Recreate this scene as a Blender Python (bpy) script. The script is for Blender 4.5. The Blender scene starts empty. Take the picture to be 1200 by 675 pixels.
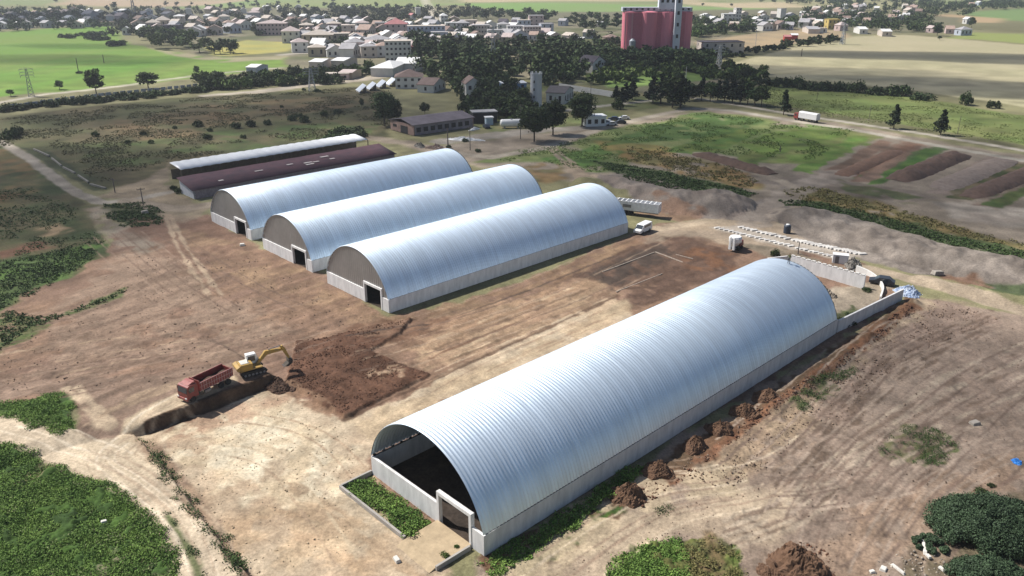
import bpy, bmesh, math, random
import numpy as np
from mathutils import Vector, Matrix
PI = math.pi
R_ = math.radians
scene = bpy.context.scene
COL = scene.collection
rng = random.Random(7)

# ------------------------------------------------------------------ camera
CAMH, PITCH, FPX = 52.0, R_(21.65), 935.0
SP, CP = math.sin(PITCH), math.cos(PITCH)
cam_d = bpy.data.cameras.new('camera')
cam = bpy.data.objects.new('camera', cam_d)
COL.objects.link(cam)
cam.location = (0, 0, CAMH)
cam.rotation_euler = (PI/2 - PITCH, 0, 0)
cam_d.sensor_width = 36.0
cam_d.lens = FPX/1200*36
cam_d.clip_start = 0.5
cam_d.clip_end = 40000
scene.camera = cam

def G(px, py, z=0.0):
    """survey helper: the point of the site at height z seen at photo position px,py"""
    u = (px-600)/FPX
    v = (337.5-py)/FPX
    t = (CAMH-z)/(SP - v*CP)
    return t*u, t*(CP+v*SP)

def HZ(px, yb, yt, zb=0.0):
    """height of something standing at (px,yb) whose top is seen at row yt"""
    X, Y = G(px, yb, zb)
    v = (337.5-yt)/FPX
    # v = (Y*s+(z-H)*c)/(Y*c-(z-H)*s)
    w = Y*(v*CP-SP)/(CP+v*SP)
    return w+CAMH

# ------------------------------------------------------------------ noise
def _hash(ix, iy, seed):
    h = (ix.astype(np.int64)*374761393 + iy.astype(np.int64)*668265263 + seed*982451653) & 0xffffffff
    h = ((h ^ (h >> 13))*1274126177) & 0xffffffff
    h = (h ^ (h >> 16)) & 0xffffffff
    return h.astype(np.float64)/4294967295.0

def vnoise(x, y, seed=0):
    ix = np.floor(x); iy = np.floor(y)
    fx = x-ix; fy = y-iy
    fx = fx*fx*(3-2*fx); fy = fy*fy*(3-2*fy)
    a = _hash(ix, iy, seed); b = _hash(ix+1, iy, seed)
    c = _hash(ix, iy+1, seed); d = _hash(ix+1, iy+1, seed)
    return (a*(1-fx)+b*fx)*(1-fy)+(c*(1-fx)+d*fx)*fy

def fbm(x, y, wl, octv=4, seed=0, res=None, gain=.55):
    """fractal noise 0..1 about .5; octaves finer than the local mesh spacing fade out"""
    out = np.zeros_like(x); tot = 0
    amp = 1.0
    for o in range(octv):
        n = vnoise(x/wl+17.3*o, y/wl-9.1*o, seed*31+o)-.5
        if res is not None:
            n = n*np.clip(wl/(1.5*res)-.6, 0, 1)
        out += n*amp; tot += amp
        amp *= gain; wl *= .5
    return out/tot*1.6+.5

def sstep(a, b, x):
    t = np.clip((x-a)/(b-a), 0, 1)
    return t*t*(3-2*t)

def seg_dist(x, y, ax, ay, bx, by):
    dx, dy = bx-ax, by-ay
    L2 = dx*dx+dy*dy+1e-9
    t = np.clip(((x-ax)*dx+(y-ay)*dy)/L2, 0, 1)
    return np.hypot(x-ax-t*dx, y-ay-t*dy)

def poly_sd(x, y, P):
    d = np.full(x.shape, 1e9)
    ins = np.zeros(x.shape, bool)
    n = len(P)
    for i in range(n):
        ax, ay = P[i]; bx, by = P[(i+1) % n]
        d = np.minimum(d, seg_dist(x, y, ax, ay, bx, by))
        if ay != by:
            c = ((ay > y) != (by > y)) & (x < (bx-ax)*(y-ay)/(by-ay)+ax)
            ins ^= c
    return np.where(ins, d, -d)

def line_sd(x, y, P, w):
    d = np.full(x.shape, 1e9)
    for (ax, ay), (bx, by) in zip(P[:-1], P[1:]):
        d = np.minimum(d, seg_dist(x, y, ax, ay, bx, by))
    return w/2-d

def W(*pts):
    return [G(px, py) for px, py in pts]

# ------------------------------------------------------------------ the hangars' frame on the ground
TH = R_(46.17)
Lx, Ly = math.sin(TH), math.cos(TH)          # along the hangars
Rx, Ry = math.cos(TH), -math.sin(TH)         # across them
HANG = {  # front right base corner, length, width, wall, rise
    4: (-2.65, 61.35, 72.9, 18.6, 2.42, 7.3),
    3: (-20.07, 119.77, 62.1, 18.8, 2.32, 6.75),
    2: (-37.0, 138.65, 62.0, 18.8, 2.33, 6.65),
    1: (-54.0, 157.55, 62.0, 18.8, 2.30, 6.6)}

# ------------------------------------------------------------------ ground: heights and soils
BANK_A, BANK_B = G(160, 514), G(322, 451)
_bl = math.hypot(BANK_B[0]-BANK_A[0], BANK_B[1]-BANK_A[1])
BDX, BDY = (BANK_B[0]-BANK_A[0])/_bl, (BANK_B[1]-BANK_A[1])/_bl
SPOIL = [  # long low spoil banks: polyline, half width, height
    (W((700, 218), (760, 232), (815, 243), (850, 240)), 8, 2.8),
    (W((945, 254), (1010, 274), (1085, 297), (1150, 313), (1260, 338)), 8, 2.4),
    (W((1090, 330), (1150, 345), (1220, 360)), 3, 1.2),
]
EMB = W((905, 478), (985, 421), (1070, 356))
VERGE = W((160, 514), (200, 560), (228, 600), (262, 640), (300, 690))

def height(x, y, res=None):
    x = np.asarray(x, float); y = np.asarray(y, float)
    z = np.zeros_like(x)
    d = np.hypot(x, y)
    # terrace above the excavated floor
    s = (x-BANK_A[0])*BDX+(y-BANK_A[1])*BDY
    q = -(x-BANK_A[0])*BDY+(y-BANK_A[1])*BDX
    jag = (fbm(x, y, 2.5, 3, 5, res)-.5)*.4
    bank = 1.5*sstep(0, .5, q+jag)*(1-sstep(9, 26, q))*sstep(0, 1, (s-1.6+np.clip(q, 0, 6)*5.0)/(1.4+np.clip(q, 0, 6)*4.6))*(1-sstep(_bl-.5, _bl+1.5, s))
    vs = poly_sd(x, y, VERGE+W((0, 690), (0, 514)))
    verge = .8*sstep(-.25, .25, vs+jag*.6)*(1-sstep(4, 18, vs))
    # the haul road ramps smoothly from the verge up to the terrace
    z += np.where(q > 0, np.maximum(bank, verge*(1-sstep(0, 7, q))), np.maximum(bank, verge))
    for i, (P, hw, h) in enumerate(SPOIL):
        dd = -line_sd(x, y, P, 0)
        n = fbm(x, y, 6, 4, 40+i, res)
        z += h*np.clip(1-(dd/hw)**2*(.6+.8*n), 0, 1)**.8*(.45+.9*n)
    dd = -line_sd(x, y, EMB, 0)
    z += .55*np.exp(-(dd/1.3)**2)*(.4+1.2*fbm(x, y, 2, 3, 77, res))
    # topsoil plot stands a little proud of the scraped floor
    z += .4*sstep(-.1, .3, poly_sd(x, y, PLOT)+(fbm(x, y, 1.2, 3, 8, res)-.5)*.4)
    z += (fbm(x, y, 40, 3, 2, res)-.5)*.5*sstep(80, 200, d)
    z += (fbm(x, y, 350, 3, 3)-.5)*8*sstep(700, 1600, d)
    return z

PLOTP = [(334, 451), (346, 401), (387, 396), (414, 387), (484, 374), (470, 392), (436, 412), (482, 432), (506, 440), (404, 491)]
PLOT = W(*PLOTP)

def hz(x, y):
    return float(height(np.array([x]), np.array([y]))[0])

def GP(px, py, z=None):
    """ground point incl. its height"""
    zz = 0.0
    for _ in range(4):
        X, Y = G(px, py, zz)
        zz = hz(X, Y)
    return Vector((X, Y, zz))

# colour zones, painted one over the other. Albedos, linear.
SOIL = (.198, .128, .085); SAND = (.44, .345, .235); TOPS = (.105, .052, .03); GREYS = (.215, .185, .158)
WEED = (.055, .105, .022); DGRN = (.035, .062, .022); CROP = (.115, .225, .034); SCRUB = (.095, .08, .043)
DRY = (.21, .135, .06); WHEAT = (.36, .32, .205)
Z = []
def zone(pts, c1, c2=None, wl=6, edge=1.0, ew=4, soft=.4, cover=1.0, cw=3, rough=.05, kind=0, line=None, streak=None, seed=0, world=False):
    Z.append(dict(P=pts if world else W(*pts), c1=c1, c2=c2 or c1, wl=wl, edge=edge, ew=ew, soft=soft, cover=cover, cw=cw,
                  rough=rough, kind=kind, line=line, streak=streak, seed=seed+len(Z)))

def mul(c, k): return tuple(v*k for v in c)

# far plain, strips of crops
zone([(-400, 8), (1700, 8), (1700, -30), (-400, -30)], (.16, .20, .075), (.28, .26, .14), wl=300, edge=60, ew=300, soft=30, rough=0)
zone([(60, 7), (180, 9), (330, 4), (420, -6), (100, -6)], (.36, .27, .18), (.30, .25, .14), wl=200, edge=10, ew=100, soft=12, rough=0)
zone([(-60, 18), (70, 8), (110, 13), (40, 20), (-60, 26)], (.22, .25, .10), (.26, .24, .12), wl=80, edge=12, ew=60, soft=8, rough=0)
zone([(300, 2), (400, -3), (540, 6), (500, 10), (330, 12), (180, 12)], (.17, .24, .08), (.22, .24, .10), wl=120, edge=10, ew=80, soft=8, rough=0)
zone([(540, 4), (820, 2), (820, -5), (540, -5)], (.40, .33, .20), (.34, .28, .16), wl=200, edge=6, ew=100, soft=8, rough=0)
zone([(520, 6), (600, 5), (750, 6), (900, 9), (900, 14), (750, 16), (600, 13)], (.16, .27, .07), (.19, .26, .09), wl=150, edge=6, ew=80, soft=6, rough=0)
zone([(590, 14), (740, 17), (740, 20), (590, 16)], (.40, .34, .19), wl=60, edge=3, ew=50, soft=4, rough=0)
zone([(780, 3), (920, 2), (960, 8), (860, 9)], (.42, .34, .21), wl=60, edge=5, ew=50, soft=6, rough=0)
zone([(1130, 14), (1240, 8), (1240, 26), (1130, 22)], (.15, .22, .08), wl=80, edge=5, ew=50, soft=6, rough=0)
zone([(1080, 20), (1110, 16), (1180, 22), (1170, 26), (1100, 25)], (.36, .26, .15), wl=40, edge=4, ew=30, soft=4, rough=0)
# town ground
zone([(-60, 36), (60, 33), (140, 30), (240, 66), (330, 64), (330, 78), (420, 92), (560, 100), (620, 115), (900, 105), (830, 70), (930, 52), (1000, 40), (1130, 38), (1130, 20), (900, 10), (600, 14), (300, 10), (100, 12), (-60, 20)],
     (.09, .10, .045), (.20, .175, .12), wl=22, edge=8, ew=30, soft=4, rough=0, seed=5)
zone([(240, 55), (290, 47), (345, 50), (340, 60), (270, 66), (250, 65)], (.34, .30, .09), (.27, .27, .10), wl=20, edge=3, ew=15, soft=2, rough=0)
zone([(815, 50), (870, 41), (930, 33), (985, 36), (1000, 45), (925, 52), (860, 60), (830, 58)], (.36, .27, .16), (.25, .20, .13), wl=18, edge=4, ew=15, soft=2, rough=0)
zone([(560, 90), (640, 95), (760, 110), (780, 122), (700, 150), (600, 165), (530, 140)], (.10, .12, .045), (.17, .15, .08), wl=12, edge=3, ew=10, soft=2, rough=0)
zone([(705, 92), (760, 84), (830, 84), (840, 92), (760, 100), (710, 104)], (.15, .22, .06), (.12, .18, .05), wl=10, edge=3, ew=10, soft=2, rough=0)
zone([(493, 0), (497, 5), (500, 12), (508, 23), (516, 23), (506, 10), (500, 1)], (.5, .45, .36), wl=10, edge=1, soft=2, rough=0, kind=1)
# crop field at the far edge of the site
zone([(-260, 60), (0, 38), (75, 33), (130, 31), (150, 52), (176, 56), (212, 61), (240, 67), (335, 66), (335, 78), (240, 90), (130, 101), (0, 114), (-260, 140)],
     CROP, (.155, .215, .048), wl=60, edge=4, ew=20, soft=3, rough=0, kind=2, streak=(0.15, 9))
zone([(175, 56), (212, 62), (262, 68), (340, 65), (330, 70), (262, 73), (205, 66)], (.30, .25, .17), wl=10, edge=3, ew=10, soft=1.5, cover=.7, cw=12, rough=0)
# wheat
zone([(820, 84), (925, 56), (1000, 43), (1060, 41), (1110, 45), (1260, 57), (1260, 135), (1055, 104), (905, 90)], WHEAT, (.32, .295, .18), wl=50, edge=3, ew=20, soft=2, rough=0, kind=3)
zone([(1110, 45), (1140, 38), (1260, 42), (1260, 56), (1140, 46)], (.22, .25, .08), wl=30, edge=3, ew=20, soft=2, rough=0)
# scrub field behind the sheds
zone([(-80, 150), (0, 138), (120, 124), (240, 112), (330, 107), (440, 100), (470, 125), (460, 160), (200, 200), (120, 225), (40, 175), (-80, 170)],
     SCRUB, (.06, .064, .028), wl=14, edge=3, ew=10, soft=2, rough=.1, seed=3)
zone([(90, 150), (230, 125), (300, 118), (430, 112), (430, 125), (300, 140), (180, 165)], (.14, .095, .05), (.11, .085, .045), wl=9, edge=6, ew=12, soft=3, cover=.55, cw=12, rough=.1)
zone([(60, 170), (160, 165), (300, 150), (440, 140), (440, 160), (200, 190), (130, 195)], (.055, .085, .026), (.075, .075, .034), wl=8, edge=5, ew=9, soft=2, cover=.6, cw=9, rough=.1)
# yard between sheds and farm buildings, meadow behind the hangars
zone([(430, 160), (520, 170), (600, 158), (700, 150), (830, 126), (1000, 148), (1210, 183), (1230, 320), (1010, 262), (900, 250), (800, 225), (700, 215), (600, 200), (560, 195)],
     (.20, .165, .125), (.26, .215, .165), wl=12, edge=3, ew=8, soft=2, rough=.1)
zone([(560, 190), (600, 176), (650, 170), (720, 150), (830, 130), (930, 145), (1000, 152), (985, 168), (950, 192), (900, 190), (830, 178), (780, 178), (700, 205), (640, 190)],
     (.085, .15, .034), (.16, .18, .06), wl=6, edge=3, ew=8, soft=1.5, cover=.86, cw=7, rough=.1, streak=(-.25, 5))
zone([(600, 196), (650, 188), (670, 210), (640, 215)], DRY, (.13, .12, .05), wl=5, edge=2, ew=5, soft=1.5, cover=.7, cw=5, rough=.1)
zone([(700, 165), (770, 170), (800, 182), (860, 195), (893, 212), (885, 222), (820, 212), (760, 195), (715, 185)], (.25, .155, .06), (.17, .15, .05), wl=7, edge=3, ew=7, soft=2, cover=.75, cw=6, rough=.1)
zone([(690, 186), (750, 196), (800, 205), (860, 218), (888, 226), (865, 237), (800, 226), (740, 212)], (.04, .085, .022), (.06, .09, .03), wl=5, edge=2, ew=6, soft=1, cover=.9, rough=.12)
zone([(915, 222), (960, 218), (1040, 240), (1110, 262), (1215, 290), (1215, 298), (1100, 272), (1000, 246), (930, 236)], (.20, .14, .05), (.12, .115, .04), wl=5, edge=2, ew=6, soft=1.5, cover=.85, rough=.1)
zone([(915, 232), (960, 234), (1040, 252), (1110, 272), (1215, 296), (1215, 312), (1080, 279), (1000, 258), (920, 246)], (.035, .06, .02), (.05, .075, .028), wl=4, edge=2, ew=5, soft=1, cover=.95, rough=.12)
zone([(1010, 192), (1050, 180), (1100, 172), (1112, 176), (1045, 204), (1005, 210)], (.05, .095, .026), (.08, .12, .035), wl=4, edge=2, ew=5, soft=1, cover=.9, rough=.1)
zone([(930, 175), (985, 152), (1040, 160), (985, 182), (960, 192), (900, 190)], (.12, .19, .04), (.16, .17, .06), wl=5, edge=2, ew=5, soft=1, cover=.9, rough=.1)
zone([(990, 195), (1060, 165), (1085, 168), (1020, 196), (1000, 203)], (.20, .125, .085), wl=4, edge=2, ew=4, soft=1.5, cover=.85, rough=.2)
zone([(1105, 212), (1160, 193), (1215, 185), (1215, 212), (1160, 236), (1110, 228)], (.06, .07, .03), (.16, .11, .07), wl=5, edge=2, ew=5, soft=1, cover=.8, rough=.15)
zone([(960, 205), (1050, 222), (1100, 235), (1060, 240), (980, 224)], (.09, .10, .05), (.17, .14, .09), wl=5, edge=2, ew=5, soft=1.5, cover=.7, rough=.15)
zone([(1090, 235), (1215, 245), (1215, 270), (1130, 258)], (.33, .29, .24), (.26, .22, .18), wl=7, edge=2, ew=5, soft=1.5, cover=.85, rough=.1)
zone([(925, 200), (1000, 158), (1022, 161), (950, 203)], (.095, .17, .035), (.15, .19, .055), wl=4, edge=1.2, ew=4, soft=.5, cover=1.0, rough=.2)
zone([(958, 206), (1030, 164), (1046, 167), (976, 210)], (.19, .125, .088), (.15, .105, .075), wl=4, edge=1.2, ew=4, soft=.5, cover=1.0, rough=.2)
zone([(1000, 212), (1066, 168), (1082, 171), (1022, 214)], (.21, .135, .095), (.16, .11, .08), wl=4, edge=1.2, ew=4, soft=.5, cover=1.0, rough=.2)
zone([(1018, 216), (1085, 174), (1104, 177), (1040, 214)], (.05, .105, .024), (.085, .14, .035), wl=4, edge=1.2, ew=4, soft=.5, cover=1.0, rough=.2)
zone([(1086, 226), (1158, 182), (1176, 185), (1108, 229)], (.24, .19, .155), (.19, .145, .115), wl=4, edge=1.2, ew=4, soft=.5, cover=1.0, rough=.2)
zone([(1112, 232), (1180, 189), (1215, 193), (1140, 236)], (.06, .075, .03), (.13, .10, .06), wl=4, edge=1.2, ew=4, soft=.5, cover=1.0, rough=.2)
zone([(850, 192), (930, 150), (950, 153), (880, 196)], (.10, .16, .036), (.15, .17, .055), wl=4, edge=1.2, ew=4, soft=.5, cover=1.0, rough=.2)
zone([(780, 178), (850, 150), (900, 152), (830, 182)], (.07, .125, .03), (.12, .15, .04), wl=4, edge=1.2, ew=4, soft=.5, cover=1.0, rough=.2)
zone([(1140, 240), (1215, 208), (1215, 222), (1170, 244)], (.17, .12, .09), (.22, .17, .13), wl=4, edge=1.2, ew=4, soft=.5, cover=1.0, rough=.2)
zone([(1150, 240), (1215, 214), (1215, 222), (1175, 244)], (.06, .09, .028), (.10, .12, .04), wl=4, edge=1, ew=3, soft=.5, rough=.2)
zone([(985, 206), (1004, 208), (1078, 170), (1064, 168)], (.17, .10, .068), (.22, .135, .09), wl=3, edge=.8, ew=3, soft=.5, rough=.2)
zone([(880, 214), (935, 204), (1000, 214), (1060, 222), (1100, 232), (1050, 238), (960, 222)], (.20, .165, .135), (.15, .12, .095), wl=4, edge=1, ew=3, soft=.8, cover=.9, rough=.2)
zone([(985, 214), (1040, 222), (1085, 232), (1050, 236), (990, 224)], (.07, .09, .035), (.11, .11, .05), wl=3, edge=1.2, ew=3, soft=.6, cover=.75, rough=.2)
zone([(700, 172), (760, 148), (830, 134), (900, 142), (860, 156), (780, 166)], (.04, .085, .022), (.07, .12, .032), wl=4, edge=2, ew=6, soft=1.2, cover=.75, cw=5, rough=.2)
zone([(860, 168), (930, 148), (985, 156), (900, 184)], (.15, .20, .05), (.10, .16, .035), wl=4, edge=1.5, ew=6, soft=1, cover=.7, cw=5, rough=.2)
zone([(640, 186), (700, 170), (730, 178), (680, 200)], (.06, .13, .028), (.10, .16, .04), wl=4, edge=1.5, ew=5, soft=1, cover=.8, cw=5, rough=.2)
# grassland between the two right hand roads and the wheat
zone([(880, 104), (905, 98), (1060, 112), (1240, 142), (1240, 178), (1100, 162), (1000, 146), (900, 130)], (.105, .145, .042), (.15, .16, .06), wl=14, edge=2, ew=8, soft=1.5, rough=.05, streak=(-.2, 6))
zone([(780, 118), (880, 118), (1000, 137), (1240, 176), (1240, 184), (1000, 146), (850, 126), (790, 126)], (.12, .115, .06), wl=6, edge=1, soft=1, rough=.05)
# left side grass
zone([(-120, 170), (0, 166), (50, 195), (85, 225), (105, 240), (115, 262), (128, 285), (118, 302), (75, 330), (0, 368), (-120, 400)], (.048, .066, .026), (.10, .085, .045), wl=9, edge=2.5, ew=8, soft=1, rough=.12)
zone([(-80, 178), (10, 176), (40, 200), (35, 230), (0, 245), (-80, 240)], (.19, .115, .055), (.10, .09, .04), wl=8, edge=4, ew=8, soft=3, cover=.75, cw=8, rough=.1)
zone([(-60, 315), (0, 305), (60, 295), (120, 283), (112, 300), (70, 328), (0, 363), (-60, 380)], (.07, .13, .03), (.05, .08, .025), wl=5, edge=2, ew=5, soft=1, cover=.85, cw=4, rough=.15)
zone([(-20, 300), (40, 285), (60, 290), (0, 306)], (.14, .07, .045), wl=4, edge=1.5, soft=1, cover=.8, rough=.1)
zone([(45, 268), (70, 262), (82, 270), (60, 278)], (.28, .20, .12), wl=3, edge=1.5, soft=1, cover=.8, rough=.1)
zone([(120, 240), (170, 236), (195, 250), (190, 264), (150, 268), (128, 255)], (.045, .06, .027), (.07, .07, .035), wl=4, edge=1.5, soft=.8, rough=.2)
zone([(20, 172), (60, 178), (110, 212), (128, 222), (110, 224), (60, 196)], (.04, .05, .025), wl=4, edge=1, soft=.8, cover=.85, rough=.15)
# the graded site itself
zone([(-80, 420), (0, 362), (70, 330), (125, 300), (135, 268), (190, 262), (245, 250), (300, 288), (382, 320), (456, 372), (560, 350), (740, 275), (770, 262), (830, 262), (920, 285), (1010, 310), (1060, 345), (1000, 390), (560, 640), (500, 640), (400, 560), (300, 480), (180, 520), (80, 478), (-80, 478)],
     SOIL, (.17, .11, .08), wl=11, edge=1.5, ew=4, soft=.5, rough=.10, streak=(.62, 7), seed=2)
zone([(130, 300), (200, 300), (330, 380), (300, 430), (180, 430), (60, 440), (60, 380)], (.25, .18, .13), (.2, .14, .1), wl=8, edge=4, ew=7, soft=2, cover=.7, cw=6, rough=.08, streak=(.62, 7))
zone([(150, 255), (245, 252), (296, 290), (250, 320), (190, 300)], (.17, .105, .075), (.13, .08, .055), wl=5, edge=2, ew=5, soft=1.5, cover=.7, cw=4, rough=.16)
zone([(200, 262), (290, 290), (380, 330), (450, 372), (420, 384), (330, 350), (240, 310)], (.25, .17, .105), (.16, .10, .07), wl=4, edge=2, ew=4, soft=1, cover=.8, cw=3, rough=.12, streak=(.62, 4))
zone([(0, 440), (100, 415), (250, 402), (330, 392), (330, 400), (230, 425), (90, 452), (0, 460)], (.17, .115, .085), (.21, .145, .10), wl=4, edge=1.5, ew=4, soft=1, cover=.75, cw=3, rough=.14, streak=(.62, 8))
zone([(0, 365), (55, 378), (148, 338), (145, 346), (70, 372), (40, 392), (-10, 420), (-40, 400), (30, 383), (-10, 380)], (.06, .10, .028), (.09, .10, .04), wl=3, edge=1.2, ew=3, soft=.5, cover=.85, cw=2.5, rough=.2)
zone([(100, 245), (122, 240), (150, 270), (190, 290), (150, 300), (128, 280)], (.26, .22, .17), (.20, .15, .11), wl=5, edge=1.5, ew=4, soft=1.5, cover=.8, rough=.12)
zone([(110, 232), (180, 205), (200, 190), (196, 215), (222, 238), (248, 240), (240, 255), (200, 262), (170, 236)], (.21, .165, .12), (.26, .20, .14), wl=5, edge=1.5, ew=4, soft=1, cover=.9, rough=.08)
# yard around the three hangars' near sides
zone([(456, 374), (560, 352), (740, 280), (770, 285), (700, 318), (600, 352), (500, 382), (420, 400)], (.24, .165, .10), (.14, .085, .055), wl=4, edge=2, ew=4, soft=1, cover=.85, cw=3, rough=.12, streak=(.80, 6))
zone([(480, 385), (600, 352), (690, 326), (720, 345), (650, 380), (570, 415), (505, 430), (470, 405)], (.34, .245, .155), (.24, .16, .105), wl=5, edge=2, ew=4, soft=1, cover=.9, cw=3, rough=.1, streak=(.80, 7))
zone([(420, 392), (520, 372), (700, 322), (715, 330), (600, 374), (520, 408), (470, 410)], (.20, .125, .08), (.28, .19, .12), wl=3, edge=1.5, ew=3, soft=1, cover=.7, cw=2, rough=.1, streak=(.80, 7))
zone([(672, 324), (720, 300), (770, 278), (800, 276), (868, 300), (850, 322), (780, 350), (700, 372), (740, 340)], (.072, .044, .032), (.105, .066, .048), wl=4, edge=1.2, ew=3, soft=.6, cover=.96, rough=.12, streak=(.80, 4))
zone([(800, 282), (866, 300), (848, 318), (810, 312)], (.16, .08, .042), (.10, .055, .035), wl=4, edge=2, ew=3, soft=1.5, cover=.7, rough=.1)
zone([(690, 318), (770, 285), (800, 290), (760, 318), (720, 340)], (.055, .042, .034), wl=4, edge=2, ew=3, soft=1.5, cover=.7, rough=.1)
zone([(765, 268), (830, 258), (905, 258), (960, 280), (930, 292), (860, 290), (800, 275), (760, 286)], (.30, .235, .165), (.24, .19, .14), wl=6, edge=1.5, ew=4, soft=1, rough=.06)
zone([(860, 285), (920, 292), (985, 312), (960, 316), (900, 302)], (.13, .115, .085), (.2, .165, .12), wl=3, edge=1, ew=3, soft=.6, cover=.8, rough=.12)
# excavated floor
zone([(172, 516), (322, 452), (405, 494), (484, 462), (520, 440), (600, 400), (720, 346), (740, 372), (520, 470), (432, 528), (436, 560), (404, 566), (500, 650), (560, 700), (280, 700), (232, 602), (205, 560)],
     (.335, .25, .17), (.41, .335, .24), wl=5, edge=.8, ew=2.5, soft=.35, rough=.05, seed=4)
zone([(185, 525), (300, 470), (390, 500), (430, 545), (390, 580), (330, 590), (250, 570)], (.56, .495, .37), (.46, .37, .25), wl=2.2, edge=3, ew=5, soft=1, cover=.72, cw=3, rough=.05)
zone([(210, 505), (300, 462), (330, 470), (250, 505), (190, 530)], (.33, .22, .15), wl=3, edge=1.5, ew=3, soft=1, cover=.8, cw=3, rough=.05)
zone([(240, 600), (330, 590), (430, 600), (470, 650), (440, 690), (290, 690)], (.35, .245, .155), (.44, .34, .225), wl=4, edge=3, ew=5, soft=1.5, cover=.75, cw=4, rough=.06, streak=(1.9, 4))
zone([(405, 494), (484, 462), (640, 395), (735, 350), (740, 362), (520, 470), (440, 525)], (.40, .315, .21), (.32, .24, .155), wl=3, edge=1.5, ew=3, soft=1, cover=.85, cw=3, rough=.06, streak=(.80, 5))
PLOTI = len(Z)
zone(PLOTP, (.072, .037, .023), (.115, .061, .039), wl=1.8, edge=.35, ew=1.2, soft=.2, rough=.11, seed=4)
zone([(405, 384), (470, 372), (540, 372), (520, 392), (478, 405), (430, 396)], (.12, .066, .042), (.19, .12, .08), wl=2.5, edge=1.5, ew=3, soft=.6, cover=.8, cw=3, rough=.15)
zone([(430, 440), (475, 428), (470, 446), (440, 454)], (.30, .21, .14), wl=2, edge=1.5, ew=2, soft=.5, cover=.55, cw=1.5, rough=.1)
zone([(300, 452), (345, 446), (405, 492), (395, 492), (330, 462)], (.20, .125, .08), wl=2, edge=.8, ew=2, soft=.5, cover=.75, cw=1.5, rough=.1)
# right of the large hangar
zone([(570, 655), (1075, 348), (1215, 372), (1300, 420), (1300, 700), (560, 700)], (.255, .198, .153), (.205, .155, .12), wl=9, edge=1.2, ew=4, soft=.5, rough=.07, seed=6)
zone([(590, 690), (720, 590), (770, 600), (860, 575), (960, 570), (900, 640), (800, 630), (700, 680)], (.37, .295, .21), (.30, .235, .17), wl=5, edge=1.5, ew=4, soft=1.2, rough=.05)
zone([(770, 560), (900, 470), (965, 425), (985, 440), (955, 500), (900, 550), (850, 578)], (.215, .155, .105), (.28, .21, .14), wl=2.5, edge=2, ew=3, soft=1, cover=.9, cw=2, rough=.16)
zone([(985, 425), (1060, 370), (1100, 352), (1180, 372), (1060, 420), (960, 520), (930, 540), (975, 460)], (.19, .138, .108), (.235, .175, .137), wl=4, edge=2, ew=4, soft=1.5, cover=.75, cw=4, rough=.12)
zone([(960, 420), (1010, 385), (1075, 352), (1110, 352), (1060, 385), (1000, 430)], (.33, .26, .18), (.25, .19, .13), wl=2.5, edge=1.5, ew=3, soft=1, cover=.75, cw=2, rough=.12)
zone([(560, 655), (740, 556), (860, 490), (985, 402), (1068, 345), (1072, 362), (990, 424), (870, 500), (740, 600), (600, 690)], (.085, .058, .036), (.13, .075, .045), wl=3, edge=.9, ew=2, soft=.4, rough=.12)
zone([(760, 580), (850, 512), (985, 418), (1062, 358), (1076, 362), (1000, 420), (900, 486), (790, 570)], (.175, .085, .048), (.13, .07, .04), wl=2, edge=.8, ew=2, soft=.4, cover=.92, rough=.16)
zone([(590, 668), (650, 630), (716, 592), (730, 598), (650, 655), (610, 682)], (.05, .085, .02), (.035, .06, .018), wl=1.5, edge=.8, ew=1.5, soft=.3, rough=.25)
zone([(1105, 455), (1215, 400), (1215, 520), (1140, 545), (1120, 500)], (.22, .165, .127), (.265, .205, .16), wl=4, edge=3, ew=5, soft=1.5, cover=.8, cw=3, rough=.1)
zone([(920, 660), (1010, 600), (1100, 560), (1215, 520), (1215, 560), (1110, 590), (1060, 640), (1000, 700)], (.27, .195, .14), (.21, .145, .10), wl=3, edge=2, ew=3, soft=1, cover=.85, cw=3, rough=.1)
zone([(712, 690), (716, 655), (760, 636), (830, 628), (866, 646), (862, 690)], (.065, .12, .022), (.10, .105, .035), wl=2, edge=1, ew=2, soft=.3, rough=.25)
zone([(800, 640), (830, 628), (866, 646), (862, 690), (810, 690)], (.16, .11, .06), (.09, .10, .04), wl=1.5, edge=1.2, ew=2, soft=.6, cover=.7, cw=1.5, rough=.2)
zone([(1028, 520), (1060, 498), (1100, 502), (1122, 522), (1104, 548), (1040, 540)], (.06, .085, .028), (.10, .10, .045), wl=1.5, edge=1.5, ew=2, soft=.4, cover=.6, cw=1.6, rough=.2)
zone([(925, 470), (960, 440), (1010, 430), (985, 455), (940, 482)], (.07, .09, .035), wl=1.5, edge=1, ew=2, soft=.4, cover=.5, cw=1.5, rough=.2)
zone([(1060, 640), (1215, 560), (1260, 600), (1260, 700), (1060, 700)], (.10, .085, .05), (.19, .14, .10), wl=2, edge=1, ew=2, soft=.5, cover=.85, rough=.15)
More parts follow.
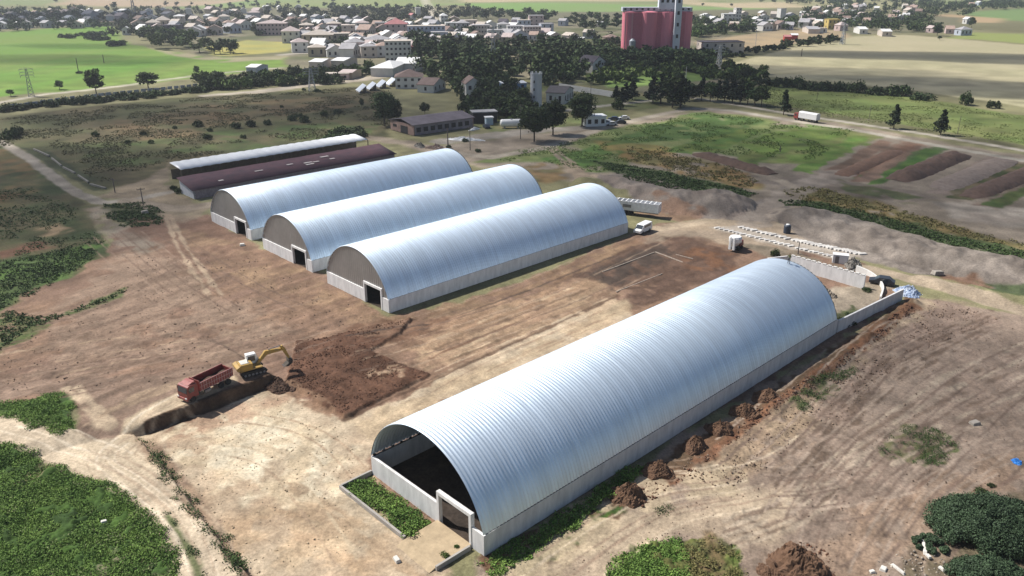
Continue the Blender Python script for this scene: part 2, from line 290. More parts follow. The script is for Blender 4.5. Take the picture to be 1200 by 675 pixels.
# spoil
zone([(690, 212), (720, 203), (790, 216), (860, 236), (895, 232), (930, 240), (920, 256), (880, 262), (820, 258), (760, 246)], GREYS, (.19, .155, .13), wl=5, edge=1.5, ew=4, soft=.8, rough=.22)
zone([(760, 236), (830, 252), (800, 262), (745, 252)], (.20, .125, .085), wl=3, edge=1.5, ew=3, soft=.8, cover=.75, rough=.15)
zone([(900, 252), (960, 252), (1010, 262), (1080, 282), (1215, 314), (1215, 350), (1100, 325), (1020, 308), (960, 288), (925, 272)], (.215, .185, .158), (.14, .118, .10), wl=4, edge=1.5, ew=4, soft=.8, rough=.25)
zone([(1020, 276), (1060, 286), (1070, 300), (1030, 296)], (.16, .135, .115), wl=3, edge=2, ew=3, soft=1, cover=.8, rough=.25)
zone([(1098, 322), (1140, 326), (1170, 340), (1130, 340), (1100, 332)], (.15, .082, .05), (.2, .12, .08), wl=2, edge=1, ew=2, soft=.5, cover=.9, rough=.2)
zone([(1145, 330), (1215, 342), (1215, 358), (1160, 348)], (.045, .07, .026), wl=2, edge=1, ew=2, soft=.4, cover=.85, rough=.2)
zone([(832, 268), (866, 264), (930, 279), (1016, 296), (990, 306), (930, 293)], (.36, .32, .27), (.29, .25, .205), wl=3, edge=.8, ew=3, soft=.6, rough=.04)
# rear yard of the large hangar
zone([(960, 345), (1010, 332), (1045, 335), (1010, 365), (985, 385)], (.30, .25, .19), (.24, .20, .15), wl=4, edge=1, ew=3, soft=.6, rough=.06)
zone([(975, 372), (1000, 360), (1012, 366), (990, 382)], (.06, .08, .03), wl=1.5, edge=.8, ew=1.5, soft=.3, cover=.8, rough=.2)
# lower left weeds
for P in ([(-60, 478), (0, 478), (40, 472), (82, 468), (92, 490), (88, 512), (72, 521), (40, 510), (0, 490), (-60, 480)],
          [(-60, 510), (0, 524), (40, 537), (52, 548), (40, 560), (0, 572), (-60, 580)],
          [(-60, 580), (0, 570), (28, 560), (62, 552), (106, 566), (142, 584), (165, 597), (183, 622), (206, 652), (216, 700), (-60, 700)]):
    zone(P, (.052, .098, .02), (.038, .07, .02), wl=3, edge=.9, ew=2, soft=.25, rough=.3)
zone([(20, 572), (46, 556), (60, 556), (40, 572)], (.36, .265, .175), wl=2, edge=.6, ew=2, soft=.3, rough=.05)
zone([(148, 590), (172, 588), (178, 598), (150, 600)], (.36, .265, .175), wl=2, edge=.6, ew=2, soft=.3, rough=.05)
zone([(95, 672), (130, 650), (190, 648), (225, 672), (225, 700), (90, 700)], (.30, .26, .17), (.2, .2, .11), wl=1.5, edge=1.2, ew=2, soft=.5, cover=.7, cw=1.5, rough=.1)
zone([(-60, 440), (60, 448), (180, 450), (300, 425), (320, 448), (240, 476), (165, 512), (120, 530), (95, 520), (85, 470), (40, 468), (-60, 478)], (.165, .113, .082), (.205, .145, .107), wl=3, edge=1, ew=3, soft=.6, rough=.08, streak=(.62, 6))
zone([(165, 520), (190, 520), (235, 590), (300, 690), (262, 690), (225, 625), (190, 570)], (.18, .125, .088), (.235, .168, .12), wl=2, edge=1, ew=3, soft=.6, rough=.1)
# roads and tracks (line zones)
def track(pts, w, c1=SAND, c2=None, edge=.5, soft=.35, cover=1.0, kind=1, rough=.03, seed=0, wl=4):
    zone(pts, c1, c2 or mul(c1, .82), wl=wl, edge=edge, ew=3, soft=soft, cover=cover, rough=rough, kind=kind, line=w, seed=seed)
track([(-60, 490), (0, 508), (60, 526), (120, 545), (165, 572), (203, 605), (228, 640), (246, 690)], 5.4, (.47, .385, .28))
track([(110, 545), (140, 532), (165, 508), (190, 492), (222, 478), (260, 458)], 3.8, (.45, .36, .25))
track([(112, 543), (140, 548), (160, 560)], 7, (.47, .385, .275))
for off in (-6, 6):
    track([(85+off, 460), (105+off, 485), (125+off, 510)], 1.0, (.42, .33, .23), cover=.9, kind=0)
    track([(258-off*.4, 442), (160+off, 480-off), (100, 505+off)], .7, (.34, .25, .17), cover=.8, kind=0)
track([(198, 612), (215, 640), (228, 662), (240, 700)], .9, (.07, .10, .03), cover=.8, edge=.3, kind=0)
track([(-60, 148), (0, 166), (35, 186), (68, 212), (92, 228), (120, 238), (160, 234), (200, 226)], 3.3, (.29, .255, .21))
track([(150, 236), (190, 244), (215, 245), (245, 240)], 5, (.27, .22, .165))
for off in (-5, 5):
    track([(196+off*.6, 252), (212+off, 288), (232+off*1.3, 318), (252+off*1.5, 345)], .9, (.33, .25, .175), kind=0)
    track([(645+off*.6, 172), (668+off, 192), (688+off*1.3, 214)], 1.2, (.32, .26, .19), kind=0)
track([(665, 190), (690, 214)], 5, (.29, .225, .16), edge=1, cover=.8, kind=0)
track([(520, 178), (575, 184), (640, 173), (700, 152), (760, 137), (812, 127)], 4.5, (.33, .285, .225))
track([(520, 165), (600, 156), (640, 152), (690, 150)], 9, (.27, .24, .20), edge=1.5)
track([(805, 127), (860, 130), (930, 142), (1000, 153), (1100, 171), (1240, 194)], 4.2, (.36, .325, .265))
track([(760, 108), (830, 117), (930, 134), (1000, 145), (1100, 160), (1240, 182)], 3.6, (.38, .345, .285))
track([(640, 132), (700, 125), (760, 118)], 4, (.34, .31, .26))
track([(-80, 128), (0, 120), (55, 110), (145, 100), (240, 87), (330, 79)], 4.0, (.46, .42, .34))
track([(300, 108), (360, 100), (420, 94), (470, 86)], 10, (.40, .345, .27), edge=1.5, kind=1)
track([(240, 112), (300, 107), (340, 103)], 6, (.38, .335, .27), edge=1.5, kind=1)
track([(330, 64), (390, 60), (440, 64)], 7, (.40, .36, .31), edge=1.5, kind=1)
track([(1005, 312), (1060, 325), (1130, 345), (1240, 378)], 4.0, (.36, .29, .21))
track([(770, 268), (830, 260), (910, 264)], 4.0, (.35, .28, .20), cover=.85)
track([(880, 262), (900, 246), (940, 218), (985, 202)], 8, (.28, .235, .19), edge=2, cover=.85)
track([(820, 180), (870, 198), (915, 212), (940, 222)], 4.0, (.30, .25, .19), edge=1.2, cover=.8)
track([(600, 690), (690, 615), (760, 575), (850, 560)], 5, (.43, .345, .235), edge=1, cover=.8)
for i in range(9):
    o = i*9
    track([(1215, 395+o*1.1), (1110, 440+o), (1010, 505+o*.8), (930, 580+o*.55), (850, 610+o*.5)], .55, (.16, .115, .085) if i % 2 else (.35, .285, .215), cover=.6, soft=.25, edge=.35, kind=0, rough=.1, seed=i)
for i in range(5):
    track([(1160, 365+i*6), (1060, 405+i*9), (960, 490+i*12), (905, 545+i*9)], .6, (.125, .088, .064), cover=.65, soft=.25, edge=.4, kind=0, rough=.12, seed=30+i)
for i in range(6):
    track([(0, 415+i*10), (110, 400+i*8), (230, 385+i*7), (330, 365+i*6)], .5, (.15, .10, .07) if i % 2 else (.32, .235, .16), cover=.55, soft=.25, edge=.4, kind=0, rough=.1, seed=50+i)
for i in range(5):
    track([(500+i*9, 402+i*7), (590+i*10, 366+i*6), (690+i*8, 330+i*5)], .5, (.15, .10, .065) if i % 2 else (.40, .30, .2), cover=.6, soft=.25, edge=.35, kind=0, rough=.1, seed=70+i)
for i in range(5):
    track([(330+i*12, 560+i*14), (400+i*12, 600+i*12), (470+i*10, 665+i*6)], .6, (.34, .25, .165), cover=.5, soft=.3, edge=.4, kind=0, seed=90+i)
track([(398, 398), (520, 376), (620, 340), (720, 300)], .45, (.07, .05, .04), cover=.8, soft=.2, edge=.2, kind=0, seed=99)
track([(404, 492), (482, 457), (560, 421), (640, 385), (724, 346)], .75, (.10, .06, .04), edge=.3, soft=.2, cover=.95, kind=0, seed=97, rough=.1)
track([(620, 372), (520, 412), (505, 420)], .5, (.13, .07, .045), cover=.9, soft=.2, edge=.25, kind=0, seed=98)

# dug face, road verge, floors under the arches
zone([(BANK_A[0]-BDY*o_+BDX*a_, BANK_A[1]+BDX*o_+BDY*a_) for a_, o_ in ((1.8, .25), (_bl*.3, .3), (_bl*.7, .2), (_bl+.3, .3))], (.07, .045, .031), (.115, .074, .047), wl=1.5, edge=.22, ew=2, soft=.15, line=1.35, world=True, rough=.04)  # dark topsoil of the cut, with its shade deepened in the colour
track([(162, 516), (200, 560), (228, 600), (262, 640), (300, 690)], 1.0, (.15, .10, .068), (.2, .14, .095), edge=.5, cover=.8, kind=0, soft=.3, wl=1.5)
track([(168, 520), (204, 557), (233, 600), (268, 640)], 1.8, (.20, .14, .095), (.27, .19, .13), edge=.8, cover=.7, kind=0, soft=.4, wl=1.5)
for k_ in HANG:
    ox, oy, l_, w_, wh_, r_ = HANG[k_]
    zone([(ox-Rx*(w_*b_)+Lx*a_, oy-Ry*(w_*b_)+Ly*a_) for a_, b_ in ((.3, 0), (.3, 1), (l_, 1), (l_, 0))], (.06, .045, .035), (.04, .032, .027), wl=3, edge=.1, soft=.1, rough=.05, world=True)  # floors darkened, the shade of the interiors put into the soil colour
rs_ = random.Random(3)
def smooth(pts, k=6):
    out = []
    for i in range(len(pts)-1):
        p0 = pts[max(i-1, 0)]; p1 = pts[i]; p2 = pts[i+1]; p3 = pts[min(i+2, len(pts)-1)]
        for s_ in range(k):
            u = s_/k
            out.append(tuple(.5*(2*p1[a]+(p2[a]-p0[a])*u+(2*p0[a]-5*p1[a]+4*p2[a]-p3[a])*u*u+(-p0[a]+3*p1[a]-3*p2[a]+p3[a])*u**3) for a in (0, 1)))
    return out+[pts[-1]]
def ruts(guide, offs, dark, pale, gauge=2.1, seed=0):
    """pairs of crisp wheel ruts running beside a guide line, in metres on the ground"""
    r = random.Random(seed); P = smooth(W(*guide))
    n = len(P)
    for off in offs:
        wob = [r.uniform(-.5, .5) for _ in range(4)]; a0, b0 = sorted((r.uniform(0, .45), r.uniform(.5, 1)))
        for side in (-.5, .5):
            Q = []
            for i in range(int(a0*n), max(int(b0*n), int(a0*n)+4)):
                if i >= n: break
                p = P[i]; q = P[min(i+1, n-1)]; o = P[max(i-1, 0)]
                dx, dy = q[0]-o[0], q[1]-o[1]; L = math.hypot(dx, dy)+1e-6
                d = off+side*gauge+wob[0]*math.sin(i/n*5+wob[1]*6)
                Q.append((p[0]-dy/L*d, p[1]+dx/L*d))
            c = dark if r.random() < .62 else pale
            zone(Q, c, mul(c, 1.12), wl=3, edge=.12, ew=1.5, soft=.16, cover=.86, cw=2.5, rough=.07, kind=0, line=r.uniform(.16, .34), world=True, seed=seed)
DK, PL = (.13, .093, .072), (.27, .212, .165)
SW = [(1230, 372), (1150, 395), (1075, 432), (1000, 490), (945, 545), (900, 590), (840, 618)]
ruts(SW, [-9+i*2.6+rs_.uniform(-.8, .8) for i in range(9)], DK, PL, seed=1)
ruts([(1230, 440), (1160, 470), (1090, 520), (1040, 565), (1000, 620), (985, 690)], [-7+i*2.9+rs_.uniform(-.8, .8) for i in range(6)], DK, PL, seed=2)
ruts([(1080, 352), (1010, 410), (960, 462), (900, 520), (850, 555)], [-6+i*2.4+rs_.uniform(-.6, .6) for i in range(5)], DK, PL, seed=3)
ruts([(1230, 520), (1150, 545), (1090, 580), (1050, 640), (1030, 690)], [-3+i*1.3 for i in range(6)], (.16, .108, .08), PL, seed=4)
ruts([(850, 565), (930, 570), (1000, 560), (1080, 545)], [-5+i*2.6 for i in range(4)], DK, PL, seed=5)
BK, BP = (.135, .09, .066), (.235, .168, .122)
ruts([(-20, 438), (80, 420), (180, 405), (270, 392), (340, 372), (420, 352)], [-14+i*3.1+rs_.uniform(-1, 1) for i in range(10)], BK, BP, seed=6)
ruts([(-20, 400), (80, 380), (160, 350), (230, 310), (290, 300)], [-10+i*3.4+rs_.uniform(-1, 1) for i in range(6)], BK, BP, seed=7)
ruts([(150, 270), (200, 310), (260, 350), (330, 385)], [-8+i*3.7 for i in range(5)], BK, BP, seed=8)
ruts([(400, 420), (470, 400), (560, 372), (650, 340), (740, 300), (800, 272)], [-7+i*2.6 for i in range(6)], BK, (.28, .205, .145), seed=9)
ruts([(480, 470), (560, 430), (640, 395), (720, 360)], [-3+i*1.3 for i in range(6)], (.22, .15, .10), (.46, .36, .25), seed=10)
ruts([(190, 505), (280, 500), (360, 520), (420, 580), (470, 650), (480, 700)], [-5+i*3.3 for i in range(3)], (.30, .22, .15), (.4, .32, .22), seed=11)
ruts([(250, 690), (232, 640), (205, 605), (165, 572), (130, 545), (160, 515), (200, 488), (240, 470)], [-1.6, -.6, .5, 1.5], (.33, .255, .18), (.54, .46, .35), seed=12)
ruts([(-20, 500), (60, 526), (130, 552), (190, 590), (235, 645)], [-1.5, -.3, .9, 1.7], (.34, .265, .19), (.54, .46, .35), seed=13)
ruts([(590, 690), (690, 620), (770, 580), (860, 565), (930, 540), (1000, 480)], [-4+i*1.4 for i in range(7)], (.22, .16, .115), (.45, .37, .27), seed=14)

def build_ground():
    dep = np.concatenate([np.array([88., 80, 70, 62, 55, 50, 47]), np.arange(45, 1.5, -.06), np.arange(1.5, .28, -.09)])
    az = np.concatenate([-np.arange(180, 62, -6.), -np.arange(62, 42, -.7), np.arange(-42, 42.01, .07), np.arange(42.7, 62, .7), np.arange(62, 180, 6.)])
    az = np.unique(np.round(az, 4))
    rad = CAMH/np.tan(np.radians(dep))
    nr, na = len(rad), len(az)
    A, D = np.meshgrid(np.radians(az), rad)
    x = (D*np.sin(A)).ravel(); y = (D*np.cos(A)).ravel()
    d = D.ravel()
    res = np.maximum(d*np.radians(.07), (d*d/CAMH+CAMH)*np.radians(.06))*.8
    wide = (np.abs(A.ravel()) > R_(42.5))
    res = np.where(wide, np.maximum(res, d*R_(1)), res)
    z0 = height(x, y, res)
    n = len(x)
    col = np.empty((n, 3)); rough = np.full(n, .03); kind = np.zeros(n, int)
    base = np.array((.17, .16, .085))
    nn = fbm(x, y, 60, 4, 1, res)
    col[:] = base*(0.75+.5*nn[:, None])
    for q in Z:
        P = np.array(q['P'])
        m = 12+q['edge']*2+q['soft']*2+(q['line'] or 0)
        sel = np.where((x > P[:, 0].min()-m) & (x < P[:, 0].max()+m) & (y > P[:, 1].min()-m) & (y < P[:, 1].max()+m))[0]
        if not len(sel): continue
        X, Y, Rr = x[sel], y[sel], res[sel]
        sd = line_sd(X, Y, q['P'], q['line']) if q['line'] else poly_sd(X, Y, q['P'])
        near = sd > -(q['edge']*1.3+q['soft']*1.5+.5)
        sel = sel[near]; sd = sd[near]; X = X[near]; Y = Y[near]; Rr = Rr[near]
        if not len(sel): continue
        sd = sd+(fbm(X, Y, q['ew'], 4, 100+q['seed'], Rr)-.5)*2*q['edge']
        soft = np.maximum(q['soft'], Rr*.5)
        a = sstep(-soft, soft, sd)
        if q['cover'] < 1:
            t = fbm(X, Y, q['cw'], 4, 200+q['seed'], Rr)
            c0 = 1-q['cover']
            a = a*sstep(c0-.10, c0+.14, t)*.85
        if q['streak']:
            an, k = q['streak']
            u = X*math.sin(an)+Y*math.cos(an); v = X*math.cos(an)-Y*math.sin(an)
            t = .5*fbm(X, Y, q['wl'], 4, 300+q['seed'], Rr)+.5*fbm(u/k, v, max(q['wl']*.2, 1.0), 4, 400+q['seed'], Rr)
            fine = fbm(u/(k*1.6), v, 1.1, 3, 500+q['seed'], Rr)-.5
        else:
            t = fbm(X, Y, q['wl'], 5, 300+q['seed'], Rr)
        t = sstep(.12, .88, t)[:, None]
        c = np.array(q['c1'])*(1-t)+np.array(q['c2'])*t
        if q['streak']: c = c*(1+.5*fine[:, None])
        col[sel] = col[sel]*(1-a[:, None])+c*a[:, None]
        rough[sel] = rough[sel]*(1-a)+q['rough']*a
        strong = a > .5
        kind[sel[strong]] = q['kind']
    # fine mottling of every soil
    f = fbm(x, y, 2.4, 4, 900, res)*.6+fbm(x, y, .7, 3, 901, res)*.4
    col *= (0.62+.76*f)[:, None]
    g = fbm(x, y, 8, 4, 903, res, .7)
    col *= (1+np.clip((d-140)/80, 0, 1)*(g-.5)*.9)[:, None]
    col = np.clip(col, .012, .62)
    z = z0+rough*2.0*(fbm(x, y, 1.5, 4, 910, res, .7)-.5)*np.clip(1.6-d/220, 0, 1)*1.6
    co = np.stack([x, y, z], 1)
    # faces, split by what the ground is there
    i = np.arange(nr-1)[:, None]*na+np.arange(na)[None, :]
    j = np.arange(nr-1)[:, None]*na+(np.arange(na)[None, :]+1) % na
    q = np.stack([i, i+na, j+na, j], -1).reshape(-1, 4)[:, ::-1]
    kf = kind[q[:, 0]]
    mat = ground_material()
    names = {0: 'ground', 1: 'dirt_road', 2: 'crop_field', 3: 'wheat_field'}
    # smooth normals shared by all the sheets
    cx = co.reshape(nr, na, 3)
    gu = np.roll(cx, -1, 1)-np.roll(cx, 1, 1); gv = np.gradient(cx, axis=0)
    nm = np.cross(gu, gv).reshape(-1, 3)
    nm *= np.sign(nm[:, 2:3]+1e-12)
    nm /= np.linalg.norm(nm, axis=1)[:, None]+1e-12
    for k, name in names.items():
        fq = q[kf == k]
        used = np.unique(fq)
        remap = np.zeros(n, np.int64); remap[used] = np.arange(len(used))
        fq = remap[fq]
        me = bpy.data.meshes.new(name)
        me.vertices.add(len(used)); me.vertices.foreach_set('co', co[used].astype(np.float32).ravel())
        me.loops.add(len(fq)*4); me.loops.foreach_set('vertex_index', fq.ravel().astype(np.int32))
        me.polygons.add(len(fq)); me.polygons.foreach_set('loop_start', np.arange(0, len(fq)*4, 4, dtype=np.int32))
        me.update(calc_edges=True)
        at = me.attributes.new('col', 'FLOAT_COLOR', 'POINT')
        at.data.foreach_set('color', np.concatenate([col[used], np.ones((len(used), 1))], 1).astype(np.float32).ravel())
        me.polygons.foreach_set('use_smooth', np.ones(len(fq), bool))
        me.normals_split_custom_set_from_vertices(nm[used].astype(np.float32))
        me.materials.append(mat)
        o = bpy.data.objects.new(name, me); COL.objects.link(o)
        o['kind'] = 'structure'
        if k == 0:
            # nadir cap
            pass
    return

def ground_material():
    m = bpy.data.materials.new('ground_soil'); m.use_nodes = True
    nt = m.node_tree; nt.nodes.clear()
    out = nt.nodes.new('ShaderNodeOutputMaterial'); b = nt.nodes.new('ShaderNodeBsdfPrincipled')
    b.inputs['Roughness'].default_value = .95
    b.inputs['Specular IOR Level'].default_value = .15
    at = nt.nodes.new('ShaderNodeAttribute'); at.attribute_name = 'col'
    tc = nt.nodes.new('ShaderNodeTexCoord')
    n1 = nt.nodes.new('ShaderNodeTexNoise'); n1.inputs['Scale'].default_value = 2.8; n1.inputs['Detail'].default_value = 6; n1.inputs['Roughness'].default_value = .78
    nt.links.new(tc.outputs['Object'], n1.inputs['Vector'])
    mr = nt.nodes.new('ShaderNodeMapRange'); mr.inputs['From Min'].default_value = .3; mr.inputs['From Max'].default_value = .7
    mr.inputs['To Min'].default_value = .62; mr.inputs['To Max'].default_value = 1.36
    nt.links.new(n1.outputs['Fac'], mr.inputs['Value'])
    mx = nt.nodes.new('ShaderNodeVectorMath'); mx.operation = 'SCALE'
    nt.links.new(at.outputs['Color'], mx.inputs[0]); nt.links.new(mr.outputs['Result'], mx.inputs['Scale'])
    nt.links.new(mx.outputs['Vector'], b.inputs['Base Color'])
    bp = nt.nodes.new('ShaderNodeBump'); bp.inputs['Strength'].default_value = .5; bp.inputs['Distance'].default_value = .12
    nt.links.new(n1.outputs['Fac'], bp.inputs['Height']); nt.links.new(bp.outputs['Normal'], b.inputs['Normal'])
    nt.links.new(b.outputs['BSDF'], out.inputs['Surface'])
    return m

# ------------------------------------------------------------------ materials
MATS = {}
def M(name, c, rough=.8, metal=0., var=.25, scale=1.5, c2=None, island=0., obj_random=0., spec=.4, bump=0., stretch=None):
    if name in MATS: return MATS[name]
    m = bpy.data.materials.new(name); m.use_nodes = True
    nt = m.node_tree; b = nt.nodes['Principled BSDF']
    b.inputs['Roughness'].default_value = rough; b.inputs['Metallic'].default_value = metal
    b.inputs['Specular IOR Level'].default_value = spec
    tc = nt.nodes.new('ShaderNodeTexCoord')
    no = nt.nodes.new('ShaderNodeTexNoise'); no.inputs['Scale'].default_value = scale; no.inputs['Detail'].default_value = 5
    no.inputs['Roughness'].default_value = .65
    if stretch:
        mp = nt.nodes.new('ShaderNodeMapping'); mp.inputs['Scale'].default_value = stretch
        nt.links.new(tc.outputs['Object'], mp.inputs['Vector']); nt.links.new(mp.outputs['Vector'], no.inputs['Vector'])
    else:
        nt.links.new(tc.outputs['Object'], no.inputs['Vector'])
    rp = nt.nodes.new('ShaderNodeValToRGB')
    rp.color_ramp.elements[0].position = .3; rp.color_ramp.elements[1].position = .7
    a = c2 if c2 else mul(c, 1-var)
    rp.color_ramp.elements[0].color = (*a, 1); rp.color_ramp.elements[1].color = (*(c if c2 else mul(c, 1+var*.6)), 1)
    nt.links.new(no.outputs['Fac'], rp.inputs['Fac'])
    last = rp.outputs['Color']
    if island or obj_random:
        hs = nt.nodes.new('ShaderNodeHueSaturation')
        add = None
        if island:
            ge = nt.nodes.new('ShaderNodeNewGeometry')
            mr = nt.nodes.new('ShaderNodeMapRange'); mr.inputs['To Min'].default_value = 1-island; mr.inputs['To Max'].default_value = 1+island
            nt.links.new(ge.outputs['Random Per Island'], mr.inputs['Value']); add = mr.outputs['Result']
        if obj_random:
            oi = nt.nodes.new('ShaderNodeObjectInfo')
            m2 = nt.nodes.new('ShaderNodeMapRange'); m2.inputs['To Min'].default_value = 1-obj_random; m2.inputs['To Max'].default_value = 1+obj_random
            nt.links.new(oi.outputs['Random'], m2.inputs['Value'])
            m3 = nt.nodes.new('ShaderNodeMapRange'); m3.inputs['To Min'].default_value = .5-obj_random*.06; m3.inputs['To Max'].default_value = .5+obj_random*.06
            nt.links.new(oi.outputs['Random'], m3.inputs['Value']); nt.links.new(m3.outputs['Result'], hs.inputs['Hue'])
            if add:
                mm = nt.nodes.new('ShaderNodeMath'); mm.operation = 'MULTIPLY'
                nt.links.new(add, mm.inputs[0]); nt.links.new(m2.outputs['Result'], mm.inputs[1]); add = mm.outputs['Value']
            else: add = m2.outputs['Result']
        nt.links.new(add, hs.inputs['Value']); nt.links.new(last, hs.inputs['Color']); last = hs.outputs['Color']
    nt.links.new(last, b.inputs['Base Color'])
    if bump:
        bp = nt.nodes.new('ShaderNodeBump'); bp.inputs['Strength'].default_value = bump; bp.inputs['Distance'].default_value = .05
        nt.links.new(no.outputs['Fac'], bp.inputs['Height']); nt.links.new(bp.outputs['Normal'], b.inputs['Normal'])
    MATS[name] = m
    return m

# ------------------------------------------------------------------ mesh builder
class MB:
    def __init__(s): s.v = []; s.f = []
    def add(s, vs, fs):
        n = len(s.v); s.v += [tuple(v) for v in vs]; s.f += [tuple(i+n for i in f) for f in fs]; return s
    def box(s, c, d, rz=0., taper=(1, 1), rx=0.):
        cx, cy, cz = c; w, l, h = d[0]/2, d[1]/2, d[2]/2
        P = []
        for k, (tx, ty) in ((-1, (1, 1)), (1, taper)):
            for a, b in ((-1, -1), (1, -1), (1, 1), (-1, 1)):
                P.append(Vector((a*w*tx, b*l*ty, k*h)))
        Mx = Matrix.Translation((cx, cy, cz)) @ Matrix.Rotation(rz, 4, 'Z') @ Matrix.Rotation(rx, 4, 'X')
        return s.add([Mx @ p for p in P], [(3, 2, 1, 0), (4, 5, 6, 7), (0, 1, 5, 4), (1, 2, 6, 5), (2, 3, 7, 6), (3, 0, 4, 7)])
    def bar(s, a, b, w, h=None):
        a, b = Vector(a), Vector(b); h = h or w
        d = (b-a); t = d.normalized(); up = Vector((0, 0, 1)) if abs(t.z) < .95 else Vector((0, 1, 0))
        x = t.cross(up).normalized()*w/2; y = x.normalized().cross(t)*h/2
        P = [p+q for p in (a, b) for q in (-x-y, x-y, x+y, -x+y)]
        return s.add(P, [(3, 2, 1, 0), (4, 5, 6, 7), (0, 1, 5, 4), (1, 2, 6, 5), (2, 3, 7, 6), (3, 0, 4, 7)])
    def tube(s, a, b, r0, r1=None, n=8, cap=True):
        a, b = Vector(a), Vector(b); r1 = r0 if r1 is None else r1
        t = (b-a).normalized(); up = Vector((0, 0, 1)) if abs(t.z) < .95 else Vector((0, 1, 0))
        x = t.cross(up).normalized(); y = x.cross(t)
        P = [p+(x*math.cos(2*PI*i/n)+y*math.sin(2*PI*i/n))*r for p, r in ((a, r0), (b, r1)) for i in range(n)]
        F = [(i, (i+1) % n, n+(i+1) % n, n+i) for i in range(n)]
        if cap: F += [tuple(range(n))[::-1], tuple(range(n, 2*n))]
        return s.add(P, F)
    def prism(s, prof, x0, x1, axis='x'):
        """profile (a,b) extruded along an axis: x: (y,z); y: (x,z); z: (x,y)"""
        n = len(prof)
        f = {'x': lambda t, p: (t, p[0], p[1]), 'y': lambda t, p: (p[0], t, p[1]), 'z': lambda t, p: (p[0], p[1], t)}[axis]
        P = [f(x0, p) for p in prof]+[f(x1, p) for p in prof]
        F = [(i, (i+1) % n, n+(i+1) % n, n+i) for i in range(n)]+[tuple(range(n))[::-1], tuple(range(n, 2*n))]
        return s.add(P, F)
    def lathe(s, prof, n=16, c=(0, 0, 0), axis='z'):
        P = []; F = []
        for (r, z) in prof:
            for i in range(n):
                a, b = r*math.cos(2*PI*i/n), r*math.sin(2*PI*i/n)
                P.append((c[0]+a, c[1]+b, c[2]+z) if axis == 'z' else ((c[0]+z, c[1]+a, c[2]+b) if axis == 'x' else (c[0]+a, c[1]+z, c[2]+b)))
        for k in range(len(prof)-1):
            for i in range(n):
                F.append((k*n+i, k*n+(i+1) % n, (k+1)*n+(i+1) % n, (k+1)*n+i))
        F += [tuple(range(n))[::-1], tuple((len(prof)-1)*n+i for i in range(n))]
        return s.add(P, F)
    def mesh(s, name, mat, smooth=False, recalc=True):
        me = bpy.data.meshes.new(name); me.from_pydata(s.v, [], s.f)
        if recalc:
            bm = bmesh.new(); bm.from_mesh(me); bmesh.ops.recalc_face_normals(bm, faces=bm.faces); bm.to_mesh(me); bm.free()
        if smooth: me.polygons.foreach_set('use_smooth', [True]*len(me.polygons))
        for m in (mat if isinstance(mat, (list, tuple)) else [mat]): me.materials.append(m)
        return me
    def build(s, name, mat, parent=None, smooth=False, bevel=0., recalc=True, loc=None):
        o = bpy.data.objects.new(name, s.mesh(name, mat, smooth, recalc)); COL.objects.link(o)
        if parent: o.parent = parent
        if loc: o.location = loc
        if bevel:
            bv = o.modifiers.new('bevel', 'BEVEL'); bv.width = bevel; bv.segments = 2; bv.limit_method = 'ANGLE'
        return o

def tag(o, label, cat, group=None):
    o['label'] = label; o['category'] = cat
    if group: o['group'] = group
    return o
def thing(name, label, cat, loc=(0, 0, 0), rz=0., group=None):
    o = bpy.data.objects.new(name, None); COL.objects.link(o)
    o.empty_display_size = .3
    o.location = loc; o.rotation_euler = (0, 0, rz)
    return tag(o, label, cat, group)
def kids(o): return list(o.children)
def dup(root, loc, rz=None, label=None, group=None, scale=None):
    r = root.copy(); COL.objects.link(r); r.location = loc
    if rz is not None: r.rotation_euler = (0, 0, rz)
    if label: r['label'] = label
    if group: r['group'] = group
    if scale: r.scale = scale if isinstance(scale, tuple) else (scale,)*3
    for ch in kids(root):
        c = ch.copy(); COL.objects.link(c); c.parent = r
        for g in kids(ch):
            d = g.copy(); COL.objects.link(d); d.parent = c
    return r
def newmesh(name, V, F, mat, smooth=False):
    me = bpy.data.meshes.new(name)
    V = np.asarray(V, np.float32); F = np.asarray(F, np.int32); k = F.shape[1]
    me.vertices.add(len(V)); me.vertices.foreach_set('co', V.ravel())
    me.loops.add(F.size); me.loops.foreach_set('vertex_index', F.ravel())
    me.polygons.add(len(F)); me.polygons.foreach_set('loop_start', np.arange(0, F.size, k, dtype=np.int32))
    me.update(calc_edges=True)
    if smooth: me.polygons.foreach_set('use_smooth', np.ones(len(F), bool))
    me.materials.append(mat)
    return me
def linkmesh(name, me, parent=None):
    o = bpy.data.objects.new(name, me); COL.objects.link(o)
    if parent: o.parent = parent
    return o

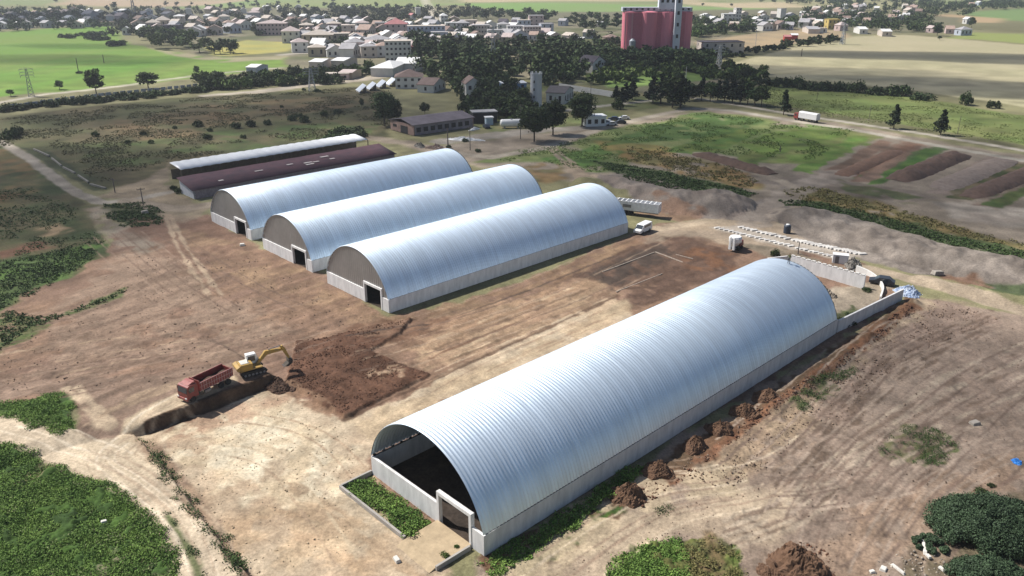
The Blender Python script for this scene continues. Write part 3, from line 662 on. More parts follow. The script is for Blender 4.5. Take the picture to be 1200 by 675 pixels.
# ------------------------------------------------------------------ light
SUN_EL = R_(50); sx, sy = -.93, .37
def build_light():
    w = bpy.data.worlds.new('World'); scene.world = w; w.use_nodes = True
    nt = w.node_tree; bg = nt.nodes['Background']
    sky = nt.nodes.new('ShaderNodeTexSky'); sky.sky_type = 'NISHITA'; sky.sun_disc = False
    sky.sun_elevation = SUN_EL; sky.sun_rotation = math.atan2(sx, sy)
    sky.altitude = 200; sky.dust_density = 1.5
    nt.links.new(sky.outputs['Color'], bg.inputs['Color']); bg.inputs['Strength'].default_value = .064
    l = bpy.data.lights.new('sun', 'SUN'); l.energy = 4.9; l.angle = R_(.53); l.color = (1, .955, .895)
    o = bpy.data.objects.new('sun', l); COL.objects.link(o)
    n = math.hypot(sx, sy)
    d = Vector((sx/n*math.cos(SUN_EL), sy/n*math.cos(SUN_EL), math.sin(SUN_EL)))
    o.rotation_euler = d.to_track_quat('Z', 'Y').to_euler()
    o.location = d*400
    vs = scene.view_settings
    scene.display_settings.display_device = 'sRGB'
    vs.view_transform = 'Standard'; vs.look = 'None'; vs.exposure = .45; vs.gamma = 1; vs.use_curve_mapping = False
    scene.cycles.max_bounces = 6; scene.cycles.volume_bounces = 0
    scene.cycles.use_denoising = True
    return d
# ------------------------------------------------------------------ hangars
concrete = M('concrete_cast', (.64, .635, .63), .85, var=.2, scale=1.0, bump=.3, stretch=(1.3, 1.3, .35))
concrete_d = M('concrete_weathered', (.33, .31, .285), .9, var=.3, scale=.5, bump=.3, stretch=(1, 1, 2.5))
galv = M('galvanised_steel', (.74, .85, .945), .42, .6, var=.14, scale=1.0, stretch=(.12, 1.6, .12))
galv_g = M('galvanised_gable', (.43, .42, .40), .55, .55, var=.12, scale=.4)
dark_m = M('dark_steel', (.05, .05, .055), .6, .4, var=.3)

def arch_pts(w, wh, rise, n):
    a = w/2; Rr = (a*a+rise*rise)/(2*rise)
    al = math.asin(a/Rr)
    return [(-w/2+Rr*math.sin(t), wh+rise-Rr+Rr*math.cos(t), t) for t in [(-al+2*al*i/n) for i in range(n+1)]]
def arch_z(x, w, wh, rise):
    a = w/2; Rr = (a*a+rise*rise)/(2*rise)
    return wh+rise-Rr+math.sqrt(max(Rr*Rr-(x+w/2)**2, 0))

def hangar(k, label, closed, gap):
    ox, oy, l, w, wh, rise = HANG[k]
    # origin at the front right base corner; local -x runs to the left end of the front
    t = thing('storage_hangar', label, 'hangar', (ox, oy, 0), -TH, 'arched steel storage hangars')
    # roof: arched panels with a deep rib each
    p, n = .46, 40
    A = arch_pts(w-.1, wh+gap, rise-gap, n)
    ys, hs = [], []
    for i in range(int(l/p)):
        for f, h in ((0, 0), (.22, 0), (.42, .075), (.58, .075), (.78, 0)):
            ys.append(i*p+f*p); hs.append(h)
    ys.append(ys[-1]+.22*p); hs.append(0)
    rr = random.Random(k)
    V, F = [], []
    for yy, h in zip(ys, hs):
        jj = rr.uniform(-.008, .008)
        for (x, z, a) in A:
            V.append((x-.05+math.sin(a)*(h+jj), yy-.05, z+math.cos(a)*(h+jj)))
    m = n+1
    for i in range(len(ys)-1):
        for j in range(n):
            F.append((i*m+j, i*m+j+1, (i+1)*m+j+1, (i+1)*m+j))
    linkmesh('roof', newmesh('roof', V, F, galv), t)
    th = .3
    b = MB().box((-th/2, l/2, wh/2), (th, l-.6, wh)); b.build('side_wall', concrete, t)
    b = MB().box((-w+th/2, l/2, wh/2), (th, l-.6, wh)); b.build('side_wall', concrete, t)
    # steel rail between wall and arches
    for x in (-.16, -w+.16):
        r = MB(); r.box((x, l/2, wh+.02), (.22, l-.6, .04))
        for i in range(int(l/1.22)): r.box((x, .4+i*1.22, wh+.05+gap/2), (.16, .34, gap+.1))
        r.build('roof_rail', dark_m, t)
    # front: wall, portal
    x0, x1, ph = -w+.64*w, -w+.885*w, wh*1.62
    MB().box(((-w+x0-.35)/2, .15, wh/2), (x0-.35+w, .3, wh)).build('front_wall', concrete, t, bevel=.03)
    MB().box(((x1+.35)/2, .15, wh/2), (-x1-.35, .3, wh)).build('front_wall', concrete, t, bevel=.03)
    df = MB(); df.box((x0-.175, .17, ph/2), (.35, .46, ph)); df.box((x1+.175, .17, ph/2), (.35, .46, ph)); df.box(((x0+x1)/2, .17, ph-.2), (x1-x0, .455, .4))
    df.build('door_frame', concrete, t, bevel=.02)
    bw = MB().box((-w/2, l-.15, wh/2), (w, .3, wh)); bw.build('back_wall', concrete, t)
    def gable(yc, door, name):
        V, F = [], []
        N = 124
        for i in range(N+1):
            x = -w+.12+(w-.24)*i/N
            off = (.06 if (i//2) % 2 else -.06)
            zb = wh
            if door and x0-.34 < x < x1+.34: zb = ph
            zt = max(arch_z(x, w, wh, rise)+.05, zb+.02)
            V += [(x, yc+off, zb), (x, yc+off, zt)]
        for i in range(N): F.append((2*i, 2*i+2, 2*i+3, 2*i+1))
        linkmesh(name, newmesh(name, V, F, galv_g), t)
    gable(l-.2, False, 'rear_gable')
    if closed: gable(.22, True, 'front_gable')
    # earth floor inside
    return t
hangar(4, 'largest arched steel hangar with its front gable open and dark inside', False, .10)
hangar(3, 'closed arched hangar whose long right concrete wall faces the yard', True, .05)
hangar(2, 'middle one of the three closed arched hangars', True, .05)
hangar(1, 'closed arched hangar beside the long purple-roofed shed', True, .05)

def axis_pt(k, x, y):
    """point in hangar k's frame: x to the right of its right wall, y along from its front"""
    ox, oy = HANG[k][:2]
    return ox+Rx*x+Lx*y, oy+Ry*x+Ly*y
h4 = HANG[4]
# kerbed planting bed in front of the open hangar
bed = thing('planter_kerb', 'low concrete kerb around the weed bed before the open hangar', 'kerb', (*axis_pt(4, 0, 0), 0), -TH)
kx0, kx1, ky = -h4[3]-.1, -h4[3]*.36-.6, -3.9
b = MB(); b.box((kx0, ky/2, .28), (.25, -ky, .56)); b.build('end_kerb', concrete_d, bed, bevel=.02)
b = MB(); b.box(((kx0+kx1)/2, ky-.1, .25), (kx1-kx0+.25, .25, .5)); b.build('front_kerb', concrete_d, bed, bevel=.02)
rp = thing('entrance_ramp', 'sandy loading ramp in front of the doorway of the open hangar', 'ramp', (*axis_pt(4, -h4[3]*.24, 0), 0), -TH)
MB().prism([(0, .004), (0, .42), (-4.3, .3), (-5.2, .004)], -2.6, 2.6, 'x').build('ramp_surface', M('ramp_sand', (.40, .31, .2), .95, var=.25, scale=1.2, bump=.4), rp, bevel=.05)
MB().box((2.75, -2.4, .27), (.25, 4.2, .54)).build('side_kerb', concrete_d, rp, bevel=.02)

# rear yard walls
def wall_between(name, label, a, b, h, th=.3, mat=None, posts=0, group=None):
    a = Vector(a); b = Vector(b); d = b-a; L = math.hypot(d.x, d.y)
    za = min(hz(a.x, a.y), hz(b.x, b.y))-.1
    t = thing(name, label, 'wall', (a.x, a.y, za), math.atan2(d.y, d.x), group)
    MB().box((L/2, 0, h/2), (L, th, h)).build('panel', mat or concrete, t, bevel=.02)
    if posts:
        for i in range(posts): MB().box(((i+.5)*L/posts, 0, h+.07), (L/posts*.62, th*1.25, .14)).build('cap_block', M('white_block', (.6, .59, .56), .85, var=.15), t)
    return t
pw = axis_pt(4, -.1, h4[2]+.5); pe = G(1056, 352)
wall_between('concrete_wall', 'long low concrete wall running on from the large hangar', (*pw,), (*pe,), 2.2)
wall_between('concrete_wall', 'concrete retaining wall behind the hangar topped with white blocks', G(925, 314), G(1012, 339), 2.6, posts=14)
wall_between('concrete_wall', 'short concrete return wall behind the crown of the hangar roof', G(898, 316), G(925, 313), 2.4)
# curved white kerb wall
cw = [G(1003, 318), G(1018, 324), G(1029, 332), G(1034, 341), G(1031, 352)]
V, F = [], []
from itertools import accumulate
pts = []
for i in range(len(cw)-1):
    for s in range(6):
        p0 = Vector(cw[max(i-1, 0)]); p1 = Vector(cw[i]); p2 = Vector(cw[i+1]); p3 = Vector(cw[min(i+2, len(cw)-1)]); u = s/6
        pts.append(.5*((2*p1)+(p2-p0)*u+(2*p0-5*p1+4*p2-p3)*u*u+(-p0+3*p1-3*p2+p3)*u**3))
pts.append(Vector(cw[-1]))
ct = thing('curved_wall', 'curved white wall end behind the large hangar', 'wall', (pts[0].x, pts[0].y, 0))
for i, p in enumerate(pts):
    d = (pts[min(i+1, len(pts)-1)]-pts[max(i-1, 0)]).normalized(); nn = Vector((-d.y, d.x))*.14
    q = p-pts[0]; h = 1.2-.5*i/len(pts)
    V += [(q.x+nn.x, q.y+nn.y, -.2), (q.x+nn.x, q.y+nn.y, h), (q.x-nn.x, q.y-nn.y, h), (q.x-nn.x, q.y-nn.y, -.2)]
for i in range(len(pts)-1):
    for j in range(4): F.append((4*i+j, 4*i+(j+1) % 4, 4*i+4+(j+1) % 4, 4*i+4+j))
F += [(0, 1, 2, 3), (len(V)-1, len(V)-2, len(V)-3, len(V)-4)]
m = MB(); m.add(V, F); m.build('wall_panel', M('white_render', (.66, .65, .62), .8, var=.1), ct)

# rows of precast concrete units beside the rear yard
white_b = M('precast_white', (.54, .52, .49), .85, var=.2, obj_random=.15)
def precast(loc, rz, label, group):
    t = bpy.data.objects.new('concrete_unit', None)
    return t
unit = None
def unit_mesh():
    m = MB(); m.prism([(-.95, 0), (.95, 0), (.95, .26), (.85, .34), (-.85, .34), (-.95, .26)], -.40, .40, 'y')
    return m.mesh('concrete_unit', white_b)
UM = unit_mesh()
def row(pa, pb, n, label, group, sc=1.0):
    a, b = Vector(G(*pa)), Vector(G(*pb)); d = b-a; an = math.atan2(d.y, d.x)+1.0
    rr = random.Random(n)
    for i in range(n):
        p = a+d*((i+.5)/n)
        o = linkmesh('concrete_unit', UM); o.location = (p.x+rr.uniform(-.15, .15), p.y+rr.uniform(-.2, .2), hz(p.x, p.y)-.02)
        o.rotation_euler = (0, 0, an+rr.uniform(-.12, .12)); o.scale = (sc*rr.uniform(.9, 1.1), sc, sc*rr.uniform(.9, 1.15))
        tag(o, label, 'concrete block', group)
row((838, 268), (930, 290), 17, 'white concrete unit in the row nearest the large hangar', 'concrete units in the near row', .72)
row((932, 291), (986, 303), 10, 'small pale concrete unit lying in the continuation of the near row', 'concrete units at the end of the near row', .65)
row((866, 267), (926, 281), 11, 'white concrete unit spaced out in the row by the spoil bank', 'concrete units spaced by the spoil bank', .8)
row((930, 282), (1012, 298), 18, 'white concrete unit in the tight stack by the spoil bank', 'concrete units in the tight stack', .92)

# ------------------------------------------------------------------ vehicles
red = M('truck_red', (.25, .022, .022), .5, c2=(.17, .055, .042), scale=1.1, spec=.5)
red_d = M('truck_red_dusty', (.30, .09, .08), .6, var=.35, scale=3)
yel = M('digger_yellow', (.46, .27, .04), .6, c2=(.27, .185, .075), scale=1.3)
wht = M('vehicle_white', (.74, .74, .73), .4, var=.08, scale=2)
blk = M('rubber_black', (.022, .022, .022), .85, var=.3)
glass = M('window_glass', (.03, .04, .05), .08, var=.1, spec=.8)
stl = M('grey_steel', (.20, .20, .21), .5, .5, var=.2)
dirt_l = M('soil_load', (.075, .045, .03), .95, var=.4, scale=3, bump=.6)
mud = M('dusty_black', (.07, .06, .05), .9, var=.3)

def wheel_mesh(r, w):
    m = MB(); m.lathe([(r*.6, -w/2), (r*.93, -w/2), (r, -w*.36), (r, w*.36), (r*.93, w/2), (r*.6, w/2)], 16, axis='x'); return m.mesh('tyre', blk)
def rim_mesh(r, w):
    m = MB(); m.lathe([(r*.3, -w*.42), (r*.62, -w*.46), (r*.62, w*.46), (r*.3, w*.42)], 12, axis='x'); return m.mesh('rim', stl)
WM = {}
def wheels(t, spots, r, w):
    if (r, w) not in WM: WM[(r, w)] = (wheel_mesh(r, w), rim_mesh(r, w))
    a, b = WM[(r, w)]
    for (x, y) in spots:
        o = linkmesh('wheel', a, t); o.location = (x, y, r); linkmesh('rim', b, o)

def dump_truck(loc, rz):
    """+y is forward"""
    t = thing('dump_truck', 'red dump truck with lattice-sided tipper bed parked above the dug bank', 'truck', loc, rz)
    c = MB(); c.box((-.45, 0, .95), (.18, 8.4, .3)); c.box((.45, 0, .95), (.18, 8.4, .3)); c.box((0, -3.9, .95), (1.6, .2, .3)); c.box((0, 1.9, .85), (2.2, .8, .55)); c.build('chassis', mud, t)
    k = MB(); k.prism([(2.35, .75), (4.35, .75), (4.42, 1.6), (4.2, 2.75), (3.9, 2.95), (2.5, 2.95), (2.35, 2.7)], -1.2, 1.2, 'x'); cab = k.build('cab', red, t, bevel=.07)
    MB().prism([(4.415, 1.75), (4.225, 2.66), (4.245, 2.66), (4.435, 1.75)], -1.05, 1.05, 'x').build('windscreen', glass, cab)
    for s in (-1, 1): MB().box((s*1.205, 3.55, 2.15), (.02, .95, .75)).build('side_window', glass, cab)
    MB().prism([(2.6, 2.95), (4.0, 2.95), (3.2, 3.22), (2.6, 3.3)], -.95, .95, 'x').build('wind_deflector', red_d, cab, bevel=.04)
    MB().box((0, 4.46, .72), (2.4, .18, .42)).build('bumper', red_d, t, bevel=.04)
    for s in (-1, 1):
        MB().box((s*.9, 4.54, .95), (.36, .08, .2)).build('headlight', wht, t)
        MB().box((s*1.42, 4.1, 2.2), (.12, .16, .5)).build('mirror', mud, t)
    bed = MB(); L0, L1, z0, z1 = -4.3, 2.1, 1.25, 2.75
    bed.box((0, (L0+L1)/2, z0+.05), (2.4, L1-L0, .1)); bed.box((0, L1-.06, (z0+z1)/2+.15), (2.4, .12, z1-z0+.3)); bed.box((0, L0+.06, (z0+z1)/2-.1), (2.4, .12, z1-z0-.2))
    for s in (-1, 1): bed.box((s*1.2, (L0+L1)/2, (z0+z1)/2), (.1, L1-L0, z1-z0))
    be = bed.build('tipper_bed', red, t)
    for s in (-1, 1):
        rb = MB()
        for i in range(13): rb.box((s*1.285, L0+.3+i*(L1-L0-.6)/12, (z0+z1)/2-.02), (.07, .09, z1-z0-.1))
        for z in (z0+.05, (z0+z1)/2, z1-.04): rb.box((s*1.27, (L0+L1)/2, z), (.05, L1-L0, .1))
        rb.build('side_rib', M('rib_pale', (.40, .24, .23), .6, var=.35), be)
    ld = MB(); V, F = [], []
    nx, ny = 7, 16
    for j in range(ny+1):
        for i in range(nx+1):
            x = -1.12+2.24*i/nx; y = L0+.15+(L1-L0-.3)*j/ny
            V.append((x, y, 1.7+.45*math.sin(PI*i/nx)*(.6+.4*math.sin(j*.9))+rng.uniform(-.06, .06)))
    for j in range(ny):
        for i in range(nx): F.append((j*(nx+1)+i, j*(nx+1)+i+1, (j+1)*(nx+1)+i+1, (j+1)*(nx+1)+i))
    linkmesh('soil_heap', newmesh('soil_heap', V, F, dirt_l), be)
    wheels(t, [(s*1.02, y) for s in (-1, 1) for y in (3.45, -1.9, -3.3)], .52, .4)
    MB().box((-1.05, .7, .8), (.5, 1.2, .55)).build('fuel_tank', stl, t, bevel=.08)
    return t
P1 = GP(216, 463); P2 = GP(270, 437)
dtc = GP(243, 458)
an = math.atan2(P1.y-P2.y, P1.x-P2.x)-PI/2
dump_truck((dtc.x, dtc.y, dtc.z), an).scale = (.84, .80, .80)

def excavator(loc, rz, house):
    t = thing('excavator', 'yellow tracked excavator digging at the edge of the brown topsoil', 'excavator', loc, rz)
    # boom works along +y
    for s in (-1, 1):
        m = MB(); m.prism([(-2.1, .45), (-1.75, .08), (1.75, .08), (2.1, .45), (1.75, .86), (-1.75, .86)], s*1.15-.3, s*1.15+.3, 'x')
        tr = m.build('track', blk, t, bevel=.06)
        rl = MB()
        for i in range(6): rl.lathe([(.2, -.33), (.2, .33)], 10, (s*1.15, -1.5+i*.6, .3), 'x')
        rl.build('track_roller', stl, tr)
    MB().box((0, 0, .75), (1.9, 1.6, .5)).build('undercarriage', mud, t)
    hs = MB(); hs.box((0, -.35, 1.15), (2.7, 3.6, .22)); hs.box((.25, -1.1, 1.72), (2.2, 2.0, .95)); bdy = hs.build('upper_body', yel, t, bevel=.08)
    MB().prism([(-2.1, 1.05), (-2.6, 1.25), (-2.7, 1.75), (-2.1, 2.05)], -1.3, 1.3, 'x').build('counterweight', yel, t, bevel=.08)
    cb = MB(); cb.prism([(-.6, 1.26), (1.2, 1.26), (1.25, 2.1), (.95, 2.95), (-.6, 2.95)], -1.35, -.35, 'x'); c = cb.build('cab', wht, t, bevel=.06)
    MB().prism([(1.25, 1.7), (1.275, 2.1), (1.0, 2.85), (.97, 2.85), (1.245, 2.1)], -1.25, -.45, 'x').build('windscreen', glass, c)
    for x in (-1.36, -.34): MB().box((x, .2, 2.2), (.02, 1.1, .9)).build('side_window', glass, c)
    MB().box((.2, -1.2, 2.23), (1.5, 1.3, .08)).build('engine_hood', M('pale_hood', (.6, .58, .52), .5, var=.2), bdy)
    MB().tube((.7, -.7, 2.2), (.7, -.7, 2.75), .07).build('exhaust', mud, bdy)
    # boom: bent, arm, bucket
    def limb(pts, w, name, par, mat=yel):
        prof = []
        m = MB(); m.prism(pts, -w/2, w/2, 'x'); return m.build(name, mat, par, bevel=.04)
    bm_ = limb([(.7, 1.35), (1.15, 1.3), (2.6, 2.5), (5.3, 2.6), (5.35, 2.95), (2.3, 3.2)], .5, 'boom', t)
    MB().tube((.05, 1.1, 1.35), (.05, 2.5, 2.5), .09).build('boom_cylinder', stl, bm_)
    ar = limb([(4.75, 3.3), (5.2, 3.45), (5.6, 2.9), (6.35, .75), (6.0, .65), (5.1, 2.6)], .4, 'arm', t)
    MB().tube((0, 2.9, 3.25), (0, 4.95, 3.45), .08).build('arm_cylinder', stl, ar)
    bk = limb([(5.8, .9), (6.5, .9), (6.45, .1), (5.8, -.3), (5.15, -.25), (5.45, .0), (5.85, .25)], 1.25, 'bucket', t, mud)
    for i in range(4): MB().box((-.45+i*.3, 5.06, -.29), (.1, .22, .08)).build('bucket_tooth', stl, bk)
    return t
ep = GP(296, 436); et = GP(338, 436)
excavator((ep.x, ep.y, ep.z), math.atan2(et.y-ep.y, et.x-ep.x)-PI/2, 0).scale = (.84, .84, .84)

def car(loc, rz, label, mat, group=None, van=False, name='parked_car'):
    t = thing(name, label, 'van' if van else 'car', loc, rz, group)
    if van: pr = [(-2.45, .35), (2.4, .35), (2.5, .95), (1.75, 1.15), (1.15, 1.95), (-2.3, 2.05), (-2.45, 1.2)]
    else: pr = [(-2.1, .3), (2.1, .3), (2.15, .75), (1.2, .95), (.5, 1.45), (-1.1, 1.47), (-1.75, 1.0), (-2.12, .9)]
    b = MB(); b.prism(pr, -.88, .88, 'x'); bo = b.build('body', mat, t, bevel=.08)
    if van:
        MB().prism([(1.74, 1.2), (1.2, 1.88), (1.22, 1.9), (1.78, 1.2)], -.75, .75, 'x').build('windscreen', glass, bo)
        for s in (-1, 1): MB().box((s*.885, -.4, 1.55), (.02, 2.6, .5)).build('side_window', glass, bo)
    else:
        MB().prism([(1.18, .99), (.52, 1.42), (.55, 1.44), (1.24, .98)], -.72, .72, 'x').build('windscreen', glass, bo)
        for s in (-1, 1): MB().box((s*.885, -.25, 1.18), (.02, 1.5, .36)).build('side_window', glass, bo)
    wheels(t, [(s*.8, y) for s in (-1, 1) for y in (1.4, -1.4)], .34, .22)
    return t
v0, v1 = Vector(G(743, 277)), Vector(G(763, 268)); vc = (v0+v1)/2
car((vc.x, vc.y, hz(*vc)), math.atan2(v0.y-v1.y, v0.x-v1.x)-PI/2, 'white van parked beside the rear corner of the third hangar', wht, van=True, name='parked_van')
dc = GP(1033, 333)
car(dc, 1.1, 'dark car parked by the curved white wall', M('car_dark', (.03, .035, .045), .35, var=.1))

def trailer_truck(loc, rz, label, cabmat, boxmat, blen, bh, tarp=True, tipper=False, cab=True, open_top=False):
    t = thing('articulated_truck' if cab else 'tipping_trailer', label, 'truck' if cab else 'trailer', loc, rz)
    L = blen
    b = MB()
    if open_top:
        b.box((0, 0, 1.3), (2.5, L, .12))
        for s in (-1, 1): b.box((s*1.2, 0, 1.3+bh/2), (.1, L, bh))
        for s in (-1, 1): b.box((0, s*(L/2-.05), 1.3+bh/2), (2.3, .1, bh))
        bo = b.build('trailer_body', boxmat, t)
        rb = MB()
        for i in range(int(L/1.1)): rb.box((0, -L/2+.6+i*1.1, 1.3+bh), (2.55, .22, .1))
        rb.build('tarp_bow', wht, bo)
        for s in (-1, 1): MB().box((s*1.27, -L*.2, 1.3+bh*.5), (.02, 2.0, bh*.35)).build('side_panel', stl, bo)
    else:
        b.prism([(-1.25, 1.2), (1.25, 1.2), (1.25, 1.2+bh*.85), (.8, 1.2+bh), (-.8, 1.2+bh), (-1.25, 1.2+bh*.85)], -L/2, L/2, 'y')
        b.build('trailer_body', boxmat, t, bevel=.05)
    MB().box((0, 0, 1.02), (1.1, L*.95, .25)).build('chassis', mud, t)
    wheels(t, [(s*1.0, y) for s in (-1, 1) for y in (-L/2+1.2, -L/2+2.5, -L/2+3.8)], .5, .38)
    if cab:
        c = MB(); c.prism([(L/2+.3, .7), (L/2+2.4, .7), (L/2+2.5, 1.7), (L/2+2.2, 3.0), (L/2+.5, 3.2), (L/2+.3, 3.0)], -1.2, 1.2, 'x')
        k = c.build('cab', cabmat, t, bevel=.08)
        MB().prism([(L/2+2.49, 1.8), (L/2+2.25, 2.8), (L/2+2.27, 2.8), (L/2+2.52, 1.8)], -1.0, 1.0, 'x').build('windscreen', glass, k)
        for s in (-1, 1): MB().box((s*1.205, L/2+1.5, 2.2), (.02, .9, .7)).build('side_window', glass, k)
        wheels(t, [(s*1.0, y) for s in (-1, 1) for y in (L/2+1.4, L/2-1.2)], .5, .38)
    return t
a, b = Vector(G(722, 250)), Vector(G(771, 256)); c = (a+b)/2
trailer_truck((c.x, c.y, hz(*c)), math.atan2(b.y-a.y, b.x-a.x)-PI/2, 'white open tipping trailer with bows standing behind the third hangar', wht, M('trailer_white', (.66, .67, .69), .5, var=.15), 10.5, 2.0, cab=False, open_top=True)
a, b = Vector(G(960, 146)), Vector(G(926, 140)); c = (a+b)/2
trailer_truck((c.x+1.5, c.y, hz(*c)), math.atan2(b.y-a.y, b.x-a.x)-PI/2, 'red cab truck with white covered trailer driving on the far dirt road', red, M('trailer_tarp', (.6, .6, .61), .6, var=.12), 9.0, 2.7).scale = (.88, .88, .88)
# small red machine with a white hopper by the concrete rows
mp = GP(862, 292)
t = thing('mixer_trailer', 'white hopper machine with a small red engine beside the concrete rows', 'machine', mp, .9)
MB().lathe([(.5, .9), (1.25, 1.8), (1.3, 2.5), (1.1, 2.9)], 14, (-.6, 0, 0)).build('hopper', wht, t)
MB().box((1.35, 0, 1.1), (1.5, 1.5, 1.1), taper=(.85, .9)).build('engine_housing', red, t, bevel=.06)
MB().box((.2, 0, .62), (3.8, 1.2, .2)).build('chassis', mud, t)
for y in (-.4, .4): MB().box((-2.0, y, 1.7), (.5, .5, 2.6), taper=(.7, .7)).build('filter_bag', wht, t, bevel=.06)
wheels(t, [(s*.8+.2, y) for s in (-1, 1) for y in (-.75, .75)], .38, .25)
# dark water tank on the spoil
tp = GP(922, 273)
t = thing('water_tank', 'dark upright tank with a pale lid below the spoil bank', 'tank', tp); t.scale = (.62, .62, .75)
MB().lathe([(1.15, 0), (1.2, .1), (1.2, 2.1), (1.0, 2.35)], 18).build('tank_body', M('tank_dark', (.03, .04, .06), .5, var=.2), t)
MB().lathe([(.62, 2.35), (.62, 2.6), (.3, 2.7)], 14).build('lid', wht, t)
# white container near the retaining wall
cp = GP(984, 308)
t = thing('site_container', 'small white site container behind the retaining wall', 'container', cp, math.atan2(-.25, 1)-.1)
MB().box((0, 0, .85), (2.8, 1.5, 1.7)).build('container_body', wht, t, bevel=.04)
MB().box((0, 0, 1.75), (2.9, 1.6, .1)).build('container_roof', M('pale_roof', (.7, .7, .7), .6, var=.1), t)
MB().box((-.6, -.765, .8), (.7, .03, 1.4)).build('door', stl, t)
# tarpaulin heap, blue sheet, debris heap
def lump(name, label, cat, loc, rx, ry, h, mat, seed, n=22, sub=None, spiky=.25, k=12):
    rr = random.Random(seed)
    V, F = [], []
    ph = [rr.uniform(0, 7) for _ in range(8)]
    N = 56; k = 20
    for j in range(k+1):
        s = j/k
        for i in range(N):
            a = 2*PI*i/N
            r = 1+.16*math.sin(2*a+ph[0])+.1*math.sin(3*a+ph[1])+.07*math.sin(5*a+ph[2])
            rad = (1-s)**1.0 if j < k else .02
            zz = h*(s*.75+.25*(1-(1-s)**2))
            jit = spiky*(.25 if j in (0, k) else 1)*h*.16
            bx, by = rad*math.cos(a)*rx, rad*math.sin(a)*ry
            nz = float(fbm(np.array([bx+seed]), np.array([by]), .8, 3, seed % 97)[0])-.5
            V.append((r*rx*rad*math.cos(a)+rr.uniform(-1, 1)*jit*.6, r*ry*rad*math.sin(a)+rr.uniform(-1, 1)*jit*.6, zz*(1+.2*math.sin(a+ph[3])*s)+rr.uniform(-1, 1)*jit+nz*h*.5*(1 if 0 < j < k else 0)-(.1 if j == 0 else 0)))
    for j in range(k):
        for i in range(N): F.append((j*N+i, j*N+(i+1) % N, (j+1)*N+(i+1) % N, (j+1)*N+i))
    V.append((0, 0, h*1.02)); c = len(V)-1
    m = MB(); m.add(V, F+[(k*N+i, k*N+(i+1) % N, c) for i in range(N)])
    o = m.build(name, mat, None); o.location = loc; o.rotation_euler = (0, 0, rr.uniform(0, 6))
    return tag(o, label, cat)
tarp_b = M('tarp_blue', (.16, .26, .46), .55, var=.5, scale=1.3, c2=(.62, .66, .7))
q = GP(1064, 344)
lump('tarpaulin_heap', 'blue and white tarpaulin heap at the end of the long wall', 'tarpaulin', q, 2.6, 1.9, 1.3, tarp_b, 5, spiky=.9)
q = GP(1191, 541)
lump('blue_sheet', 'bright blue plastic sheet lying by the dirt road', 'plastic sheet', q, .85, .6, .35, M('sheet_blue', (.03, .22, .62), .45, var=.25, scale=3), 6, spiky=.9)
q = GP(1000, 312)
lump('scrap_heap', 'dark scrap heap beside the white site container', 'scrap heap', q, 3.4, 1.6, 1.3, M('scrap', (.08, .07, .06), .8, var=.6, scale=3, c2=(.3, .28, .25)), 9, spiky=1.2)
q = GP(965, 345)
lump('rubble_heap', 'pale rubble heap with broken timber under the retaining wall', 'rubble heap', q, 2.4, 1.5, 1.3, M('rubble_pale', (.36, .31, .25), .9, var=.5, scale=3), 12, spiky=1.2)
# spoil heaps in the row along the large hangar
pile_m = M('pile_soil', (.16, .092, .055), .95, c2=(.085, .047, .028), scale=2.2, bump=.8)
for (px, py, r, h, lb) in [(735, 588, 1.85, 1.25, 'brown soil pile nearest the camera in the row along the large hangar'),
                           (770, 558, 1.75, 1.0, 'brown soil pile second in the row along the large hangar'),
                           (813, 529, 1.6, .95, 'brown soil pile third in the row along the large hangar'),
                           (843, 509, 1.55, 1.0, 'brown soil pile fourth in the row, beside the trampled rough patch'),
                           (871, 489, 1.6, .95, 'brown soil pile fifth in the row along the large hangar'),
                           (899, 471, 1.8, .95, 'brown soil pile at the far end of the row, joining the earth strip')]:
    q = GP(px, py-5); o = lump('soil_pile', lb, 'soil pile', q, r*1.1, r*1.0, h*1.35, pile_m, px, spiky=.4); o['group'] = 'soil piles along the large hangar'
q = GP(936, 662)
lump('soil_pile', 'largest brown soil pile standing alone on the graded earth by the lower edge', 'soil pile', q, 3.0, 2.5, 1.9, pile_m, 77, spiky=.4)
q = GP(900, 672)
lump('soil_pile', 'low flat soil pile joined to the largest lone pile', 'soil pile', q, 1.4, 1.0, .6, pile_m, 78, spiky=.6)
# loose soil the excavator has turned over
q = GP(322, 446)
lump('soil_pile', 'dark loose soil pile under the excavator bucket', 'soil pile', q, 3.2, 1.9, .9, M('pile_dark', (.05, .03, .02), .95, c2=(.1, .055, .035), scale=2, bump=.8), 79, spiky=1.0)
# windrows in the far field
def windrow(pa, pb, hw, h, mat, label, seed):
    a, b = Vector(G(*pa)), Vector(G(*pb)); d = b-a; L = d.length; n = int(L/1.2); rr = random.Random(seed)
    V, F = [], []
    for i in range(n+1):
        s = i/n; e = min(1, min(s, 1-s)*7+.15)
        for j in range(9):
            u = -1+j/4
            V.append((s*L+rr.uniform(-.3, .3), u*hw*(.7+.3*e)+rr.uniform(-.25, .25), h*e*(1-u*u)**.8*(.75+.5*rr.random())-.1))
    for i in range(n):
        for j in range(8): F.append((i*9+j, i*9+j+1, (i+1)*9+j+1, (i+1)*9+j))
    o = linkmesh('soil_windrow', newmesh('soil_windrow', V, F, mat)); o.location = (a.x, a.y, hz(a.x, a.y)); o.rotation_euler = (0, 0, math.atan2(d.y, d.x))
    tag(o, label, 'earth heap', 'long earth heaps behind the site')
wm = M('windrow_brown', (.15, .095, .07), .95, c2=(.085, .055, .042), scale=.8, bump=.6)
wg = M('windrow_grey', (.26, .21, .175), .95, c2=(.17, .13, .105), scale=.8, bump=.6)
windrow((1050, 212), (1128, 181), 4.2, 1.8, wm, 'tallest long brown earth heap beside the dark green strip', 1)
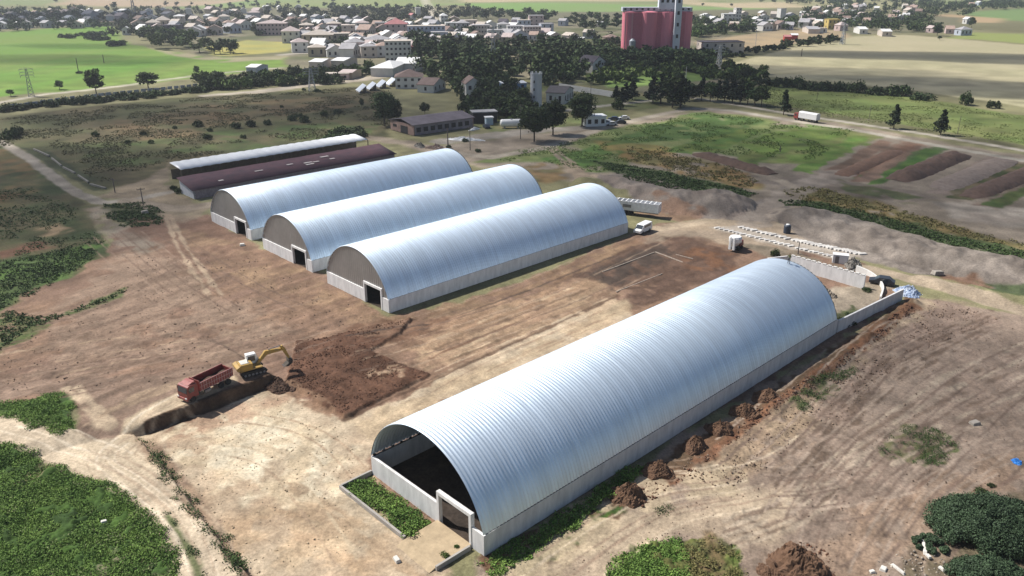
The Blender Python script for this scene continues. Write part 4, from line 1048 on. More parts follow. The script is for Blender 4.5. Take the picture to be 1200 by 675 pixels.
windrow((1100, 222), (1180, 187), 4.2, .9, wg, 'long grey-pink earth heap next to the tallest brown heap', 2)
windrow((1135, 232), (1225, 195), 3.5, 1.2, wm, 'long overgrown brown earth heap at the frame edge', 3)
windrow((985, 206), (1055, 176), 3.0, .9, M('windrow_red', (.2, .115, .075), .95, c2=(.13, .08, .055), scale=.8), 'low reddish earth heap beside the bright green plot', 4)
windrow((815, 180), (905, 204), 3.0, 1.3, wm, 'low dark earth heap crossing the meadow', 5)
# formwork boards on the prepared plot
bw = M('board_pale', (.40, .34, .28), .8, var=.3, scale=3)
def plank(pa, pb, label, w=.12):
    a, b = Vector(G(*pa)), Vector(G(*pb)); z = .14
    o = MB(); d = b-a; o.box((d.length/2, 0, .08), (d.length, w, .16)); k = o.build('formwork_board', bw, None); k.location = (a.x, a.y, hz(a.x, a.y)-.02); k.rotation_euler = (0, 0, math.atan2(d.y, d.x)); tag(k, label, 'board', 'formwork boards on the dark plot')
plank((706, 319), (767, 296), 'longest pale board along the far side of the dark plot')
plank((768, 296), (800, 308), 'pale board across the end of the dark plot')
plank((722, 342), (776, 321), 'pale board along the near side of the dark plot', .1)
plank((792, 299), (812, 304), 'short pale board in the red-brown corner of the plot', .1)
# white concrete debris and scattered stones
wd = M('white_debris', (.62, .6, .55), .85, var=.25, scale=3)
def chunk(px, py, d, rz, label, cat='concrete chunk', name='concrete_chunk', mat=None, group=None):
    q = GP(px, py); m = MB(); m.box((0, 0, d[2]/2), d, taper=(.85, .8)); o = m.build(name, mat or wd, None, bevel=min(d)*.15)
    o.location = q; o.rotation_euler = (rng.uniform(-.1, .1), rng.uniform(-.1, .1), rz); tag(o, label, cat, group)
    return o
chunk(1083, 642, (.35, 2.2, .3), -.35, 'long white concrete post lying against the big dark bush')
chunk(1094, 631, (.45, 1.0, .3), 1.1, 'short white concrete piece above the long white post')
chunk(1088, 653, (.35, .6, .25), .2, 'small white concrete piece beside the foot of the long post')
chunk(1052, 668, (.28, 1.6, .25), .5, 'white concrete post lying flat by the bottom edge of the rubble')
chunk(1035, 668, (.7, .6, .3), .9, 'blocky white rubble piece by the bottom edge')
chunk(1022, 671, (.5, .4, .25), .2, 'small white rubble lump by the bottom edge')
chunk(1104, 668, (.3, .8, .25), .3, 'pale concrete splinter between the two bushes')
chunk(465, 657, (.5, .9, .35), .6, 'white sack-like lump on the bare ground before the ramp', 'sack', 'white_sack')
chunk(122, 614, (.6, .5, .4), .6, 'pale stone in the dense weeds', 'stone', 'field_stone')
chunk(170, 250, (1.6, 1.0, .7), .6, 'pale stone on the dark grassy mound', 'stone', 'field_stone', M('stone_grey', (.33, .30, .26), .9, var=.3))
chunk(1142, 497, (1.2, .9, .4), .3, 'pale stone lump on the graded earth', 'stone', 'field_stone', M('stone_grey', (.33, .30, .26), .9, var=.3))
chunk(1098, 322, (2.2, 1.2, .8), .3, 'pale boulder at the foot of the spoil bank', 'stone', 'field_stone', M('stone_grey', (.33, .30, .26), .9, var=.3))
chunk(284, 288, (1.0, .8, .5), .3, 'white lump before the door of the hangar next to the shed', 'sack', 'white_sack')
# ------------------------------------------------------------------ sheds and farm buildings
def frame_of(pA, pB, pC, z=0.):
    """near corner B, A across the gable, C along the side (photo positions at height z)"""
    A, B, C = (Vector(G(*p, z)) for p in (pA, pB, pC))
    d = C-B
    return B, (A-B).length, d.length, math.atan2(d.y, d.x)-PI/2
purple = M('roof_purple_brown', (.105, .048, .06), .9, var=.4, scale=.5, stretch=(1, .6, 1), c2=(.055, .032, .044))
tin = M('roof_tin_white', (.78, .79, .80), .45, .15, var=.12, scale=.3)
render_w = M('render_white', (.55, .54, .52), .85, var=.15, scale=.4)
brick = M('old_brick', (.26, .175, .15), .9, var=.35, scale=.5)
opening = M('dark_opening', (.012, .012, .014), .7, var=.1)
timber = M('timber_grey', (.16, .13, .10), .9, var=.3)

# purple-roofed mono-pitch shed
fr = Vector(G(226.6, 223, 2.4)); fl = Vector(G(207, 209, 4.1)); bk = Vector(G(476, 184, 2.4))
l = (bk-fr).dot(Vector((Lx, Ly))); w = -(fl-fr).dot(Vector((Rx, Ry))); w = max(w, 8)
t = thing('livestock_shed', 'long low shed with a purple-brown roof beside the arched hangars', 'shed', (fr.x, fr.y, 0), -TH)
m = MB(); V = []; F = []
nn = int(l/2)
for i in range(nn+1):
    for x, z in ((.5, 2.35), (-w/2, 3.2), (-w-.3, 4.1)): V.append((x, -.5+(l+1)*i/nn, z+rng.uniform(-.05, .05)))
for i in range(nn):
    for j in range(2): F.append((3*i+j, 3*i+j+1, 3*i+j+4, 3*i+j+3))
ro = linkmesh('roof', newmesh('roof', V, F, purple), t)
so = ro.modifiers.new('thick', 'SOLIDIFY'); so.thickness = .12
MB().box((-.15, l/2, 1.1), (.3, l, 2.2)).build('side_wall', M('wall_purple_grey', (.2, .17, .19), .9, var=.3), t)
MB().prism([(-w, 0), (0, 0), (0, 2.2), (-w, 3.85)], -.0, .3, 'y').build('gable_wall', M('gable_bluewhite', (.50, .52, .56), .85, var=.2), t)
MB().prism([(-w, 0), (0, 0), (0, 2.2), (-w, 3.85)], l-.3, l, 'y').build('gable_wall', render_w, t)
MB().box((-w+.15, l/2, 1.9), (.3, l-.6, 3.8)).build('side_wall', timber, t)
pm = M('patch_pale', (.55, .5, .47), .7, var=.2)
for i in range(9):
    x, y = -rng.uniform(1.5, w-2), rng.uniform(8, l-6)
    z = 2.35+(4.1-2.35)*(.5-x)/(w+.8)+.16
    MB().box((x, y, z), (rng.uniform(.5, 1.0), rng.uniform(1.0, 2.6), .05)).build('roof_patch', pm, t)
# white-roofed open shelter behind it
fr2 = Vector(G(212, 199, 3.9)); bk2 = Vector(G(442, 166, 3.9)); fl2 = Vector(G(200, 190.5, 4.6))
l2 = (bk2-fr2).dot(Vector((Lx, Ly))); w2 = max(4.5, -(fl2-fr2).dot(Vector((Rx, Ry))))
t = thing('feeding_shelter', 'open-sided shelter with a long scalloped white roof behind the purple-roofed shed', 'shelter', (fr2.x, fr2.y, 0), -TH)
V, F = [], []
nb = int(l2/2.6)
for b in range(nb):
    for q in range(5):
        y = (b+q/4.0*.995)*l2/nb; a = q/4*PI
        hh = .11*math.sin(a)
        for x, z in ((0, 3.8), (-w2/2, 4.2), (-w2, 4.55)): V.append((x, y, z+hh))
n3 = nb*5
for i in range(n3-1):
    for j in range(2): F.append((3*i+j, 3*i+j+1, 3*i+j+4, 3*i+j+3))
ro = linkmesh('roof', newmesh('roof', V, F, tin), t); so = ro.modifiers.new('thick', 'SOLIDIFY'); so.thickness = .08
for i in range(0, nb+1, 2):
    y = min(i*l2/nb, l2-.1)
    MB().box((-.25, y+.05, 1.9), (.22, .22, 3.8)).build('post', timber, t)
MB().box((-w2+.15, l2/2, 1.4), (.25, l2, 2.8)).build('back_wall', timber, t)
MB().box((1.2, l2/2, .6), (.2, l2*.97, 1.2)).build('yard_rail', M('rail_dark', (.06, .055, .05), .9, var=.4), t)
# concrete gutter sections beside the track at the left
for i, (a, b) in enumerate([((40, 176), (58, 184)), ((61, 186), (72, 195)), ((74, 197), (88, 204)), ((92, 207), (104, 215)), ((106, 217), (124, 222))]):
    A, B = Vector(G(*a)), Vector(G(*b)); d = B-A
    k = MB().box((d.length/2, 0, .25), (d.length, .45, .5)).build('concrete_channel', M('channel_mossy', (.20, .19, .17), .9, var=.35), None, bevel=.05)
    k.location = (A.x, A.y, hz(A.x, A.y)); k.rotation_euler = (0, 0, math.atan2(d.y, d.x))
    tag(k, 'broken concrete channel length in the dark verge beside the pale track', 'channel', 'concrete channel lengths beside the track')

def house(label, px, py, w, d, h, rh, wall, roof, style='gable', rz=0., wins=0, name='house', cat='house', group=None, floors=2, chimney=False):
    X, Y = G(px, py); z = hz(X, Y)
    t = thing(name, label, cat, (X, Y, z-.3), rz, group)
    h += .3
    wl = MB()
    if style == 'gable':
        wl.prism([(-w/2, 0), (w/2, 0), (w/2, h), (0, h+rh*.97), (-w/2, h)], -d/2, d/2, 'y'); wo = wl.build('wall', wall, t)
        o = .35
        r = MB(); s = rh/(w/2)
        r.prism([(-w/2-o, h-o*s), (0, h+rh), (w/2+o, h-o*s), (w/2+o, h-o*s+.22), (0, h+rh+.25), (-w/2-o, h-o*s+.22)], -d/2-o, d/2+o, 'y'); ro = r.build('roof', roof, t)
    elif style == 'hip':
        wl.box((0, 0, h/2), (w, d, h)); wo = wl.build('wall', wall, t)
        o = .45; rl = max(d/2-w/2, .3)
        r = MB(); r.add([(-w/2-o, -d/2-o, h), (w/2+o, -d/2-o, h), (w/2+o, d/2+o, h), (-w/2-o, d/2+o, h), (0, -rl, h+rh), (0, rl, h+rh)],
                        [(0, 1, 4), (1, 2, 5, 4), (2, 3, 5), (3, 0, 4, 5), (3, 2, 1, 0)]); ro = r.build('roof', roof, t)
    else:
        wl.box((0, 0, h/2), (w, d, h)); wo = wl.build('wall', wall, t)
        r = MB().box((0, 0, h+.15), (w+.5, d+.5, .3)); ro = r.build('roof', roof, t)
    if chimney: MB().box((w*.18, d*.2, h+rh*.75), (.6, .6, 1.6)).build('chimney', brick, ro)
    # openings on the camera-facing sides
    if wins:
        n = wins
        fh = h/floors
        for f in range(floors):
            for i in range(n):
                x = -w/2+(i+.5)*w/n
                MB().box((x, -d/2-.01, f*fh+fh*.55), (min(1.3, w/n*.5), .06, fh*.42)).build('window', opening, wo)
            m2 = max(1, int(n*d/w))
            for i in range(min(m2, 5)):
                y = -d/2+(i+.5)*d/min(m2, 5)
                for s in (-1, 1):
                    if math.cos(rz)*s*-1*0+s*(-(X*math.cos(rz)+Y*math.sin(rz))) > 0:
                        MB().box((s*(w/2+.01), y, f*fh+fh*.55), (.06, 1.1, fh*.42)).build('window', opening, wo)
    return t

# ruined brick barn
B, w_, l_, rz_ = frame_of((455, 152), (485, 159), (555, 149))
hb = HZ(485, 159, 147)
t = thing('brick_barn', 'derelict brick barn with a dark gateway in its gable end', 'barn', (B.x, B.y, 0), rz_)
MB().box((-w_/2, .2, hb/2), (w_, .4, hb)).build('gable_wall', brick, t)
MB().box((-.2, l_/2, hb/2), (.4, l_-.8, hb)).build('side_wall', M('brick_violet', (.15, .13, .15), .9, var=.4, scale=.4, c2=(.3, .28, .3)), t)
MB().box((-w_+.2, l_/2, hb/2), (.4, l_-.8, hb)).build('side_wall', brick, t)
MB().box((-w_/2, l_-.2, hb/2), (w_, .4, hb)).build('back_wall', brick, t)
MB().prism([(-w_-.4, hb-.1), (-w_/2, hb+1.3), (.4, hb-.1), (.4, hb+.1), (-w_/2, hb+1.5), (-w_-.4, hb+.1)], -.4, l_+.4, 'y').build('roof', M('slate_old', (.12, .105, .125), .9, var=.35, scale=.3), t)
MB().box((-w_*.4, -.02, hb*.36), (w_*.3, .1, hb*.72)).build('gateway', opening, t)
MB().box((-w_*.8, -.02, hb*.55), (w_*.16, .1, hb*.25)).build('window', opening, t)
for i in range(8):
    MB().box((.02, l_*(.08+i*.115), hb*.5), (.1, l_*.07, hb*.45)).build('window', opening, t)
# blue shed, small hut, fuel tanker, parked things in the farm yard
house('blue-walled shed with a pale flat roof beside the concrete tower', 601, 110, 11, 8, 5, .3, M('wall_blue', (.13, .24, .42), .7, var=.15), tin, 'flat', .2, 3, 'shed', 'shed')
house('small dark open shed between the brick barn and the tanker', 567, 143, 9, 5, 4.0, .3, opening, M('roof_grey', (.3, .3, .31), .8, var=.2), 'flat', .25, 0, 'shed', 'shed')
house('pale blue hut at the end of the small dark shed', 573, 146, 2.6, 2.6, 2.6, .3, M('hut_blue', (.35, .45, .55), .7, var=.15), tin, 'flat', .25, 0, 'hut', 'hut')
q = GP(599, 150)
t = thing('fuel_tank', 'white horizontal fuel tank on saddles in the farm yard', 'tank', q, .12)
MB().lathe([(.3, -4.0), (1.2, -3.7), (1.35, -3.3), (1.35, 3.3), (1.2, 3.7), (.3, 4.0)], 18, (0, 0, 1.8), 'x').build('tank_shell', wht, t, smooth=True)
for x in (-2.4, 2.4): MB().box((x, 0, .45), (.5, 2.2, .9)).build('saddle', concrete_d, t)
MB().lathe([(.4, 3.05), (.4, 3.4)], 12).build('manhole', stl, t)
car(GP(570, 150), .3, 'dark tractor-like car by the small open shed', M('car_darkblue', (.03, .04, .06), .4, var=.1))
q = GP(545, 164)
lump('white_film_heap', 'long white plastic film heap on the grass before the brick barn', 'plastic heap', q, 6.5, 1.6, .9, wht, 31, spiky=.7).rotation_euler = (0, 0, -.25)
lump('white_film_heap', 'small white plastic film heap beside the barn corner', 'plastic heap', GP(556, 152), 2.5, 1.2, .9, wht, 32, spiky=.7)
lump('scrap_heap', 'rust-brown scrap heap on the yard before the purple roof', 'scrap heap', GP(510, 174), 3.2, 1.6, 1.4, M('scrap_rust', (.22, .12, .08), .9, var=.6, scale=3, c2=(.4, .34, .3)), 33, spiky=1.1)
lump('scrap_heap', 'dark scrap heap among weeds near the shelter end', 'scrap heap', GP(492, 172), 2.6, 1.4, 1.2, M('scrap', (0, 0, 0)), 34, spiky=1.1)
# concrete tower with a notched rim
q = GP(628, 128); ht = HZ(628, 128, 84)
t = thing('concrete_tower', 'tall pale concrete tower with a notched rim above the trees', 'tower', q)
MB().lathe([(2.4, 0), (2.3, ht-1.0), (2.4, ht-1.0), (2.4, ht-.7), (2.1, ht-.7), (2.0, ht-4)], 18).build('shaft', M('tower_concrete', (.50, .51, .53), .85, var=.2, scale=.3, stretch=(1, 1, .2)), t)
m = MB()
for i in range(8): m.box((2.2*math.cos(i*PI/4), 2.2*math.sin(i*PI/4), ht-.4), (.6, .3, .7), i*PI/4+PI/2)
m.build('parapet', concrete, t)
for z in (.35, .55, .75): MB().box((-.9, -2.12, ht*z), (.5, .4, 1.0)).build('window', opening, t)
house('white building with a dark roof right behind the concrete tower', 656, 119, 15, 8, 4.5, 1.8, render_w, M('roof_dark', (.10, .09, .095), .85, var=.3), 'gable', 1.25, 4, 'farm_building', 'building', floors=1)
wall_between('perimeter_wall', 'long pale perimeter wall running off behind the big trees', G(655, 104), G(718, 114), 2.6, mat=render_w)
house('white block hut parked on the gravel by the cars', 696, 147, 7.5, 5, 3.4, .3, wht, tin, 'flat', .22, 3, 'site_hut', 'hut', floors=1)
for i, (px, py, nm, c) in enumerate([(711, 145, 'silver car next to the white hut', (.35, .37, .4)), (719, 141, 'dark blue car second from the white hut', (.03, .04, .08)), (727, 145, 'black car third from the white hut', (.02, .02, .025)), (731, 140, 'white car at the end of the parked row', (.6, .6, .6)), (716, 147, 'pale grey car nearest the pale yard road', (.5, .5, .5))]):
    car(GP(px, py), 1.2+i*.15, nm, M('car_paint_%d' % i if False else 'car_paint'+'abcde'[i], c, .35, var=.08), 'cars parked by the white hut')
# sawtooth of tilted panels
for i in range(4):
    px = 424+i*11.5; py = 108-i*2.6
    X, Y = G(px, py)
    t = thing('tilted_panel', ['tilted pale panel roof nearest the brick barn road', 'tilted pale panel roof second in the stepped row', 'tilted pale panel roof third in the stepped row', 'tilted pale panel roof next to the red-roofed house'][i], 'panel roof', (X, Y, 0), .4, 'stepped row of tilted panels')
    MB().prism([(-2.0, .6), (1.5, 3.3), (1.5, 3.45), (-2.0, .75)], -4, 4, 'y').build('panel_sheet', M('panel_paleblue', (.58, .62, .68), .4, var=.08), t)
    MB().box((1.3, 0, 1.55), (.25, 7.6, 3.1)).build('back_wall', stl, t)
    MB().box((-1.8, 0, .3), (.25, 7.6, .6)).build('front_kerb', concrete_d, t)

# ------------------------------------------------------------------ red grain silos
sil_r = M('silo_red', (.64, .20, .25), .7, var=.18, scale=.12, stretch=(1, 1, .15))
sil_lit = M('silo_red_lit', (.62, .28, .30), .7, var=.15, scale=.12, stretch=(1, 1, .15))  # silo red lightened to the tone of its sunlit bands
q = Vector(G(767, 66)); zq = hz(q.x, q.y); kpx = q.y/CP/FPX*1.0
hs = HZ(767, 66, 14)-zq
t = thing('grain_silos', 'huge red grain silos with a white elevator tower above the town', 'silo', (q.x, q.y, zq))
U = math.hypot(*(Vector(G(777, 66))-Vector(G(767, 66))))/10     # metres per photo pixel there
for px, r, dy, nm in ((735.5, 8.0, 3, sil_r), (758, 9.6, 0, sil_r), (779, 9.6, 2, sil_r), (800, 8.6, 4, sil_r), (745, 9, 14, sil_r), (768, 9, 14, sil_r), (791, 9, 16, sil_r)):
    MB().lathe([(r*U, 0), (r*U, hs), (r*U*.3, hs+.6)], 28, ((px-767)*U, dy*U, 0)).build('silo_drum', nm, t, smooth=False)
MB().box((0, 2.5*U, hs*.5), (68*U, 14*U, hs-.4)).build('core_wall', M('silo_core', (.52, .14, .18), .8, var=.2), t)
for px in (730.5, 738): MB().box(((px-767)*U, -5.3*U, hs*.49), (1.7*U, .5*U, hs*.98)).build('lit_strip', sil_lit, t)  # sunlit bands of the first drum, light put into the paler colour
gal = M('silo_gallery', (.5, .53, .58), .7, var=.25, scale=.3)
m = MB(); m.box((0, 6*U, hs+1.6), (80*U, 14*U, 2.4)); g = m.build('top_gallery', gal, t)
for i in range(12): MB().box(((-37+i*6.6)*U, -1.2*U, hs+1.7), (2.2*U, .3*U, 1.2)).build('window', opening, g)
hT = HZ(789, 70, -12)-zq
m = MB(); m.box((22*U, -10*U, hT/2), (7.5*U, 6*U, hT)); tw = m.build('elevator_tower', M('tower_white', (.58, .61, .66), .7, var=.12, scale=.25), t)
for i in range(5): MB().box((22*U, -13.1*U, hT*(.15+i*.17)), (2.5*U, .3*U, 2.2)).build('window', opening, tw)
m = MB(); m.box((12*U, 2*U, hs+6), (22*U, 9*U, 9)); hh = m.build('head_house', M('tower_white', (0, 0, 0)), t)
for i in range(3): MB().box(((5+i*6)*U, -2.6*U, hs+7), (3*U, .3*U, 2.5)).build('window', opening, hh)
MB().lathe([(3.8*U, 0), (3.8*U, hs*.37), (1.2*U, hs*.42)], 18, (-28*U, -9*U, 0)).build('small_bin', M('bin_grey', (.25, .28, .31), .6, .3, var=.2), t)

# ------------------------------------------------------------------ town
WALLS = {'white': M('wall_white', (.62, .61, .58), .85, var=.12, scale=.3), 'pale': M('wall_pale', (.52, .46, .41), .85, var=.15, scale=.3),
         'beige': M('wall_beige', (.46, .38, .28), .85, var=.15, scale=.3), 'grey': M('wall_grey', (.40, .40, .42), .85, var=.15, scale=.3),
         'pink': M('wall_pink', (.54, .42, .40), .85, var=.15, scale=.3), 'blue': M('wall_paleblue', (.44, .48, .56), .85, var=.15, scale=.3),
         'yellow': M('wall_yellow', (.55, .42, .14), .85, var=.12, scale=.3), 'dark': M('wall_dark', (.09, .08, .10), .9, var=.3, scale=.3), 'red': M('wall_red', (.38, .05, .04), .8, var=.2, scale=.3)}
ROOFS = {'orange': M('tiles_orange', (.37, .27, .22), .85, var=.25, scale=.5), 'brown': M('tiles_brown', (.24, .17, .145), .85, var=.25, scale=.5),
         'red': M('tiles_red', (.46, .19, .19), .8, var=.2, scale=.5), 'grey': M('roof_sheet_grey', (.36, .35, .36), .8, var=.2, scale=.4),
         'white': M('roof_sheet_white', (.66, .66, .65), .7, var=.1, scale=.4), 'pink': M('tiles_pink', (.48, .40, .38), .85, var=.2, scale=.5),
         'dark': M('roof_sheet_dark', (.07, .06, .075), .85, var=.3, scale=.4), 'pale': M('roof_pale', (.50, .44, .38), .85, var=.15, scale=.4)}
